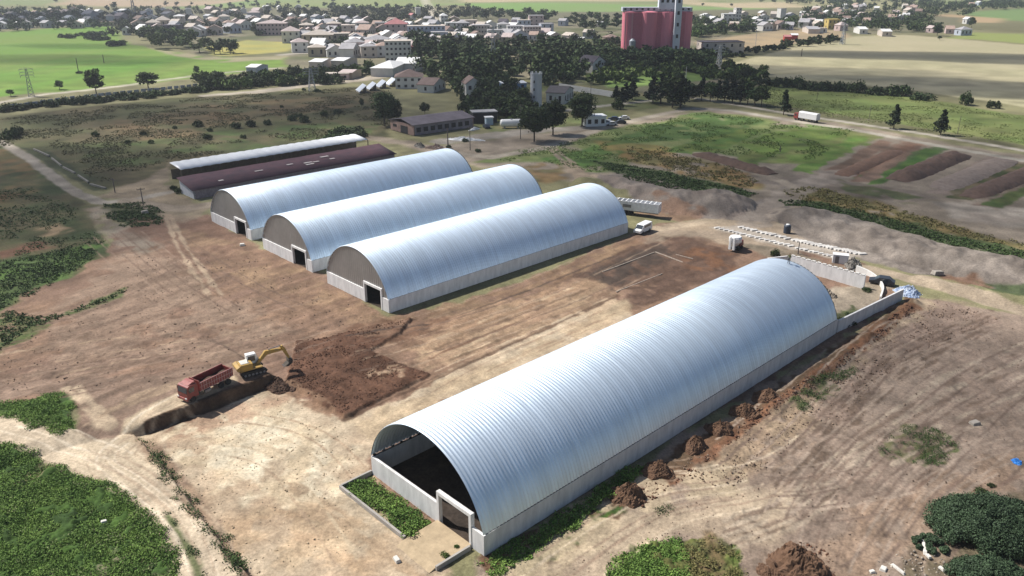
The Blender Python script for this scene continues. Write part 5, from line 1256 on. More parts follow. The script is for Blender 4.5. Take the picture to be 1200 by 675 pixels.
# px, py, w, d, h, roofh, wall, roof, style, rz, wins, floors
TOWN = [
 (32, 19, 14, 9, 5, 2.5, 'pale', 'white', 'gable', .5), (27, 25, 12, 8, 4, 2, 'grey', 'grey', 'gable', 1.2), (51, 28, 16, 9, 5, 2.5, 'white', 'white', 'gable', .9),
 (83, 27, 16, 10, 5, 2.5, 'white', 'white', 'gable', 1.1), (32, 33, 13, 8, 5, 2, 'white', 'grey', 'gable', .3), (21, 33, 10, 7, 4, 2, 'pale', 'white', 'gable', .8),
 (56, 33, 18, 8, 5, 2, 'grey', 'grey', 'gable', 1.3), (3, 34, 9, 8, 5, 2, 'white', 'white', 'gable', .2), (76, 30, 22, 8, 3.5, 1.5, 'pale', 'grey', 'gable', 1.4),
 (96, 18, 11, 8, 5, 2, 'white', 'white', 'gable', .2), (106, 17, 9, 7, 5, 2, 'white', 'white', 'gable', .7), (116, 17, 14, 8, 4, 2, 'white', 'white', 'gable', 1.3),
 (107, 24, 26, 12, 7, 3, 'grey', 'grey', 'gable', 1.4), (130, 26, 10, 9, 6, 2.5, 'white', 'pale', 'hip', .4), (143, 24, 24, 10, 4.5, 3, 'pink', 'pink', 'gable', 1.4),
 (127, 31, 20, 9, 4, .4, 'beige', 'brown', 'flat', .2), (146, 16, 34, 9, 4, 1.5, 'blue', 'white', 'gable', 1.5), (149, 41, 8, 7, 5, 2, 'white', 'white', 'gable', .3),
 (165, 41, 8, 6, 5, 2, 'white', 'white', 'gable', .8), (173, 43, 12, 7, 3, 1.5, 'white', 'white', 'gable', 1.3), (180, 33, 16, 10, 5, 3, 'pale', 'pale', 'hip', .2),
 (192, 31, 22, 14, 6, 4, 'beige', 'pale', 'hip', .4), (203, 39, 26, 12, 7, .5, 'dark', 'dark', 'flat', .12), (198, 21, 30, 10, 4, 2, 'pale', 'grey', 'gable', 1.35),
 (211, 27, 14, 10, 7, 2, 'pale', 'white', 'hip', .3), (222, 20, 8, 7, 9, .5, 'white', 'white', 'flat', .3), (233, 34, 16, 10, 5, 3, 'pale', 'orange', 'gable', .2),
 (245, 23, 18, 8, 4, 1.5, 'white', 'white', 'gable', 1.3), (263, 26, 18, 11, 6, 2.5, 'white', 'pale', 'hip', .2), (269, 34, 13, 9, 6, 2.5, 'white', 'orange', 'hip', .6),
 (278, 31, 13, 10, 5, 3, 'pink', 'pink', 'gable', .4), (286, 35, 16, 9, 6, 3, 'white', 'pink', 'gable', 1.0), (298, 22, 22, 12, 7, 2.5, 'grey', 'pink', 'hip', .1),
 (286, 17, 9, 7, 5, 2, 'white', 'white', 'gable', .3), (313, 13, 22, 9, 4, 2, 'white', 'white', 'gable', 1.4), (328, 14, 8, 7, 5, 2, 'white', 'white', 'gable', .5),
 (350, 13, 10, 8, 5, 2, 'white', 'white', 'gable', .2), (342, 23, 9, 7, 5, 2, 'white', 'white', 'gable', .8), (357, 23, 16, 8, 4, 2, 'white', 'white', 'gable', 1.3),
 (372, 26, 15, 9, 6, 2, 'blue', 'grey', 'gable', .9), (382, 24, 10, 8, 5, 2, 'white', 'white', 'gable', .3), (411, 14, 9, 7, 5, 2, 'white', 'white', 'gable', .4),
 (404, 27, 14, 9, 5, 2.5, 'blue', 'grey', 'gable', 1.2), (420, 28, 12, 9, 6, 2, 'grey', 'grey', 'gable', .4),
 (342, 50, 22, 14, 9, 3.5, 'white', 'pink', 'hip', .2), (374, 55, 36, 14, 9, 3.5, 'beige', 'pale', 'hip', .1), (377, 49, 13, 8, 6, 1.5, 'white', 'white', 'gable', 1.2),
 (409, 44, 14, 11, 10, 1, 'pale', 'pale', 'flat', .2), (430, 46, 26, 12, 8, 3.5, 'pale', 'orange', 'gable', 1.35), (465, 44, 30, 14, 11, 4.5, 'pink', 'red', 'hip', .1),
 (416, 63, 20, 12, 8, 2.5, 'pink', 'grey', 'hip', .3), (442, 56, 34, 14, 6, 3, 'pale', 'grey', 'hip', .2), (395, 61, 24, 10, 4, 1.5, 'beige', 'pale', 'gable', 1.4),
 (390, 62, 12, 8, 4, 2, 'beige', 'grey', 'gable', .6), (480, 64, 10, 8, 4, 2.5, 'beige', 'red', 'hip', .4), (494, 65, 9, 7, 4, 2.5, 'pink', 'red', 'hip', .1),
 (490, 18, 8, 8, 9, 1, 'white', 'white', 'flat', .2), (483, 23, 8, 7, 5, 2, 'white', 'red', 'gable', .8), (520, 30, 9, 9, 10, 2.5, 'white', 'white', 'hip', .3),
 (520, 40, 16, 10, 5, 3, 'pink', 'pink', 'gable', .4), (542, 37, 20, 12, 8, 2, 'grey', 'grey', 'hip', .2), (540, 47, 30, 12, 5, 1.5, 'pale', 'white', 'gable', 1.4),
 (530, 50, 20, 10, 6, 2, 'grey', 'pale', 'gable', 1.2), (553, 50, 18, 9, 5, 1.5, 'blue', 'white', 'gable', 1.4), (572, 39, 10, 9, 6, 2, 'pale', 'pale', 'hip', .2),
 (503, 27, 22, 10, 5, 2, 'grey', 'grey', 'gable', 1.3), (605, 33, 26, 10, 5, 3, 'dark', 'dark', 'gable', 1.4), (590, 31, 20, 10, 5, 2.5, 'grey', 'dark', 'gable', 1.3),
 (628, 30, 24, 12, 10, 2, 'pink', 'grey', 'flat', .1), (640, 40, 14, 11, 9, 2, 'blue', 'grey', 'flat', .2), (648, 50, 12, 9, 6, 2, 'pale', 'white', 'gable', .5),
 (668, 49, 13, 10, 5, 2, 'pale', 'pale', 'gable', .8), (690, 44, 44, 9, 5, 1.5, 'grey', 'pale', 'gable', 1.38), (703, 31, 20, 8, 4, 1.5, 'pale', 'white', 'gable', 1.4),
 (680, 50, 14, 7, 3, 1, 'white', 'white', 'gable', 1.4), (716, 51, 18, 11, 5, 2, 'brown', 'brown', 'hip', .2), (660, 30, 18, 9, 5, 2, 'blue', 'grey', 'gable', 1.2),
 (827, 22, 16, 9, 5, 2, 'white', 'white', 'gable', .3), (853, 27, 22, 10, 10, .5, 'white', 'white', 'flat', .1), (863, 27, 8, 8, 16, .5, 'white', 'pale', 'flat', .2),
 (871, 20, 12, 8, 6, 2, 'pale', 'pale', 'gable', .3), (860, 33, 22, 10, 4, 2, 'pale', 'pale', 'gable', 1.3), (886, 27, 10, 8, 5, 2, 'white', 'white', 'gable', .4),
 (893, 19, 11, 8, 6, 2, 'beige', 'white', 'gable', .3), (905, 29, 26, 9, 4, 1.5, 'grey', 'grey', 'gable', 1.35), (915, 22, 9, 9, 13, .5, 'white', 'pale', 'flat', .3),
 (943, 22, 22, 9, 5, 2, 'white', 'pink', 'gable', 1.3), (923, 27, 9, 7, 4, 2, 'white', 'white', 'gable', .3), (941, 17, 10, 7, 4, 2, 'blue', 'white', 'gable', .8),
 (950, 27, 28, 9, 4, 1.5, 'pink', 'pink', 'gable', 1.4), (969, 17, 10, 7, 5, 2, 'white', 'white', 'gable', .3), (990, 10, 11, 8, 5, 2, 'white', 'white', 'gable', .5),
 (999, 16, 14, 8, 4, 2, 'white', 'white', 'gable', 1.3), (1012, 8, 8, 7, 4, 2, 'white', 'white', 'gable', .7), (1027, 12, 14, 8, 4, 2, 'white', 'white', 'gable', 1.2),
 (1029, 17, 9, 7, 4, 2, 'white', 'white', 'gable', .6), (1060, 10, 16, 8, 5, 2, 'white', 'pale', 'gable', 1.3), (1071, 9, 8, 7, 4, 2, 'pink', 'pink', 'gable', .3),
 (974, 34, 15, 9, 9, .4, 'yellow', 'yellow', 'flat', .2), (985, 36, 12, 9, 5, 3, 'pink', 'pink', 'hip', .4), (1008, 39, 36, 8, 4, 1.5, 'white', 'white', 'gable', 1.42),
 (1036, 42, 28, 9, 4, 1.5, 'pale', 'white', 'gable', 1.4), (960, 38, 14, 8, 4, .4, 'white', 'pale', 'flat', .2), (1092, 38, 12, 8, 4, 2, 'pink', 'pink', 'gable', .6),
 (1112, 39, 14, 8, 4, 2.5, 'pink', 'orange', 'gable', 1.2), (1128, 41, 15, 9, 5, 2.5, 'blue', 'grey', 'hip', .3), (1133, 27, 9, 7, 5, 2, 'white', 'white', 'gable', .3),
 (360, 40, 15, 11, 8, 2, 'pale', 'pale', 'hip', .2), (392, 38, 16, 11, 8, 2, 'pink', 'pale', 'hip', .2), (400, 54, 15, 11, 9, 2, 'beige', 'pale', 'flat', .2), (425, 37, 15, 10, 8, 2, 'white', 'pink', 'hip', .2),
 (448, 37, 15, 10, 8, 2, 'pink', 'grey', 'flat', .1), (352, 61, 14, 10, 7, 2.5, 'white', 'pink', 'hip', .3), (432, 67, 13, 10, 7, 2, 'pale', 'grey', 'hip', .3), (450, 66, 13, 10, 7, 2, 'white', 'orange', 'hip', .3),
 (515, 50, 16, 10, 8, 2, 'blue', 'grey', 'flat', .1), (529, 37, 14, 10, 8, 2, 'white', 'white', 'flat', .2), (552, 35, 14, 10, 9, 2, 'pale', 'pale', 'flat', .2), (580, 47, 15, 10, 8, 2, 'white', 'grey', 'flat', .1),
 (590, 39, 14, 10, 8, 2, 'white', 'grey', 'hip', .1), (614, 35, 15, 10, 9, 2, 'blue', 'pale', 'flat', .1), (512, 60, 13, 9, 6, 2, 'grey', 'grey', 'hip', .3), (372, 66, 14, 9, 6, 2, 'beige', 'pale', 'hip', .2),
 (1138, 7, 18, 9, 5, 2, 'pink', 'orange', 'gable', 1.2), (1147, 5, 12, 8, 5, 2, 'blue', 'white', 'gable', .4), (922, 48, 10, 6, 3.5, 1, 'red', 'red', 'gable', 1.4), (930, 46, 10, 6, 3.5, 1, 'red', 'white', 'gable', 1.4),
]
ROOFS['yellow'] = WALLS['yellow']; WALLS['brown'] = ROOFS['brown']
LMARK = [('the bright crop field', 70, 50), ('the dark block of the town', 203, 38), ('the pale apartment houses', 330, 38), ('the white warehouse', 455, 80), ('the broad red roof', 465, 44),
         ('the blue-grey apartment block', 500, 38), ('the white apartment block', 603, 42), ('the red silos', 767, 50), ('the white high-rise shed', 863, 25), ('the yellow building', 974, 34), ('the wheat field edge', 1090, 45), ('the far village edge', 1040, 8), ('the far village edge', 300, 12)]
ORD = ['leftmost', 'second from left', 'third from left', 'fourth from left', 'fifth from left', 'sixth from left', 'seventh from left', 'eighth from left', 'ninth from left']
info = []
for hrow in TOWN:
    px, py, w, d, h, rh, wa, ro, st, rz = hrow
    lm = min(LMARK, key=lambda q: (q[1]-px)**2+((q[2]-py)*2.5)**2)[0]
    size = 'tall' if h >= 9 else ('long' if max(w, d) >= 22 else ('small' if max(w, d) < 12 else 'low'))
    info.append((ro if ro != 'dark' else 'dark', wa, size, lm))
cnt = {}
for i, k in enumerate(info): cnt.setdefault(k, []).append(i)
for i, hrow in enumerate(TOWN):
    px, py, w, d, h, rh, wa, ro, st, rz = hrow
    k = info[i]; sib = sorted(cnt[k], key=lambda j: TOWN[j][0])
    lb = '%s %s house, %s roof, by %s' % (k[2], {'pale': 'cream'}.get(wa, wa), {'pale': 'cream'}.get(ro, ro), k[3])
    if len(sib) > 1: lb = '%s %s' % (ORD[sib.index(i)], lb)
    near = py > 26; w *= (.8 if w < 18 else .62); d *= .85
    house(lb, px, py, w, d, h, rh, WALLS[wa], ROOFS[ro], st, rz, (max(2, int(w/4)) if near and h >= 4 else 0), 'town_house', 'house', 'houses of the town', max(1, int(h/3.2)))
# many small houses of the villages, copies of four kinds
def small_houses():
    rr = random.Random(21)
    kinds = []
    for wa, ro in (('white', 'orange'), ('pale', 'brown'), ('white', 'grey'), ('beige', 'pink'), ('white', 'white'), ('pale', 'pale'), ('blue', 'grey')):
        kinds.append((wa, ro, None))
    protos_ = {}
    for poly, n, place in (([(0, 15), (118, 14), (118, 33), (0, 36)], 16, 'in the shaded far village'),
                    ([(125, 14), (335, 14), (335, 38), (260, 42), (215, 44), (150, 40)], 46, 'behind the crop field'),
                    ([(335, 28), (480, 28), (480, 56), (400, 60), (340, 46)], 54, 'in the middle of the town'),
                    ([(345, 46), (480, 46), (492, 68), (440, 66), (400, 70), (352, 58)], 26, 'in the rows nearest the pale road'),
                    ([(490, 26), (640, 30), (640, 46), (560, 54), (490, 60)], 40, 'between the apartment blocks'),
                    ([(815, 22), (960, 20), (960, 34), (860, 38)], 16, 'right of the silos'),
                    ([(950, 10), (1080, 7), (1085, 22), (1000, 32), (955, 30)], 24, 'in the village beyond the wheat')):
        pts = []; tries = 0
        while len(pts) < n and tries < 4000:
            tries += 1
            px, py = rr.uniform(0, 1100), rr.uniform(5, 70); ins = False
            for i in range(len(poly)):
                (ax, ay), (bx, by) = poly[i], poly[(i+1) % len(poly)]
                if (ay > py) != (by > py) and px < (bx-ax)*(py-ay)/(by-ay)+ax: ins = not ins
            if not ins or any(abs(px-a) < 5.5 and abs(py-b) < 2.4 for a, b in pts) or any(abs(px-hh[0]) < hh[2]*.5+3 and abs(py-hh[1]) < 3 for hh in TOWN): continue
            pts.append((px, py)); wa, ro, _ = rr.choice(kinds)
            lb = 'small %s house with %s roof %s' % ({'pale': 'cream'}.get(wa, wa), {'orange': 'an orange', 'brown': 'a brown', 'grey': 'a grey', 'pink': 'a pink', 'white': 'a white', 'pale': 'a cream'}[ro], place)
            gr = 'small %s-roofed houses %s' % (ro, place)
            rz = rr.choice((.2, .35, 1.1, 1.3))+rr.uniform(-.15, .15)
            if (wa, ro) not in protos_:
                protos_[(wa, ro)] = house(lb, px, py, 11, 8, 4.6, 2.6, WALLS[wa], ROOFS[ro], 'gable', rz, 3, 'town_house', 'house', gr, 1)
            else:
                q = GP(px, py); k = rr.uniform(.85, 1.2)
                dup(protos_[(wa, ro)], (q.x, q.y, q.z-.3), rz, lb, gr, (k, k, k))
small_houses()
# larger blocks
house('blue-grey apartment block of three storeys in the middle of the town', 500, 47, 30, 12, 11, 1, WALLS['blue'], ROOFS['pale'], 'flat', .12, 9, 'apartment_block', 'apartment block', floors=3)
house('pale pink apartment house of three storeys with a pink roof', 320, 41, 25, 12, 10, 3, WALLS['pink'], ROOFS['pink'], 'hip', .1, 8, 'apartment_block', 'apartment block', floors=3)
house('blue and white four-storey apartment block beside the white warehouse', 467, 71, 16, 11, 12, 1, WALLS['white'], ROOFS['pale'], 'flat', .15, 6, 'apartment_block', 'apartment block', floors=4)
house('white four-storey apartment block nearer the dark grove', 604, 45, 14, 11, 10, 1, WALLS['white'], ROOFS['grey'], 'flat', .1, 6, 'apartment_block', 'apartment block', floors=4)
house('grey four-storey apartment block next to the white one', 623, 46, 14, 11, 10, 1, WALLS['pale'], ROOFS['grey'], 'flat', .1, 6, 'apartment_block', 'apartment block', floors=4)
house('cream apartment block with grey seams behind the dark grove', 563, 44, 15, 11, 10, 1, WALLS['pale'], ROOFS['grey'], 'flat', .15, 6, 'apartment_block', 'apartment block', floors=3)
house('long white warehouse with a curved white roof behind the red-roofed house', 457, 86, 32, 12, 4.5, 2.4, WALLS['white'], ROOFS['white'], 'hip', 1.45, 0, 'warehouse', 'warehouse', floors=1)
house('second white warehouse reaching towards the dark grove', 480, 82, 18, 12, 4.5, 2.4, WALLS['white'], ROOFS['white'], 'gable', 1.45, 0, 'warehouse', 'warehouse', floors=1)
house('low pinkish shed at the bend of the pale road', 396, 93, 12, 6, 3, .3, WALLS['pink'], ROOFS['pale'], 'flat', .1, 3, 'shed', 'shed', floors=1)
house('low beige shed beside the pinkish shed', 411, 91, 14, 7, 3.2, .8, WALLS['beige'], ROOFS['pink'], 'gable', 1.4, 0, 'shed', 'shed', floors=1)
house('low greenish-white roof behind the roadside hedge', 404, 77, 18, 8, 3.5, 1, WALLS['pale'], ROOFS['white'], 'gable', 1.3, 0, 'shed', 'shed', floors=1)
house('long pale-roofed shed hidden behind the roadside hedge', 378, 78, 18, 8, 3.5, 1, WALLS['pale'], ROOFS['white'], 'gable', 1.35, 0, 'shed', 'shed', floors=1)
house('white-roofed shed standing alone by the crop field corner', 302, 85, 13, 6, 3.5, 1, WALLS['blue'], ROOFS['white'], 'gable', 1.35, 0, 'shed', 'shed', floors=1)
house('white house with a red hipped roof next to the tilted panels', 480, 102, 13, 11, 5.5, 3.2, WALLS['white'], ROOFS['brown'], 'hip', .1, 4, 'village_house', 'house', floors=2, chimney=True)
house('low outbuilding with a faded red roof beside the red-roofed house', 506, 106, 16, 8, 3.5, 2.2, WALLS['white'], ROOFS['brown'], 'gable', 1.3, 3, 'village_house', 'house', floors=1)
house('narrow white house with a brown roof at the dark grove edge', 553, 117, 7, 8, 7.5, 2.4, WALLS['white'], ROOFS['brown'], 'gable', .3, 2, 'village_house', 'house', floors=2)
house('white cottage with a dark roof below the grove in front of the silos', 693, 84, 13, 10, 5.5, 3, WALLS['white'], ROOFS['dark'], 'gable', .9, 2, 'village_house', 'house', floors=2)
house('pale derelict two-storey building right of the red silos', 843, 64, 28, 14, 8.5, 2, WALLS['pale'], ROOFS['dark'], 'flat', .1, 5, 'derelict_building', 'building', floors=2)
house('long grey plant shed at the brown yard beyond the wheat', 950, 38, 30, 10, 4, 1.5, WALLS['pale'], ROOFS['grey'], 'gable', 1.42, 0, 'plant_shed', 'shed', floors=1)

# panel fence under the crop field
for (a, b, lb) in (((-10, 133), (90, 119), 'grey-blue panel fence along the hedge at the frame edge'), ((98, 118), (240, 103), 'grey-blue panel fence behind the hedge under the crop field')):
    A, B = Vector(G(*a)), Vector(G(*b)); d = B-A; n = int(d.length/3.0)
    t = thing('panel_fence', lb, 'fence', (A.x, A.y, hz(A.x, A.y)), math.atan2(d.y, d.x))
    m = MB()
    for i in range(n): MB().box(((i+.5)*d.length/n, 0, 1.7+rng.uniform(-.1, .15)), (2.2, .12, 1.3)).build('fence_panel', M('panel_greyblue', (.34, .37, .43), .7, var=.25), t)
    for i in range(0, n, 2): MB().box((i*d.length/n, 0, 1.1), (.2, .2, 2.2)).build('post', timber, t)
# ------------------------------------------------------------------ pylons and poles
pole_m = M('pole_wood', (.13, .11, .10), .9, var=.3); lat_m = M('lattice_steel', (.30, .32, .34), .6, .4, var=.15)
pale_m = M('lattice_pale', (.50, .50, .49), .6, .3, var=.1)
def pylon(px, yb, yt, label, mat=lat_m, wid=None, thick=.18):
    q = GP(px, yb); h = HZ(px, yb, yt, q.z)-q.z; b = (wid or h*.09); rz = rng.uniform(0, 1)
    t = thing('lattice_pylon', label, 'pylon', q, rz)
    m = MB(); tp = b*.22
    C = [(-1, -1), (1, -1), (1, 1), (-1, 1)]
    for x, y in C: m.bar((x*b, y*b, -.3), (x*tp, y*tp, h), thick)
    n = 7
    for i in range(n):
        s0, s1 = i/n, (i+1)/n
        r0, r1 = b+(tp-b)*s0, b+(tp-b)*s1
        for j in range(4):
            a, c = C[j], C[(j+1) % 4]
            m.bar((a[0]*r0, a[1]*r0, h*s0), (c[0]*r1, c[1]*r1, h*s1), thick*.6); m.bar((c[0]*r0, c[1]*r0, h*s0), (a[0]*r1, a[1]*r1, h*s1), thick*.6)
    m.build('lattice_mast', mat, t)
    for z in (.97, .86, .75):
        a = MB(); L = b*2.2; a.bar((-L, 0, h*z), (L, 0, h*z), thick*.9); a.bar((-L, 0, h*z), (0, 0, h*z+.8), thick*.5); a.bar((L, 0, h*z), (0, 0, h*z+.8), thick*.5)
        for x in (-L, L): a.tube((x, 0, h*z), (x, 0, h*z-.9), thick*.5, n=6)
        a.build('cross_arm', mat, t)
    return t
pylon(37, 113, 80, 'slim lattice pylon in front of the bright crop field', lat_m, 1.2)
pylon(366, 107, 80, 'grey lattice pylon before the roadside hedge by the pale road', lat_m, 1.6)
pylon(578, 80, 30, 'tall pale pylon standing in the dark grove', pale_m, 1.8, .3)
pylon(842, 82, 53, 'pale pylon before the derelict building right of the silos', pale_m, 1.4, .25)
pylon(158, 22, -8, 'far lattice tower in the village behind the crop field', lat_m, 2.2, .35)
pylon(987, 52, 27, 'thin pylon at the corner of the wheat field', lat_m, 1.4, .25)
def pole(px, yb, yt, label, arm=True, r=.14, mat=pole_m):
    q = GP(px, yb); h = HZ(px, yb, yt, q.z)-q.z
    t = thing('utility_pole', label, 'utility pole', q, rng.uniform(-.6, .6))
    MB().tube((0, 0, -.3), (0, 0, h), r, r*.7, 8).build('pole_shaft', mat, t)
    if arm:
        a = MB(); a.bar((-.9, 0, h-.4), (.9, 0, h-.4), .12); [a.tube((x, 0, h-.35), (x, 0, h-.1), .06, n=6) for x in (-.8, -.3, .3, .8)]
        a.build('cross_arm', mat, t)
    return t
pole(135, 226, 209, 'dark utility pole where the pale track meets the yard')
pole(168, 240, 220, 'dark utility pole standing by the grassy mound')
pole(551, 176, 148, 'utility pole just behind the roof of the hangar beside the shed')
pole(525, 172, 150, 'short pole in weeds before the brick barn', False, .22)
pole(610, 163, 122, 'wooden utility pole left of the big trees by the tower')
pole(692, 117, 96, 'pole in front of the long perimeter wall')
pole(872, 118, 96, 'thin pole among the dark pines by the road')
pole(957, 118, 104, 'thin pole in the grass before the wheat hedge', False, .1)
pole(1018, 142, 123, 'thin pole in the grass strip near the lone dark pines', False, .1)
pole(1122, 157, 136, 'thin pole in the grass right of the lone dark pines', False, .1)
pole(92, 84, 68, 'lone pole with a bush at its foot in the crop field', False, .25)
pole(122, 74, 64, 'small farther pole in the crop field', False, .25)
pole(939, 66, 57, 'dark pole in the corner of the wheat field', False, .3)
pole(914, 178, 171, 'stub post in the meadow by the bright plot', False, .18)
pole(803, 100, 78, 'pale pole by the pine belt', False, .16, pale_m)
pole(885, 56, 38, 'pale pole at the edge of the brown yard', False, .2, pale_m)
pole(935, 298, 283, 'slim dark post at the corner of the retaining wall', False, .12)

# ------------------------------------------------------------------ trees
leafA = M('leaf_dark', (.050, .078, .026), .8, c2=(.025, .042, .015), scale=.6, island=.45, obj_random=.25, spec=.2)
leafB = M('leaf_mid', (.062, .092, .028), .8, c2=(.034, .055, .018), scale=.6, island=.45, obj_random=.25, spec=.2)
leafC = M('leaf_fresh', (.10, .145, .035), .8, c2=(.055, .085, .022), scale=.6, island=.4, obj_random=.25, spec=.2)
leafP = M('needle_dark', (.028, .042, .022), .85, c2=(.016, .026, .014), scale=.6, island=.45, obj_random=.2, spec=.2)
bark = M('bark', (.09, .07, .055), .95, var=.35, scale=3)
def leaves(rs, cent, rad, per, size, squash=1.):
    """clumps of leaf quads"""
    V = []; K = 0
    for (c, r) in zip(cent, rad):
        u = rs.normal(size=(per, 3)); u /= np.linalg.norm(u, axis=1)[:, None]
        p = np.array(c)+u*r*rs.uniform(.62, 1.08, (per, 1))*np.array((1, 1, squash))
        nrm = u+rs.normal(size=(per, 3))*.7; nrm /= np.linalg.norm(nrm, axis=1)[:, None]
        a = np.cross(nrm, rs.normal(size=(per, 3))); a /= np.linalg.norm(a, axis=1)[:, None]
        b = np.cross(nrm, a)
        s = size*rs.uniform(.6, 1.4, (per, 1))
        V.append(np.stack([p-a*s, p-b*s*.6, p+a*s, p+b*s*.6], 1))
    V = np.concatenate(V).reshape(-1, 3)
    F = np.arange(len(V)).reshape(-1, 4)
    return V, F
def crown_broad(seed, h, r, n, per, size, mat, low=.28):
    rs = np.random.RandomState(seed)
    C, Rr = [], []
    for i in range(n):
        a = rs.uniform(0, 2*PI); zf = rs.uniform(0, 1); rr = r*math.sqrt(rs.uniform(.02, 1))*math.sin(PI*(.16+.72*zf))**.7*.8
        C.append((rr*math.cos(a), rr*math.sin(a), h*(low+.06+(1-low-.16)*zf))); Rr.append(r*rs.uniform(.18, .42))
    V, F = leaves(rs, C, Rr, per, size, .8)
    V += (rs.normal(size=(len(V)//4, 3))*size*.5).repeat(4, 0)
    return newmesh('crown', V, F, mat)
def crown_pine(seed, h, r, n, per, size, mat):
    rs = np.random.RandomState(seed)
    C, Rr = [], []
    for i in range(n):
        zf = (i+.5)/n; a = rs.uniform(0, 2*PI); rr = r*(1-zf)**.75*rs.uniform(.25, .85)
        C.append((rr*math.cos(a), rr*math.sin(a), h*(.2+.78*zf))); Rr.append(r*(.42*(1-zf)+.14))
    V, F = leaves(rs, C, Rr, per, size, .6)
    return newmesh('crown', V, F, mat)
def trunk_mesh(h, r, seed, limbs=4):
    rr = random.Random(seed); m = MB()
    m.tube((0, 0, -.4), (0, 0, h*.45), r, r*.7, 8); m.tube((0, 0, h*.45), (rr.uniform(-.3, .3), rr.uniform(-.3, .3), h*.85), r*.7, r*.2, 8)
    for i in range(limbs):
        a = rr.uniform(0, 2*PI); z = h*rr.uniform(.3, .55); L = h*rr.uniform(.18, .3)
        m.tube((0, 0, z), (L*math.cos(a), L*math.sin(a), z+L*.9), r*.4, r*.12, 6)
    return m.mesh('trunk', bark)
# prototypes of unit-ish size (10 m tall, crown radius 4)
def protos(kind, n, clumps, per, size, mats):
    out = []
    for i in range(n):
        mt = mats[i % len(mats)]
        c = crown_pine(100+i, 10, 3.0, clumps, per, size, mt) if kind == 'pine' else crown_broad(i+200, 10, 4.0, clumps, per, size, mt)
        out.append((c, trunk_mesh(10, .22, i)))
    return out
FAR = protos('b', 6, 12, 26, .75, [leafA, leafB, leafA])
FARP = protos('pine', 3, 11, 26, .6, [leafP])
MID = protos('b', 4, 26, 60, .42, [leafA, leafB])
MIDP = protos('pine', 3, 24, 60, .38, [leafP])
NEAR = protos('b', 3, 60, 110, .26, [leafA])
FRESH = protos('b', 3, 14, 30, .7, [leafC])
def tree(px, py, yt, label, group=None, pool=None, wide=1., rot=None, name='tree', seed=None):
    q = GP(px, py); h = HZ(px, py, yt, q.z)-q.z
    rr = random.Random(seed if seed is not None else int(px*31+py*17))
    c, tr = rr.choice(pool)
    s = h/10
    t = thing(name, label, 'tree', q, rr.uniform(0, 6.28), group)
    t.scale = (s*wide, s*wide, s)
    linkmesh('crown', c, t); linkmesh('trunk', tr, t)
    return t
tree(451, 148, 107, 'big dark broadleaf tree beside the gable of the brick barn', None, NEAR, 1.05)
tree(462, 146, 116, 'shorter dark tree half hidden behind the biggest barn tree', None, NEAR, .9)
tree(626, 166, 123, 'big dark rounded tree in front of the concrete tower', None, NEAR, 1.15)
tree(648, 158, 117, 'big dark tree between the concrete tower and the white hut', None, NEAR, 1.05)
tree(682, 148, 108, 'big leaning dark tree beside the white block hut', None, NEAR, 1.15)
tree(498, 134, 120, 'small round tree behind the roof of the brick barn', None, MID, 1.2)
tree(918, 135, 105, 'lone dark pine beside the white trailer truck', None, MIDP, .95, name='pine_tree')
tree(1047, 151, 122, 'lone dark pine with a round crown by the dirt roads', None, MIDP, 1.05, name='pine_tree')
tree(1102, 158, 128, 'lone dark pine standing farthest along the dirt roads', None, MIDP, 1.1, name='pine_tree')
tree(113, 110, 81, 'tallest dark tree at the edge of the crop field', None, MID, 1.0)
tree(174, 104, 84, 'broad round tree at the edge of the crop field', None, MID, 1.7)
tree(231, 88, 77, 'small tree with a bare trunk at the crop field edge', None, MID, 1.1)
tree(70, 105, 94, 'small tree on the pale path by the crop field', None, MID, 1.4)
tree(13, 113, 105, 'low tree where the pale path starts', None, MID, 1.8)
tree(424, 126, 115, 'thin little tree in the dry scrub field', None, MID, .9)
tree(1098, 42, 26, 'round dark tree at the far edge of the wheat field', None, MID, 1.1)
tree(1138, 34, 20, 'slender tree near the white hut beyond the wheat', None, MID, .8)
tree(1101, 47, 42, 'tiny round tree alone in the wheat field', None, MID, 1.6)
for (px, py, yt) in [(135, 9, 2), (823, 7, 3), (857, 8, 4), (66, 3, -2), (195, 7, 1), (207, 7, 1), (225, 6, 2), (270, 6, 2), (290, 4, -1), (300, 4, -1), (326, 5, 0), (350, 4, 0), (391, 3, -2), (621, 12, 8)]:
    tree(px, py, yt, 'tiny dark tree standing in the far open fields', 'trees dotted over the far fields', FAR, 1.5)
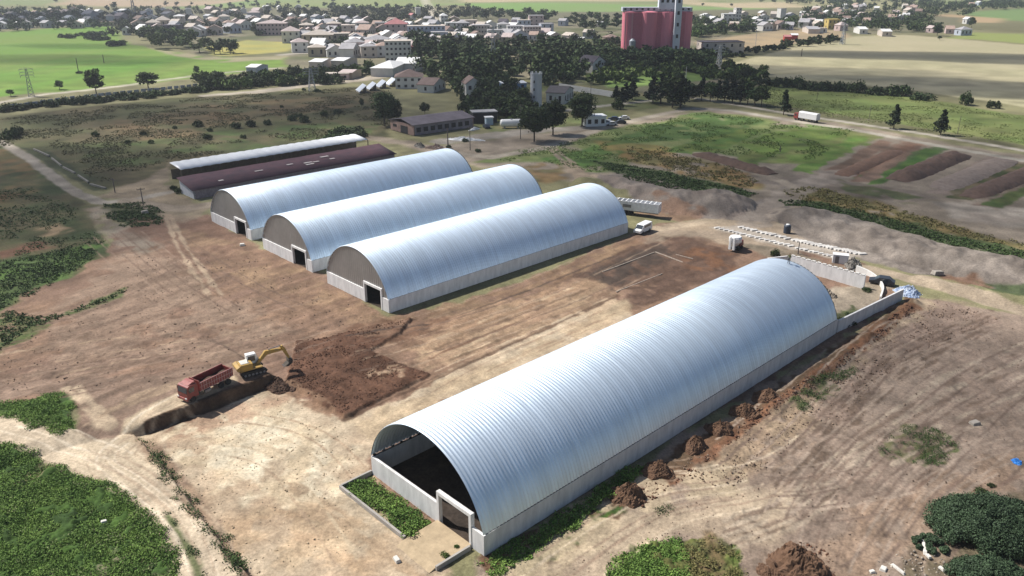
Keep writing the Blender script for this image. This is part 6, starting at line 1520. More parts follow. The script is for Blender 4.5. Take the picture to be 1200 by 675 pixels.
# the pines along the wall and road
for (px, py, yt) in [(722, 118, 96), (733, 120, 94), (741, 117, 95), (729, 124, 106), (765, 120, 93), (774, 122, 90), (783, 118, 91), (788, 126, 92), (797, 126, 90), (806, 118, 96), (812, 116, 93), (822, 118, 92), (832, 119, 93), (841, 118, 91), (849, 120, 93), (858, 121, 94), (867, 122, 94), (876, 122, 95), (884, 124, 98), (892, 125, 100)]:
    yt += ((int(px)*13) % 9)-4
    tree(px, py, yt, 'dark pine in the belt along the pale wall and the far dirt road', 'pine belt by the dirt road', MIDP if int(px*7) % 4 else MID, 1.05+.35*((px*37) % 1.0 if False else ((int(px)*37) % 10)/10), name='pine_tree')
tree(872, 96, 78, 'large mid-green broad tree at the near edge of the wheat field', None, MID, 1.3)
def scatter(poly, n, hmin, hmax, label, group, pool, wide=(1.0, 1.5), seed=0, avoid=3.0, name='tree'):
    rr = random.Random(seed); done = 0; pts = []
    xs = [p[0] for p in poly]; ys = [p[1] for p in poly]; tries = 0
    while done < n and tries < n*60:
        tries += 1
        px, py = rr.uniform(min(xs), max(xs)), rr.uniform(min(ys), max(ys))
        ins = False
        for i in range(len(poly)):
            (ax, ay), (bx, by) = poly[i], poly[(i+1) % len(poly)]
            if (ay > py) != (by > py) and px < (bx-ax)*(py-ay)/(by-ay)+ax: ins = not ins
        if not ins: continue
        if any(abs(px-a) < avoid and abs(py-b) < avoid*.5 for a, b in pts): continue
        # keep house fronts free
        if any(abs(px-hh[0]) < hh[2]*.55 and 0 < py-hh[1] < 2.5 for hh in TOWN): continue
        pts.append((px, py)); done += 1
        q = GP(px, py); h = rr.uniform(hmin, hmax); s = h/10; c, tr = rr.choice(pool); w = rr.uniform(*wide)
        t = thing(name, label, 'tree', q, rr.uniform(0, 6.28), group); t.scale = (s*w, s*w, s)
        linkmesh('crown', c, t)
        if py > 60: linkmesh('trunk', tr, t)
scatter([(480, 56), (560, 58), (640, 62), (690, 62), (700, 78), (660, 95), (610, 86), (560, 112), (520, 96), (495, 80)], 62, 9, 14, 'dark tree in the dense grove between the town and the farm', 'dense dark grove', FAR, (1.0, 1.5), 1, 4)
scatter([(560, 112), (620, 118), (618, 140), (590, 140), (550, 125)], 16, 6, 10, 'dark tree in the hedge belt behind the fuel tank', 'tree belt behind the fuel tank', MID, (1.0, 1.5), 2, 5)
scatter([(690, 60), (730, 62), (800, 68), (830, 70), (830, 84), (760, 84), (700, 82)], 36, 7, 11, 'bushy tree at the foot of the red silos', 'trees below the red silos', FAR, (1.0, 1.6), 3, 4)
scatter([(700, 84), (780, 80), (860, 80), (900, 88), (870, 92), (760, 88)], 16, 4, 7, 'fresh green low tree before the wheat field corner', 'fresh green trees before the wheat', FRESH, (1.2, 1.9), 4, 5)
scatter([(160, 46), (215, 46), (250, 58), (235, 64), (180, 58)], 22, 8, 12, 'green tree in the belt along the crop field corner', 'tree belt at the crop field corner', FAR+FRESH, (1.1, 1.6), 7, 4)
scatter([(250, 58), (275, 62), (270, 66), (248, 64)], 5, 8, 10, 'dark tree by the yellow lot', 'trees by the yellow lot', FAR, (1.2, 1.7), 8, 3)
scatter([(510, 16), (640, 20), (730, 22), (725, 36), (690, 40), (640, 28), (580, 24), (520, 24)], 34, 8, 12, 'dark tree in the wood between the apartment blocks and the far fields', 'wood behind the apartment blocks', FAR, (1.1, 1.7), 10, 4)
scatter([(480, 30), (560, 34), (640, 48), (640, 58), (480, 58)], 16, 7, 11, 'dark tree between the apartment blocks', 'trees between the apartment blocks', FAR, (1.0, 1.4), 11, 6)
scatter([(332, 28), (470, 30), (470, 66), (400, 70), (340, 48)], 18, 6, 10, 'dark tree among the pale town houses', 'trees among the pale town houses', FAR, (1.0, 1.4), 12, 7)
scatter([(810, 24), (900, 30), (935, 24), (950, 30), (850, 42), (812, 48)], 26, 6, 10, 'tree by the houses right of the silos', 'trees by the houses right of the silos', FAR+FRESH, (1.1, 1.6), 13, 4)
scatter([(640, 48), (730, 48), (725, 60), (640, 62)], 12, 7, 10, 'dark tree left of the silo foot', 'trees left of the silo foot', FAR, (1.1, 1.5), 14, 5)
# far right village: too many crowns to count, one wood
def wood(name, label, poly, n, hmin, hmax, seed, mat):
    rs = np.random.RandomState(seed); rr = random.Random(seed); VV = []; done = 0
    xs = [p[0] for p in poly]; ys = [p[1] for p in poly]
    while done < n:
        px, py = rr.uniform(min(xs), max(xs)), rr.uniform(min(ys), max(ys)); ins = False
        for i in range(len(poly)):
            (ax, ay), (bx, by) = poly[i], poly[(i+1) % len(poly)]
            if (ay > py) != (by > py) and px < (bx-ax)*(py-ay)/(by-ay)+ax: ins = not ins
        if not ins or any(abs(px-hh[0]) < hh[2]*.5 and -.6 < py-hh[1] < 2.2 for hh in TOWN): continue
        done += 1; q = GP(px, py); h = rr.uniform(hmin, hmax); r = h*rr.uniform(.4, .65)
        C = [(q.x+rs.normal()*r*.5, q.y+rs.normal()*r*.5, q.z+h*rs.uniform(.3, .75)) for _ in range(5)]
        V, F = leaves(rs, C, [r*rs.uniform(.45, .7) for _ in C], 22, 1.0, .8); VV.append(V)
    V = np.concatenate(VV); o = linkmesh(name, newmesh(name, V, np.arange(len(V)).reshape(-1, 4), mat)); o['label'] = label; o['category'] = 'wood'; o['kind'] = 'stuff'
wood('far_woods', 'hazy tree mass of the far village beyond the wheat field', [(930, 14), (1000, 5), (1080, 6), (1150, 10), (1140, 18), (1085, 22), (1100, 36), (1050, 40), (1000, 34), (940, 32)], 210, 6, 11, 3, leafB)
wood('village_trees', 'shaded tree mass between the roofs of the village beyond the crop field', [(-10, 14), (100, 11), (122, 18), (118, 34), (-10, 38)], 130, 6, 11, 11, leafA)
wood('village_trees', 'tree mass between the houses behind the crop field', [(120, 13), (335, 11), (335, 40), (290, 46), (250, 44), (200, 48), (130, 42)], 170, 5, 9, 12, leafB)
wood('village_trees', 'tree mass between the pale houses in the middle of the town', [(335, 26), (480, 24), (560, 34), (560, 60), (480, 66), (400, 66), (340, 50)], 150, 5, 9, 13, leafA)
wood('far_treeline', 'dark far tree line along the back of the town', [(330, 13), (480, 11), (560, 16), (640, 18), (640, 24), (490, 24), (440, 27), (330, 27)], 190, 6, 11, 14, leafA)
wood('village_trees', 'tree mass among the houses right of the silos', [(812, 22), (900, 26), (950, 22), (960, 34), (900, 36), (850, 42), (812, 46)], 110, 5, 9, 15, leafB)
wood('grove_canopy', 'dark canopy mass of the grove between the town and the farm', [(478, 58), (560, 58), (640, 60), (722, 58), (726, 72), (690, 80), (670, 100), (640, 104), (600, 100), (575, 122), (545, 118), (520, 104), (492, 88)], 170, 6, 11, 16, leafB)
wood('belt_canopy', 'green canopy mass of the belt below the silos', [(690, 62), (740, 66), (830, 70), (838, 80), (760, 84), (700, 84), (680, 92), (660, 100), (665, 80)], 130, 5, 9, 17, leafB)
wood('low_greenery', 'fresh green thicket before the corner of the wheat field', [(700, 88), (770, 80), (850, 82), (900, 92), (880, 98), (800, 92), (730, 98), (690, 100)], 90, 3, 6, 18, leafC)
wood('low_greenery', 'dark green thicket behind the fuel tank and the concrete tower', [(550, 122), (600, 112), (622, 118), (620, 142), (570, 138), (540, 134)], 70, 3, 6, 19, leafA)
wood('low_greenery', 'dark bushes along the lower edge of the brown yard and wheat corner', [(800, 64), (830, 66), (880, 60), (930, 50), (990, 46), (990, 50), (930, 56), (870, 68), (820, 74)], 60, 3, 6, 20, leafA)
wood('distant_treeline', 'bluish distant tree line along the top of the far fields', [(880, 3), (1000, 1), (1210, -1), (1210, 12), (1150, 12), (1050, 6), (940, 7)], 170, 7, 12, 4, leafA)
wood('distant_scrub', 'thin scatter of far bushes behind the village', [(120, 10), (330, 6), (560, 9), (560, 14), (330, 13), (120, 15)], 60, 4, 8, 5, leafA)

# bushes
def bush_mesh(seed, n, per, size, mat, flat=.75):
    rs = np.random.RandomState(seed); C, Rr = [], []
    for i in range(n):
        a = rs.uniform(0, 2*PI); r = math.sqrt(rs.uniform(0, 1))*.72
        C.append((r*math.cos(a), r*math.sin(a), .12+(1-r*r)*.5*rs.uniform(.3, 1.1))); Rr.append(rs.uniform(.24, .42))
    V, F = leaves(rs, C, Rr, per, size, .8); V[:, 2] = np.maximum(V[:, 2], -.02)
    return newmesh('bush', V, F, mat)
BUSH = [bush_mesh(i, 16, 40, .10, m_) for i, m_ in enumerate((leafA, leafA, leafB))]
BUSHF = [bush_mesh(i+9, 16, 40, .10, leafC) for i in range(2)]
def bush(px, py, r, h, label, group=None, pool=None, name='shrub'):
    q = GP(px, py); rr = random.Random(int(px*13+py*7)); o = linkmesh(name, rr.choice(pool or BUSH)); o.location = q
    o.rotation_euler = (0, 0, rr.uniform(0, 6.28)); o.scale = (r*rr.uniform(.85, 1.15), r, h); return tag(o, label, 'shrub', group)
for i in range(34):                     # hedge below the crop field
    s = i/33; px = -8+s*250; py = 131-s*24+rng.uniform(-1.5, 1.5)
    bush(px, py, rng.uniform(3.0, 4.6), rng.uniform(2.5, 4.2), 'dark shrub in the long hedge under the crop field', 'hedge under the crop field')
for i in range(26):
    s = i/25; px = 238+s*150; py = 106-s*9+rng.uniform(-2.5, 1.0)-(8 if i % 3 == 0 else 0)
    bush(px, py, rng.uniform(4, 6.5), rng.uniform(5, 8), 'tall green shrub in the roadside hedge by the grey pylon', 'roadside hedge', BUSH if i % 4 else BUSHF)
for i in range(12):
    bush(345+i*8, 94-i*.6+rng.uniform(-6, 1), rng.uniform(4, 6), rng.uniform(5, 8), 'yellow-green shrub in the hedge before the town road', 'hedge before the town road', BUSHF if i % 2 else BUSH)
for i in range(17):
    s = i/16; px = 895+s*160; py = 100+s*13+rng.uniform(-1, 1)
    if 11 < i < 13: continue
    bush(px, py, rng.uniform(3.2, 5.2), rng.uniform(4.0, 6.5), 'dark shrub in the hedge along the wheat field', 'hedge along the wheat field')
bush(1082, 117, 6.0, 4.2, 'low wide dark shrub on the wheat field boundary')
bush(1131, 123, 3.4, 6.5, 'tall dark shrub on the wheat field boundary')
bush(1164, 127, 2.8, 4.2, 'last small dark shrub on the wheat field boundary')
bush(93, 86, 2.5, 1.6, 'small dark shrub at the foot of the crop field pole')
for (px, py) in [(77, 44), (82, 45), (96, 42), (105, 46), (112, 47), (120, 47), (132, 54), (142, 53), (107, 41), (115, 41)]:
    bush(px, py, rng.uniform(5, 8), rng.uniform(4, 7), 'dark round shrub on the far corner of the crop field', 'shrubs on the crop field corner')
for (px, py, r) in [(112, 160, 1.7), (150, 168, 1.2), (168, 158, 1.4), (177, 168, 1.2), (205, 151, 1.1), (232, 148, 2.2), (243, 163, 1.8), (246, 154, 1.3), (276, 150, 2.2), (294, 148, 2.4), (285, 162, 1.3), (313, 146, 2.0), (343, 141, 2.3), (350, 138, 1.8), (357, 143, 2.6), (380, 136, 2.0), (396, 133, 2.0), (372, 108, 1.8), (356, 106, 1.2), (12, 162, 3.6), (20, 158, 3.0), (330, 126, 1.0)]:
    bush(px, py, r, r*1.25, 'dark isolated shrub in the scrub field behind the sheds', 'shrubs dotted over the scrub field')
for (px, py, r, h) in [(395, 158, 4, 3.0), (410, 157, 5, 3.4), (420, 160, 4, 2.8), (388, 163, 3, 2.2), (402, 162, 4, 2.6)]:
    bush(px, py, r, h, 'low green shrub in the thicket behind the white shelter roof', 'thicket behind the white shelter')
for (px, py, r, h) in [(560, 131, 4.5, 3.5), (572, 132, 4, 3.5), (590, 134, 4, 3.5), (606, 136, 4.5, 4), (615, 139, 4, 4), (600, 142, 3, 2.5)]:
    bush(px, py, r, h, 'bright green shrub behind the fuel tank', 'green shrubs behind the fuel tank', BUSHF)
for (px, py, r, h) in [(724, 128, 3.0, 4.5), (545, 166, 1.2, 1.6), (526, 174, 1.2, 1.5), (560, 178, 1.4, 1.2)]:
    bush(px, py, r, h, {724: 'round dark shrub before the pine belt', 545: 'small shrub beside the long white film heap', 526: 'small shrub at the stub pole', 560: 'small shrub beside the utility pole behind the hangar'}[px])
bush(908, 302, 1.2, 2.2, 'thin shrub behind the crown of the large hangar')
for (px, py, r, h) in [(210, 226, 1.6, 1.6), (203, 222, 1.3, 1.3)]:
    bush(px, py, r, h, 'dark shrub against the gable of the purple-roofed shed' if px == 210 else 'small dark shrub at the corner of the purple-roofed shed')
for (px, py, r, h) in [(952, 352, 1.4, .9), (990, 379, 1.8, 1.0), (1000, 371, 1.4, .8), (1015, 341, 1.0, .8)]:
    bush(px, py, r, h, {952: 'green weedy shrub under the retaining wall', 990: 'green weedy shrub between hangar corner and long wall', 1000: 'smaller weedy shrub along the long wall', 1015: 'small shrub by the end post of the retaining wall'}[px])
# large dark bushes at the lower right: dense small leaves
def big_bush(px, py, rx, ry, h, n, per, size, seed, label):
    rs = np.random.RandomState(seed); C, Rr = [], []
    for i in range(n):
        a = rs.uniform(0, 2*PI); r = math.sqrt(rs.uniform(0, 1))
        C.append((r*math.cos(a)*rx*.9, r*math.sin(a)*ry*.9, h*(.15+.75*(1-r**2.4))*rs.uniform(.75, 1.0))); Rr.append(h*rs.uniform(.2, .36))
    V, F = leaves(rs, C, Rr, per, size, .85); V[:, 2] = np.maximum(V[:, 2], -.05)
    q = GP(px, py); t = thing('large_bush', label, 'bush', q)
    linkmesh('crown', newmesh('crown', V, F, M('leaf_bluegreen', (.066, .108, .052), .7, c2=(.032, .056, .028), scale=.4, island=.4, spec=.3)), t)
    m = MB()
    for i in range(9):
        a = rs.uniform(0, 6.28); r = rs.uniform(0, .6); m.tube((r*rx*math.cos(a)*.7, r*ry*math.sin(a)*.7, -.1), (r*rx*math.cos(a), r*ry*math.sin(a), h*.7), .05, .02, 6)
    m.build('stem', bark, t)
big_bush(1162, 622, 6.6, 4.6, 3.0, 190, 620, .085, 1, 'largest dark green bush filling the lower corner')
big_bush(1158, 682, 4.2, 2.6, 2.0, 100, 520, .085, 2, 'lower dark green bush cut by the bottom edge')
big_bush(1090, 640, 1.7, 1.6, .9, 34, 330, .085, 3, 'small low bush around the white concrete posts')
for (px, py, r, h) in [(1150, 578, .9, .6), (1162, 570, .5, .4)]:
    bush(px, py, r, h, 'tiny dark shrub on the earth above the largest bush' if px == 1150 else 'very small shrub nearest the blue sheet')
for (px, py, r, h) in [(522, 655, .55, .5), (535, 645, .3, .4)]:
    bush(px, py, r, h, 'small green shrub by the kerb of the ramp' if px == 522 else 'tiny shrub on the ramp edge', None, BUSHF).location.z += .33

# ------------------------------------------------------------------ low weeds
weed_m = M('weed_green', (.16, .25, .055), .8, c2=(.07, .135, .028), scale=.35, island=.5, spec=.2)
weed_d = M('weed_dark', (.062, .105, .03), .8, c2=(.036, .06, .02), scale=.9, island=.5, spec=.2)
weed_y = M('weed_dry', (.20, .17, .07), .85, c2=(.11, .11, .04), scale=.9, island=.4, spec=.2)
def weeds(name, label, polys, dens, hgt, mat, seed, cover=1., cw=3., size=.22, z=None, world=None):
    rs = np.random.RandomState(seed); X, Y = [], []
    for P in (world or [W(*p) for p in polys]):
        P = np.array(P); x0, y0 = P.min(0); x1, y1 = P.max(0)
        n = int((x1-x0)*(y1-y0)*dens); x = rs.uniform(x0, x1, n); y = rs.uniform(y0, y1, n)
        sd = poly_sd(x, y, P)+(fbm(x, y, 2, 3, 61)-.5)*1.4
        k = sd > rs.uniform(-.3, 1.0, n)**3*2.2
        if cover < 1: k &= fbm(x, y, cw, 3, 62+seed) > (1-cover)
        X.append(x[k]); Y.append(y[k])
    x = np.concatenate(X); y = np.concatenate(Y)
    zz = height(x, y) if z is None else np.full(x.shape, z)
    n = len(x); k = 4
    x = np.repeat(x, k); y = np.repeat(y, k); zz = np.repeat(zz, k); N = n*k
    hn = np.repeat(.25+1.5*np.clip(fbm(x[::k], y[::k], 2.2, 3, 63), 0, 1.2)**1.5, k)
    p = np.stack([x+rs.normal(size=N)*.16, y+rs.normal(size=N)*.16, zz+rs.uniform(.05, 1, N)*hgt*hn], 1)
    u = rs.normal(size=(N, 3)); u[:, 2] = np.abs(u[:, 2])+.4; u /= np.linalg.norm(u, axis=1)[:, None]
    a = np.cross(u, rs.normal(size=(N, 3))); a /= np.linalg.norm(a, axis=1)[:, None]; b = np.cross(u, a)
    s = size*rs.uniform(.5, 1.3, (N, 1))
    V = np.stack([p-a*s, p-b*s*.5, p+a*s, p+b*s*.5], 1).reshape(-1, 3)
    o = linkmesh(name, newmesh(name, V, np.arange(N*4).reshape(-1, 4), mat)); o['label'] = label; o['category'] = 'weeds'; o['kind'] = 'stuff'
    return o
weeds('weeds', 'dense green weeds filling the lower left corner', [[(-60, 580), (0, 570), (28, 560), (62, 552), (106, 566), (142, 584), (165, 597), (183, 622), (206, 652), (216, 700), (-60, 700)]], 80, .34, weed_m, 1, .88, size=.105)
weeds('weeds', 'narrow wedge of green weeds at the left road edge', [[(-60, 510), (0, 524), (40, 537), (52, 548), (40, 560), (0, 572), (-60, 580)]], 75, .34, weed_m, 2, .9, size=.105)
weeds('weeds', 'oval patch of green weeds above the left road', [[(-60, 478), (0, 478), (40, 472), (82, 468), (92, 490), (88, 512), (72, 521), (40, 510), (0, 490), (-60, 480)]], 70, .34, weed_m, 3, .86, size=.11)
weeds('weeds', 'thin weeds along the verge between road and dug floor', [[(165, 520), (178, 518), (215, 566), (246, 605), (290, 672), (276, 680), (240, 640), (205, 590)], [(196, 606), (204, 612), (236, 660), (250, 690), (238, 690), (222, 655)], [(262, 640), (280, 650), (300, 690), (278, 690)]], 34, .28, weed_d, 4, .55, 1.5, size=.11)
weeds('weeds', 'green weeds growing in the kerbed bed before the open hangar', None, 70, .5, weed_m, 5, .95, size=.13,
      world=[[axis_pt(4, kx0+.2, -.3), axis_pt(4, kx1+.3, -.3), axis_pt(4, kx1+.3, ky+.2), axis_pt(4, kx0+.2, ky+.2)]])
weeds('weeds', 'green weed strip along the shaded right wall of the large hangar', None, 55, .42, weed_m, 6, .92, size=.13,
      world=[[axis_pt(4, .3, -1.2), axis_pt(4, 2.9, -1.2), axis_pt(4, 3.0, 10), axis_pt(4, 2.8, 17), axis_pt(4, 1.8, 24), axis_pt(4, .4, 22)]])
weeds('weeds', 'green weed patch at the middle of the lower edge', [[(712, 690), (716, 655), (760, 636), (800, 630), (812, 690)]], 55, .36, weed_m, 7, .92, size=.13)
weeds('weeds', 'browning weed patch beside the green one at the lower edge', [[(800, 640), (830, 628), (866, 646), (868, 690), (805, 690)]], 40, .3, weed_y, 8, .75, size=.12)
weeds('weeds', 'sparse weeds on the graded earth right of the soil piles', [[(1028, 520), (1060, 498), (1100, 502), (1122, 522), (1104, 548), (1040, 540)], [(925, 470), (960, 440), (1010, 430), (985, 455), (940, 482)], [(760, 596), (778, 592), (792, 602), (780, 606)]], 40, .28, weed_d, 9, .5, 1.5, size=.085)
weeds('weeds', 'uneven dark grass beside the left track', [[(-20, 312), (60, 296), (122, 284), (112, 302), (70, 330), (0, 364), (-20, 370)], [(0, 365), (70, 372), (148, 338), (146, 346), (60, 378), (0, 410)], [(122, 240), (170, 237), (194, 250), (188, 263), (150, 268), (128, 256)]], 9, .3, weed_d, 10, .7, 3, size=.2)
weeds('weeds', 'tall dark weeds on the strip below the meadow', [[(690, 188), (750, 196), (800, 206), (860, 219), (888, 227), (865, 237), (800, 226), (740, 212)], [(915, 234), (960, 236), (1040, 254), (1110, 274), (1215, 298), (1215, 312), (1080, 279), (1000, 258), (920, 246)]], 5, .35, weed_d, 11, .85, 3, size=.26)
weeds('weeds', 'dry orange weeds on the bank above the spoil', [[(915, 222), (960, 218), (1040, 240), (1110, 262), (1215, 290), (1215, 296), (1100, 270), (1000, 246), (930, 234)], [(730, 170), (800, 182), (860, 196), (890, 212), (880, 220), (800, 206), (745, 190)]], 3.5, .3, weed_y, 12, .6, 3, size=.24)
weeds('scrub_growth', 'rough olive scrub growth over the field behind the sheds', [[(-80, 150), (0, 140), (120, 126), (240, 114), (330, 108), (440, 101), (468, 125), (450, 158), (200, 188), (120, 215), (45, 176), (-80, 170)]], 1.6, .3, M('scrub_leaf', (.10, .095, .045), .85, c2=(.065, .07, .03), scale=.05, island=.35, spec=.2), 21, .5, 9, size=.24)
weeds('scrub_growth', 'green weedy growth over the meadow behind the hangars', [[(560, 188), (600, 177), (650, 171), (720, 151), (830, 131), (930, 146), (1000, 153), (985, 168), (950, 190), (900, 190), (830, 178), (780, 178), (700, 203), (640, 190)]], 1.8, .25, M('meadow_leaf', (.12, .175, .045), .85, c2=(.075, .125, .03), scale=.08, island=.35, spec=.2), 22, .5, 7, size=.22)
weeds('scrub_growth', 'rough grass on the far grassland beyond the dirt roads', [[(880, 106), (905, 100), (1060, 114), (1240, 144), (1240, 176), (1100, 160), (1000, 144), (900, 128)]], 1.0, .2, M('meadow_dry', (.15, .175, .06), .85, c2=(.11, .14, .042), scale=.05, island=.3, spec=.2), 23, .5, 10, size=.24)
weeds('weeds', 'pale flowering weeds among the dense lower left weeds', [[(0, 575), (100, 568), (178, 622), (206, 690), (0, 690)]], 5, .45, M('weed_pale', (.22, .24, .12), .85, c2=(.13, .17, .06), scale=.9, island=.4, spec=.2), 24, .5, 2, size=.11)
weeds('weeds', 'dark low growth over the field left of the pale track', [[(-120, 200), (0, 200), (50, 228), (95, 248), (122, 284), (75, 328), (0, 366), (-120, 400)]], 2.2, .25, weed_d, 25, .5, 6, size=.2)
# clods lying on worked soil
def clods(name, label, polys, dens, smin, smax, mat, seed, cover=.8):
    rs = np.random.RandomState(seed); X, Y = [], []
    for P in [W(*p) for p in polys]:
        P = np.array(P); x0, y0 = P.min(0); x1, y1 = P.max(0); n = int((x1-x0)*(y1-y0)*dens)
        x = rs.uniform(x0, x1, n); y = rs.uniform(y0, y1, n); k = (poly_sd(x, y, P) > .3) & (fbm(x, y, 3, 3, seed) > 1-cover); X.append(x[k]); Y.append(y[k])
    x = np.concatenate(X); y = np.concatenate(Y); z = height(x, y); n = len(x)
    s = smin+(smax-smin)*rs.uniform(0, 1, n)**3
    base = np.array([(1, 0, 0), (0, 1, 0), (-1, 0, 0), (0, -1, 0), (0, 0, .9), (0, 0, -.6)], float)
    V = (base[None]+rs.normal(size=(n, 6, 3))*.22)*s[:, None, None]
    a = rs.uniform(0, 6.28, n); c, sn = np.cos(a)[:, None], np.sin(a)[:, None]
    V = np.stack([V[..., 0]*c-V[..., 1]*sn+x[:, None], V[..., 0]*sn+V[..., 1]*c+y[:, None], V[..., 2]+z[:, None]], -1).reshape(-1, 3)
    f = np.array([(0, 1, 4), (1, 2, 4), (2, 3, 4), (3, 0, 4), (1, 0, 5), (2, 1, 5), (3, 2, 5), (0, 3, 5)])
    F = (f[None]+np.arange(n)[:, None, None]*6).reshape(-1, 3)
    o = linkmesh(name, newmesh(name, V, F, mat)); o['label'] = label; o['category'] = 'soil clods'; o['kind'] = 'stuff'
clods('soil_clods', 'crumbled dark clods covering the brown topsoil plot', [PLOTP], 14, .04, .16, M('clod_dark', (.13, .062, .036), .95, c2=(.075, .036, .022), scale=1, island=.4), 1)
clods('soil_clods', 'scattered clods on the rough earth right of the soil piles', [[(780, 552), (900, 470), (965, 425), (990, 440), (955, 500), (900, 550), (850, 578)], [(985, 425), (1060, 370), (1100, 352), (1180, 372), (1060, 420), (960, 520), (930, 540), (975, 460)]], 5, .05, .2, M('clod_brown', (.24, .17, .12), .95, c2=(.14, .095, .07), scale=1, island=.4), 2)
clods('soil_clods', 'loose clods spilling along the earth strip by the hangar wall', [[(760, 585), (850, 512), (985, 418), (1062, 358), (1076, 364), (1000, 424), (900, 490), (790, 575)]], 12, .05, .25, M('clod_dark', (0, 0, 0)), 3)
clods('soil_clods', 'pale lumps strewn over the dug floor', [[(185, 525), (320, 458), (400, 498), (430, 545), (395, 580), (440, 640), (300, 680), (240, 600)]], 3.5, .03, .13, M('clod_pale', (.5, .42, .3), .95, c2=(.33, .25, .16), scale=1, island=.3), 4)
clods('soil_clods', 'lumps on the graded brown field behind the truck', [[(0, 420), (150, 300), (300, 300), (450, 372), (330, 400), (200, 470), (0, 470)]], 1.2, .05, .18, M('clod_brown', (0, 0, 0)), 5)
clods('soil_clods', 'small stones scattered over the graded earth at the right', [[(600, 690), (760, 600), (930, 500), (1080, 380), (1215, 385), (1215, 560), (1080, 600), (1000, 690)]], 2.2, .03, .12, M('clod_brown', (0, 0, 0)), 8, .75)
clods('soil_clods', 'dried weed tussocks and stones along the verge of the haul road', [[(165, 520), (190, 520), (235, 590), (300, 690), (262, 690), (225, 625), (190, 570)]], 6, .04, .16, M('clod_pale', (0, 0, 0)), 9, .7)
clods('soil_clods', 'stones and rubble scraps by the lower right bushes', [[(1000, 690), (1030, 640), (1070, 640), (1115, 655), (1110, 690)]], 9, .05, .22, M('clod_rubble', (.42, .38, .32), .9, c2=(.16, .12, .09), scale=1, island=.5), 6)

clods('soil_clods', 'loose earth spilled round the soil piles', [[(715, 598), (755, 598), (790, 570), (760, 560)], [(850, 520), (915, 480), (905, 462), (870, 478)], [(880, 690), (900, 650), (940, 630), (980, 650), (985, 690)]], 12, .05, .22, M('clod_dark', (0, 0, 0)), 7, .75)
# ------------------------------------------------------------------ a worker on the roof
def person(loc, rz, label, top, trouser):
    t = thing('person', label, 'person', loc, rz)
    J = {'pel': (0, 0, .95, .15), 'ch': (0, .02, 1.28, .18), 'nk': (0, .03, 1.48, .065), 'hd': (0, .06, 1.63, .1), 'tp': (0, .06, 1.74, .07)}
    for s, n in ((-1, 'l'), (1, 'r')):
        J.update({'h'+n: (s*.1, 0, .9, .1), 'k'+n: (s*.13, .06, .5, .075), 'a'+n: (s*.15, 0, .08, .05), 'f'+n: (s*.17, .16, .04, .045),
                  's'+n: (s*.2, .02, 1.4, .07), 'e'+n: (s*.32, .06, 1.15, .05), 'w'+n: (s*.3, .24, .98, .04), 'd'+n: (s*.28, .33, .95, .04)})
    E = [('pel', 'ch'), ('ch', 'nk'), ('nk', 'hd'), ('hd', 'tp')]+[(a+n, b+n) for n in 'lr' for a, b in (('h', 'k'), ('k', 'a'), ('a', 'f'), ('s', 'e'), ('e', 'w'), ('w', 'd'))]+[('pel', 'hl'), ('pel', 'hr'), ('ch', 'sl'), ('ch', 'sr')]
    ks = list(J)
    me = bpy.data.meshes.new('body'); me.from_pydata([J[k][:3] for k in ks], [(ks.index(a), ks.index(b)) for a, b in E], [])
    o = linkmesh('body', me, t); sk = o.modifiers.new('skin', 'SKIN'); o.modifiers.new('sub', 'SUBSURF').levels = 2
    o.modifiers['sub'].render_levels = 2
    for i, k in enumerate(ks):
        me.skin_vertices[0].data[i].radius = (J[k][3], J[k][3])
    me.skin_vertices[0].data[0].use_root = True
    # clothing by height
    m = bpy.data.materials.new('worker_clothes'); m.use_nodes = True; nt = m.node_tree
    tc = nt.nodes.new('ShaderNodeTexCoord'); sp = nt.nodes.new('ShaderNodeSeparateXYZ'); rp = nt.nodes.new('ShaderNodeValToRGB'); rp.color_ramp.interpolation = 'CONSTANT'
    dv = nt.nodes.new('ShaderNodeMath'); dv.operation = 'DIVIDE'; dv.inputs[1].default_value = 2.0
    nt.links.new(tc.outputs['Object'], sp.inputs[0]); nt.links.new(sp.outputs['Z'], dv.inputs[0]); nt.links.new(dv.outputs[0], rp.inputs['Fac'])
    e = rp.color_ramp.elements; e[0].position = 0; e[0].color = (*trouser, 1); e[1].position = .475; e[1].color = (*top, 1)
    k = e.new(.745); k.color = (.35, .2, .14, 1); k = e.new(.84); k.color = (.03, .02, .015, 1)
    nt.links.new(rp.outputs['Color'], nt.nodes['Principled BSDF'].inputs['Base Color']); me.materials.append(m)
    return t
X4, Y4 = axis_pt(4, -h4[3]/2+1.0, h4[2]-1.6)
person((X4, Y4, arch_z(-h4[3]/2+1.0, h4[3]-.1, h4[4]+.14, h4[5]-.14)+.1), 2.2, 'worker in an olive top and dark trousers standing on the crown of the largest roof', (.10, .095, .03), (.025, .025, .03))

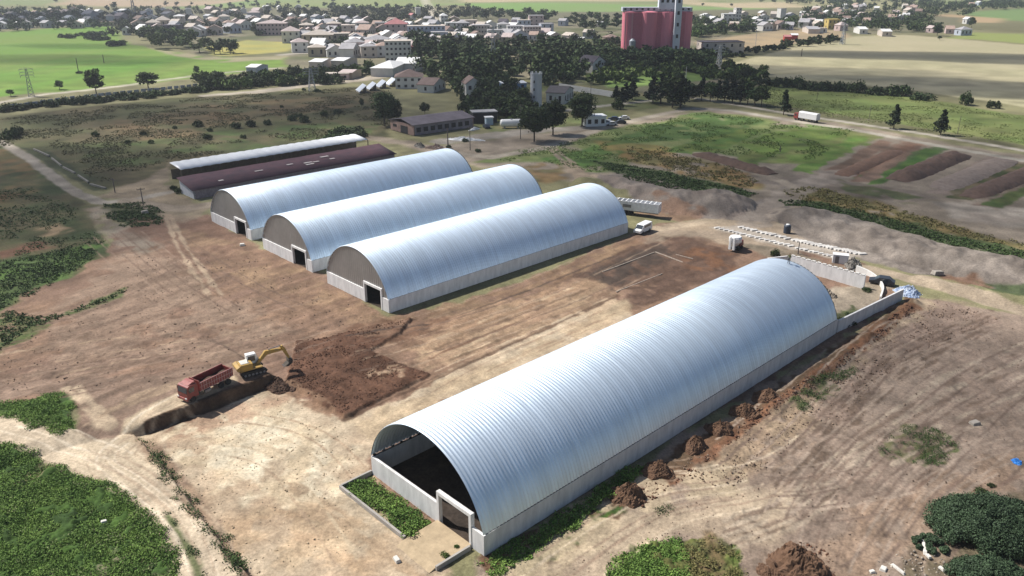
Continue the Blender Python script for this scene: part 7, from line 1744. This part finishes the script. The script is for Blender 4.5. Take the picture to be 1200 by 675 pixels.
# ------------------------------------------------------------------ air and clouds
def build_air(sund):
    me = MB().box((0, 3000, 37), (26000, 26000, 100)).mesh('haze', [])
    # box bottom -13 .. top 87
    m = bpy.data.materials.new('haze_air'); m.use_nodes = True; nt = m.node_tree
    for n in list(nt.nodes):
        if n.type == 'BSDF_PRINCIPLED': nt.nodes.remove(n)
    v = nt.nodes.new('ShaderNodeVolumePrincipled'); v.inputs['Density'].default_value = HAZE; v.inputs['Color'].default_value = (.86, .91, 1, 1); v.inputs['Anisotropy'].default_value = .3
    nt.links.new(v.outputs['Volume'], nt.nodes['Material Output'].inputs['Volume']); me.materials.clear(); me.materials.append(m)
    o = linkmesh('haze', me); o['kind'] = 'stuff'
HAZE = .00016
def build_clouds(sund):
    m = bpy.data.materials.new('cloud_vapour'); m.use_nodes = True; nt = m.node_tree
    for n in list(nt.nodes):
        if n.type == 'BSDF_PRINCIPLED': nt.nodes.remove(n)
    v = nt.nodes.new('ShaderNodeVolumePrincipled'); v.inputs['Density'].default_value = .008; v.inputs['Color'].default_value = (1, 1, 1, 1); v.inputs['Anisotropy'].default_value = .5
    nt.links.new(v.outputs['Volume'], nt.nodes['Material Output'].inputs['Volume'])
    Hc = 700
    off = sund*(Hc/sund.z)
    # centre of the shade (photo position), radii across/along in metres, thickness, turn
    for (px, py, rx, ry, tz, rz) in CLOUDS:
        X, Y = G(px, py)
        rs = np.random.RandomState(int(px)); bm = bmesh.new(); bmesh.ops.create_icosphere(bm, subdivisions=5, radius=1)
        for vv in bm.verts:
            c = vv.co; n = fbm(np.array([c.x*2+c.z]), np.array([c.y*2-c.z]), 1.0, 3, int(abs(px)))[0]
            k = .72+.56*n; vv.co = Vector((c.x*k*rx, c.y*k*ry, c.z*k*tz/2))
        me = bpy.data.meshes.new('cloud'); bm.to_mesh(me); bm.free(); me.materials.append(m)
        o = linkmesh('cloud', me); o.location = (X+off.x, Y+off.y, Hc); o.rotation_euler = (0, 0, rz); o['kind'] = 'structure'
CLOUDS = [(960, 195, 120, 66, 125, -.35), (1210, 480, 26, 36, 60, .5), (80, 215, 85, 44, 170, .2), (640, 118, 110, 50, 120, .1), (1080, 66, 190, 34, 240, -.25), (1130, 104, 170, 34, 200, -.3), (910, 84, 80, 34, 170, -.1), (50, 24, 170, 90, 260, 0), (10, 70, 110, 16, 200, .1), (110, 54, 60, 14, 120, .1), (300, 135, 80, 30, 110, .1)]
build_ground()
SUND = build_light()
build_air(SUND)
build_clouds(SUND)
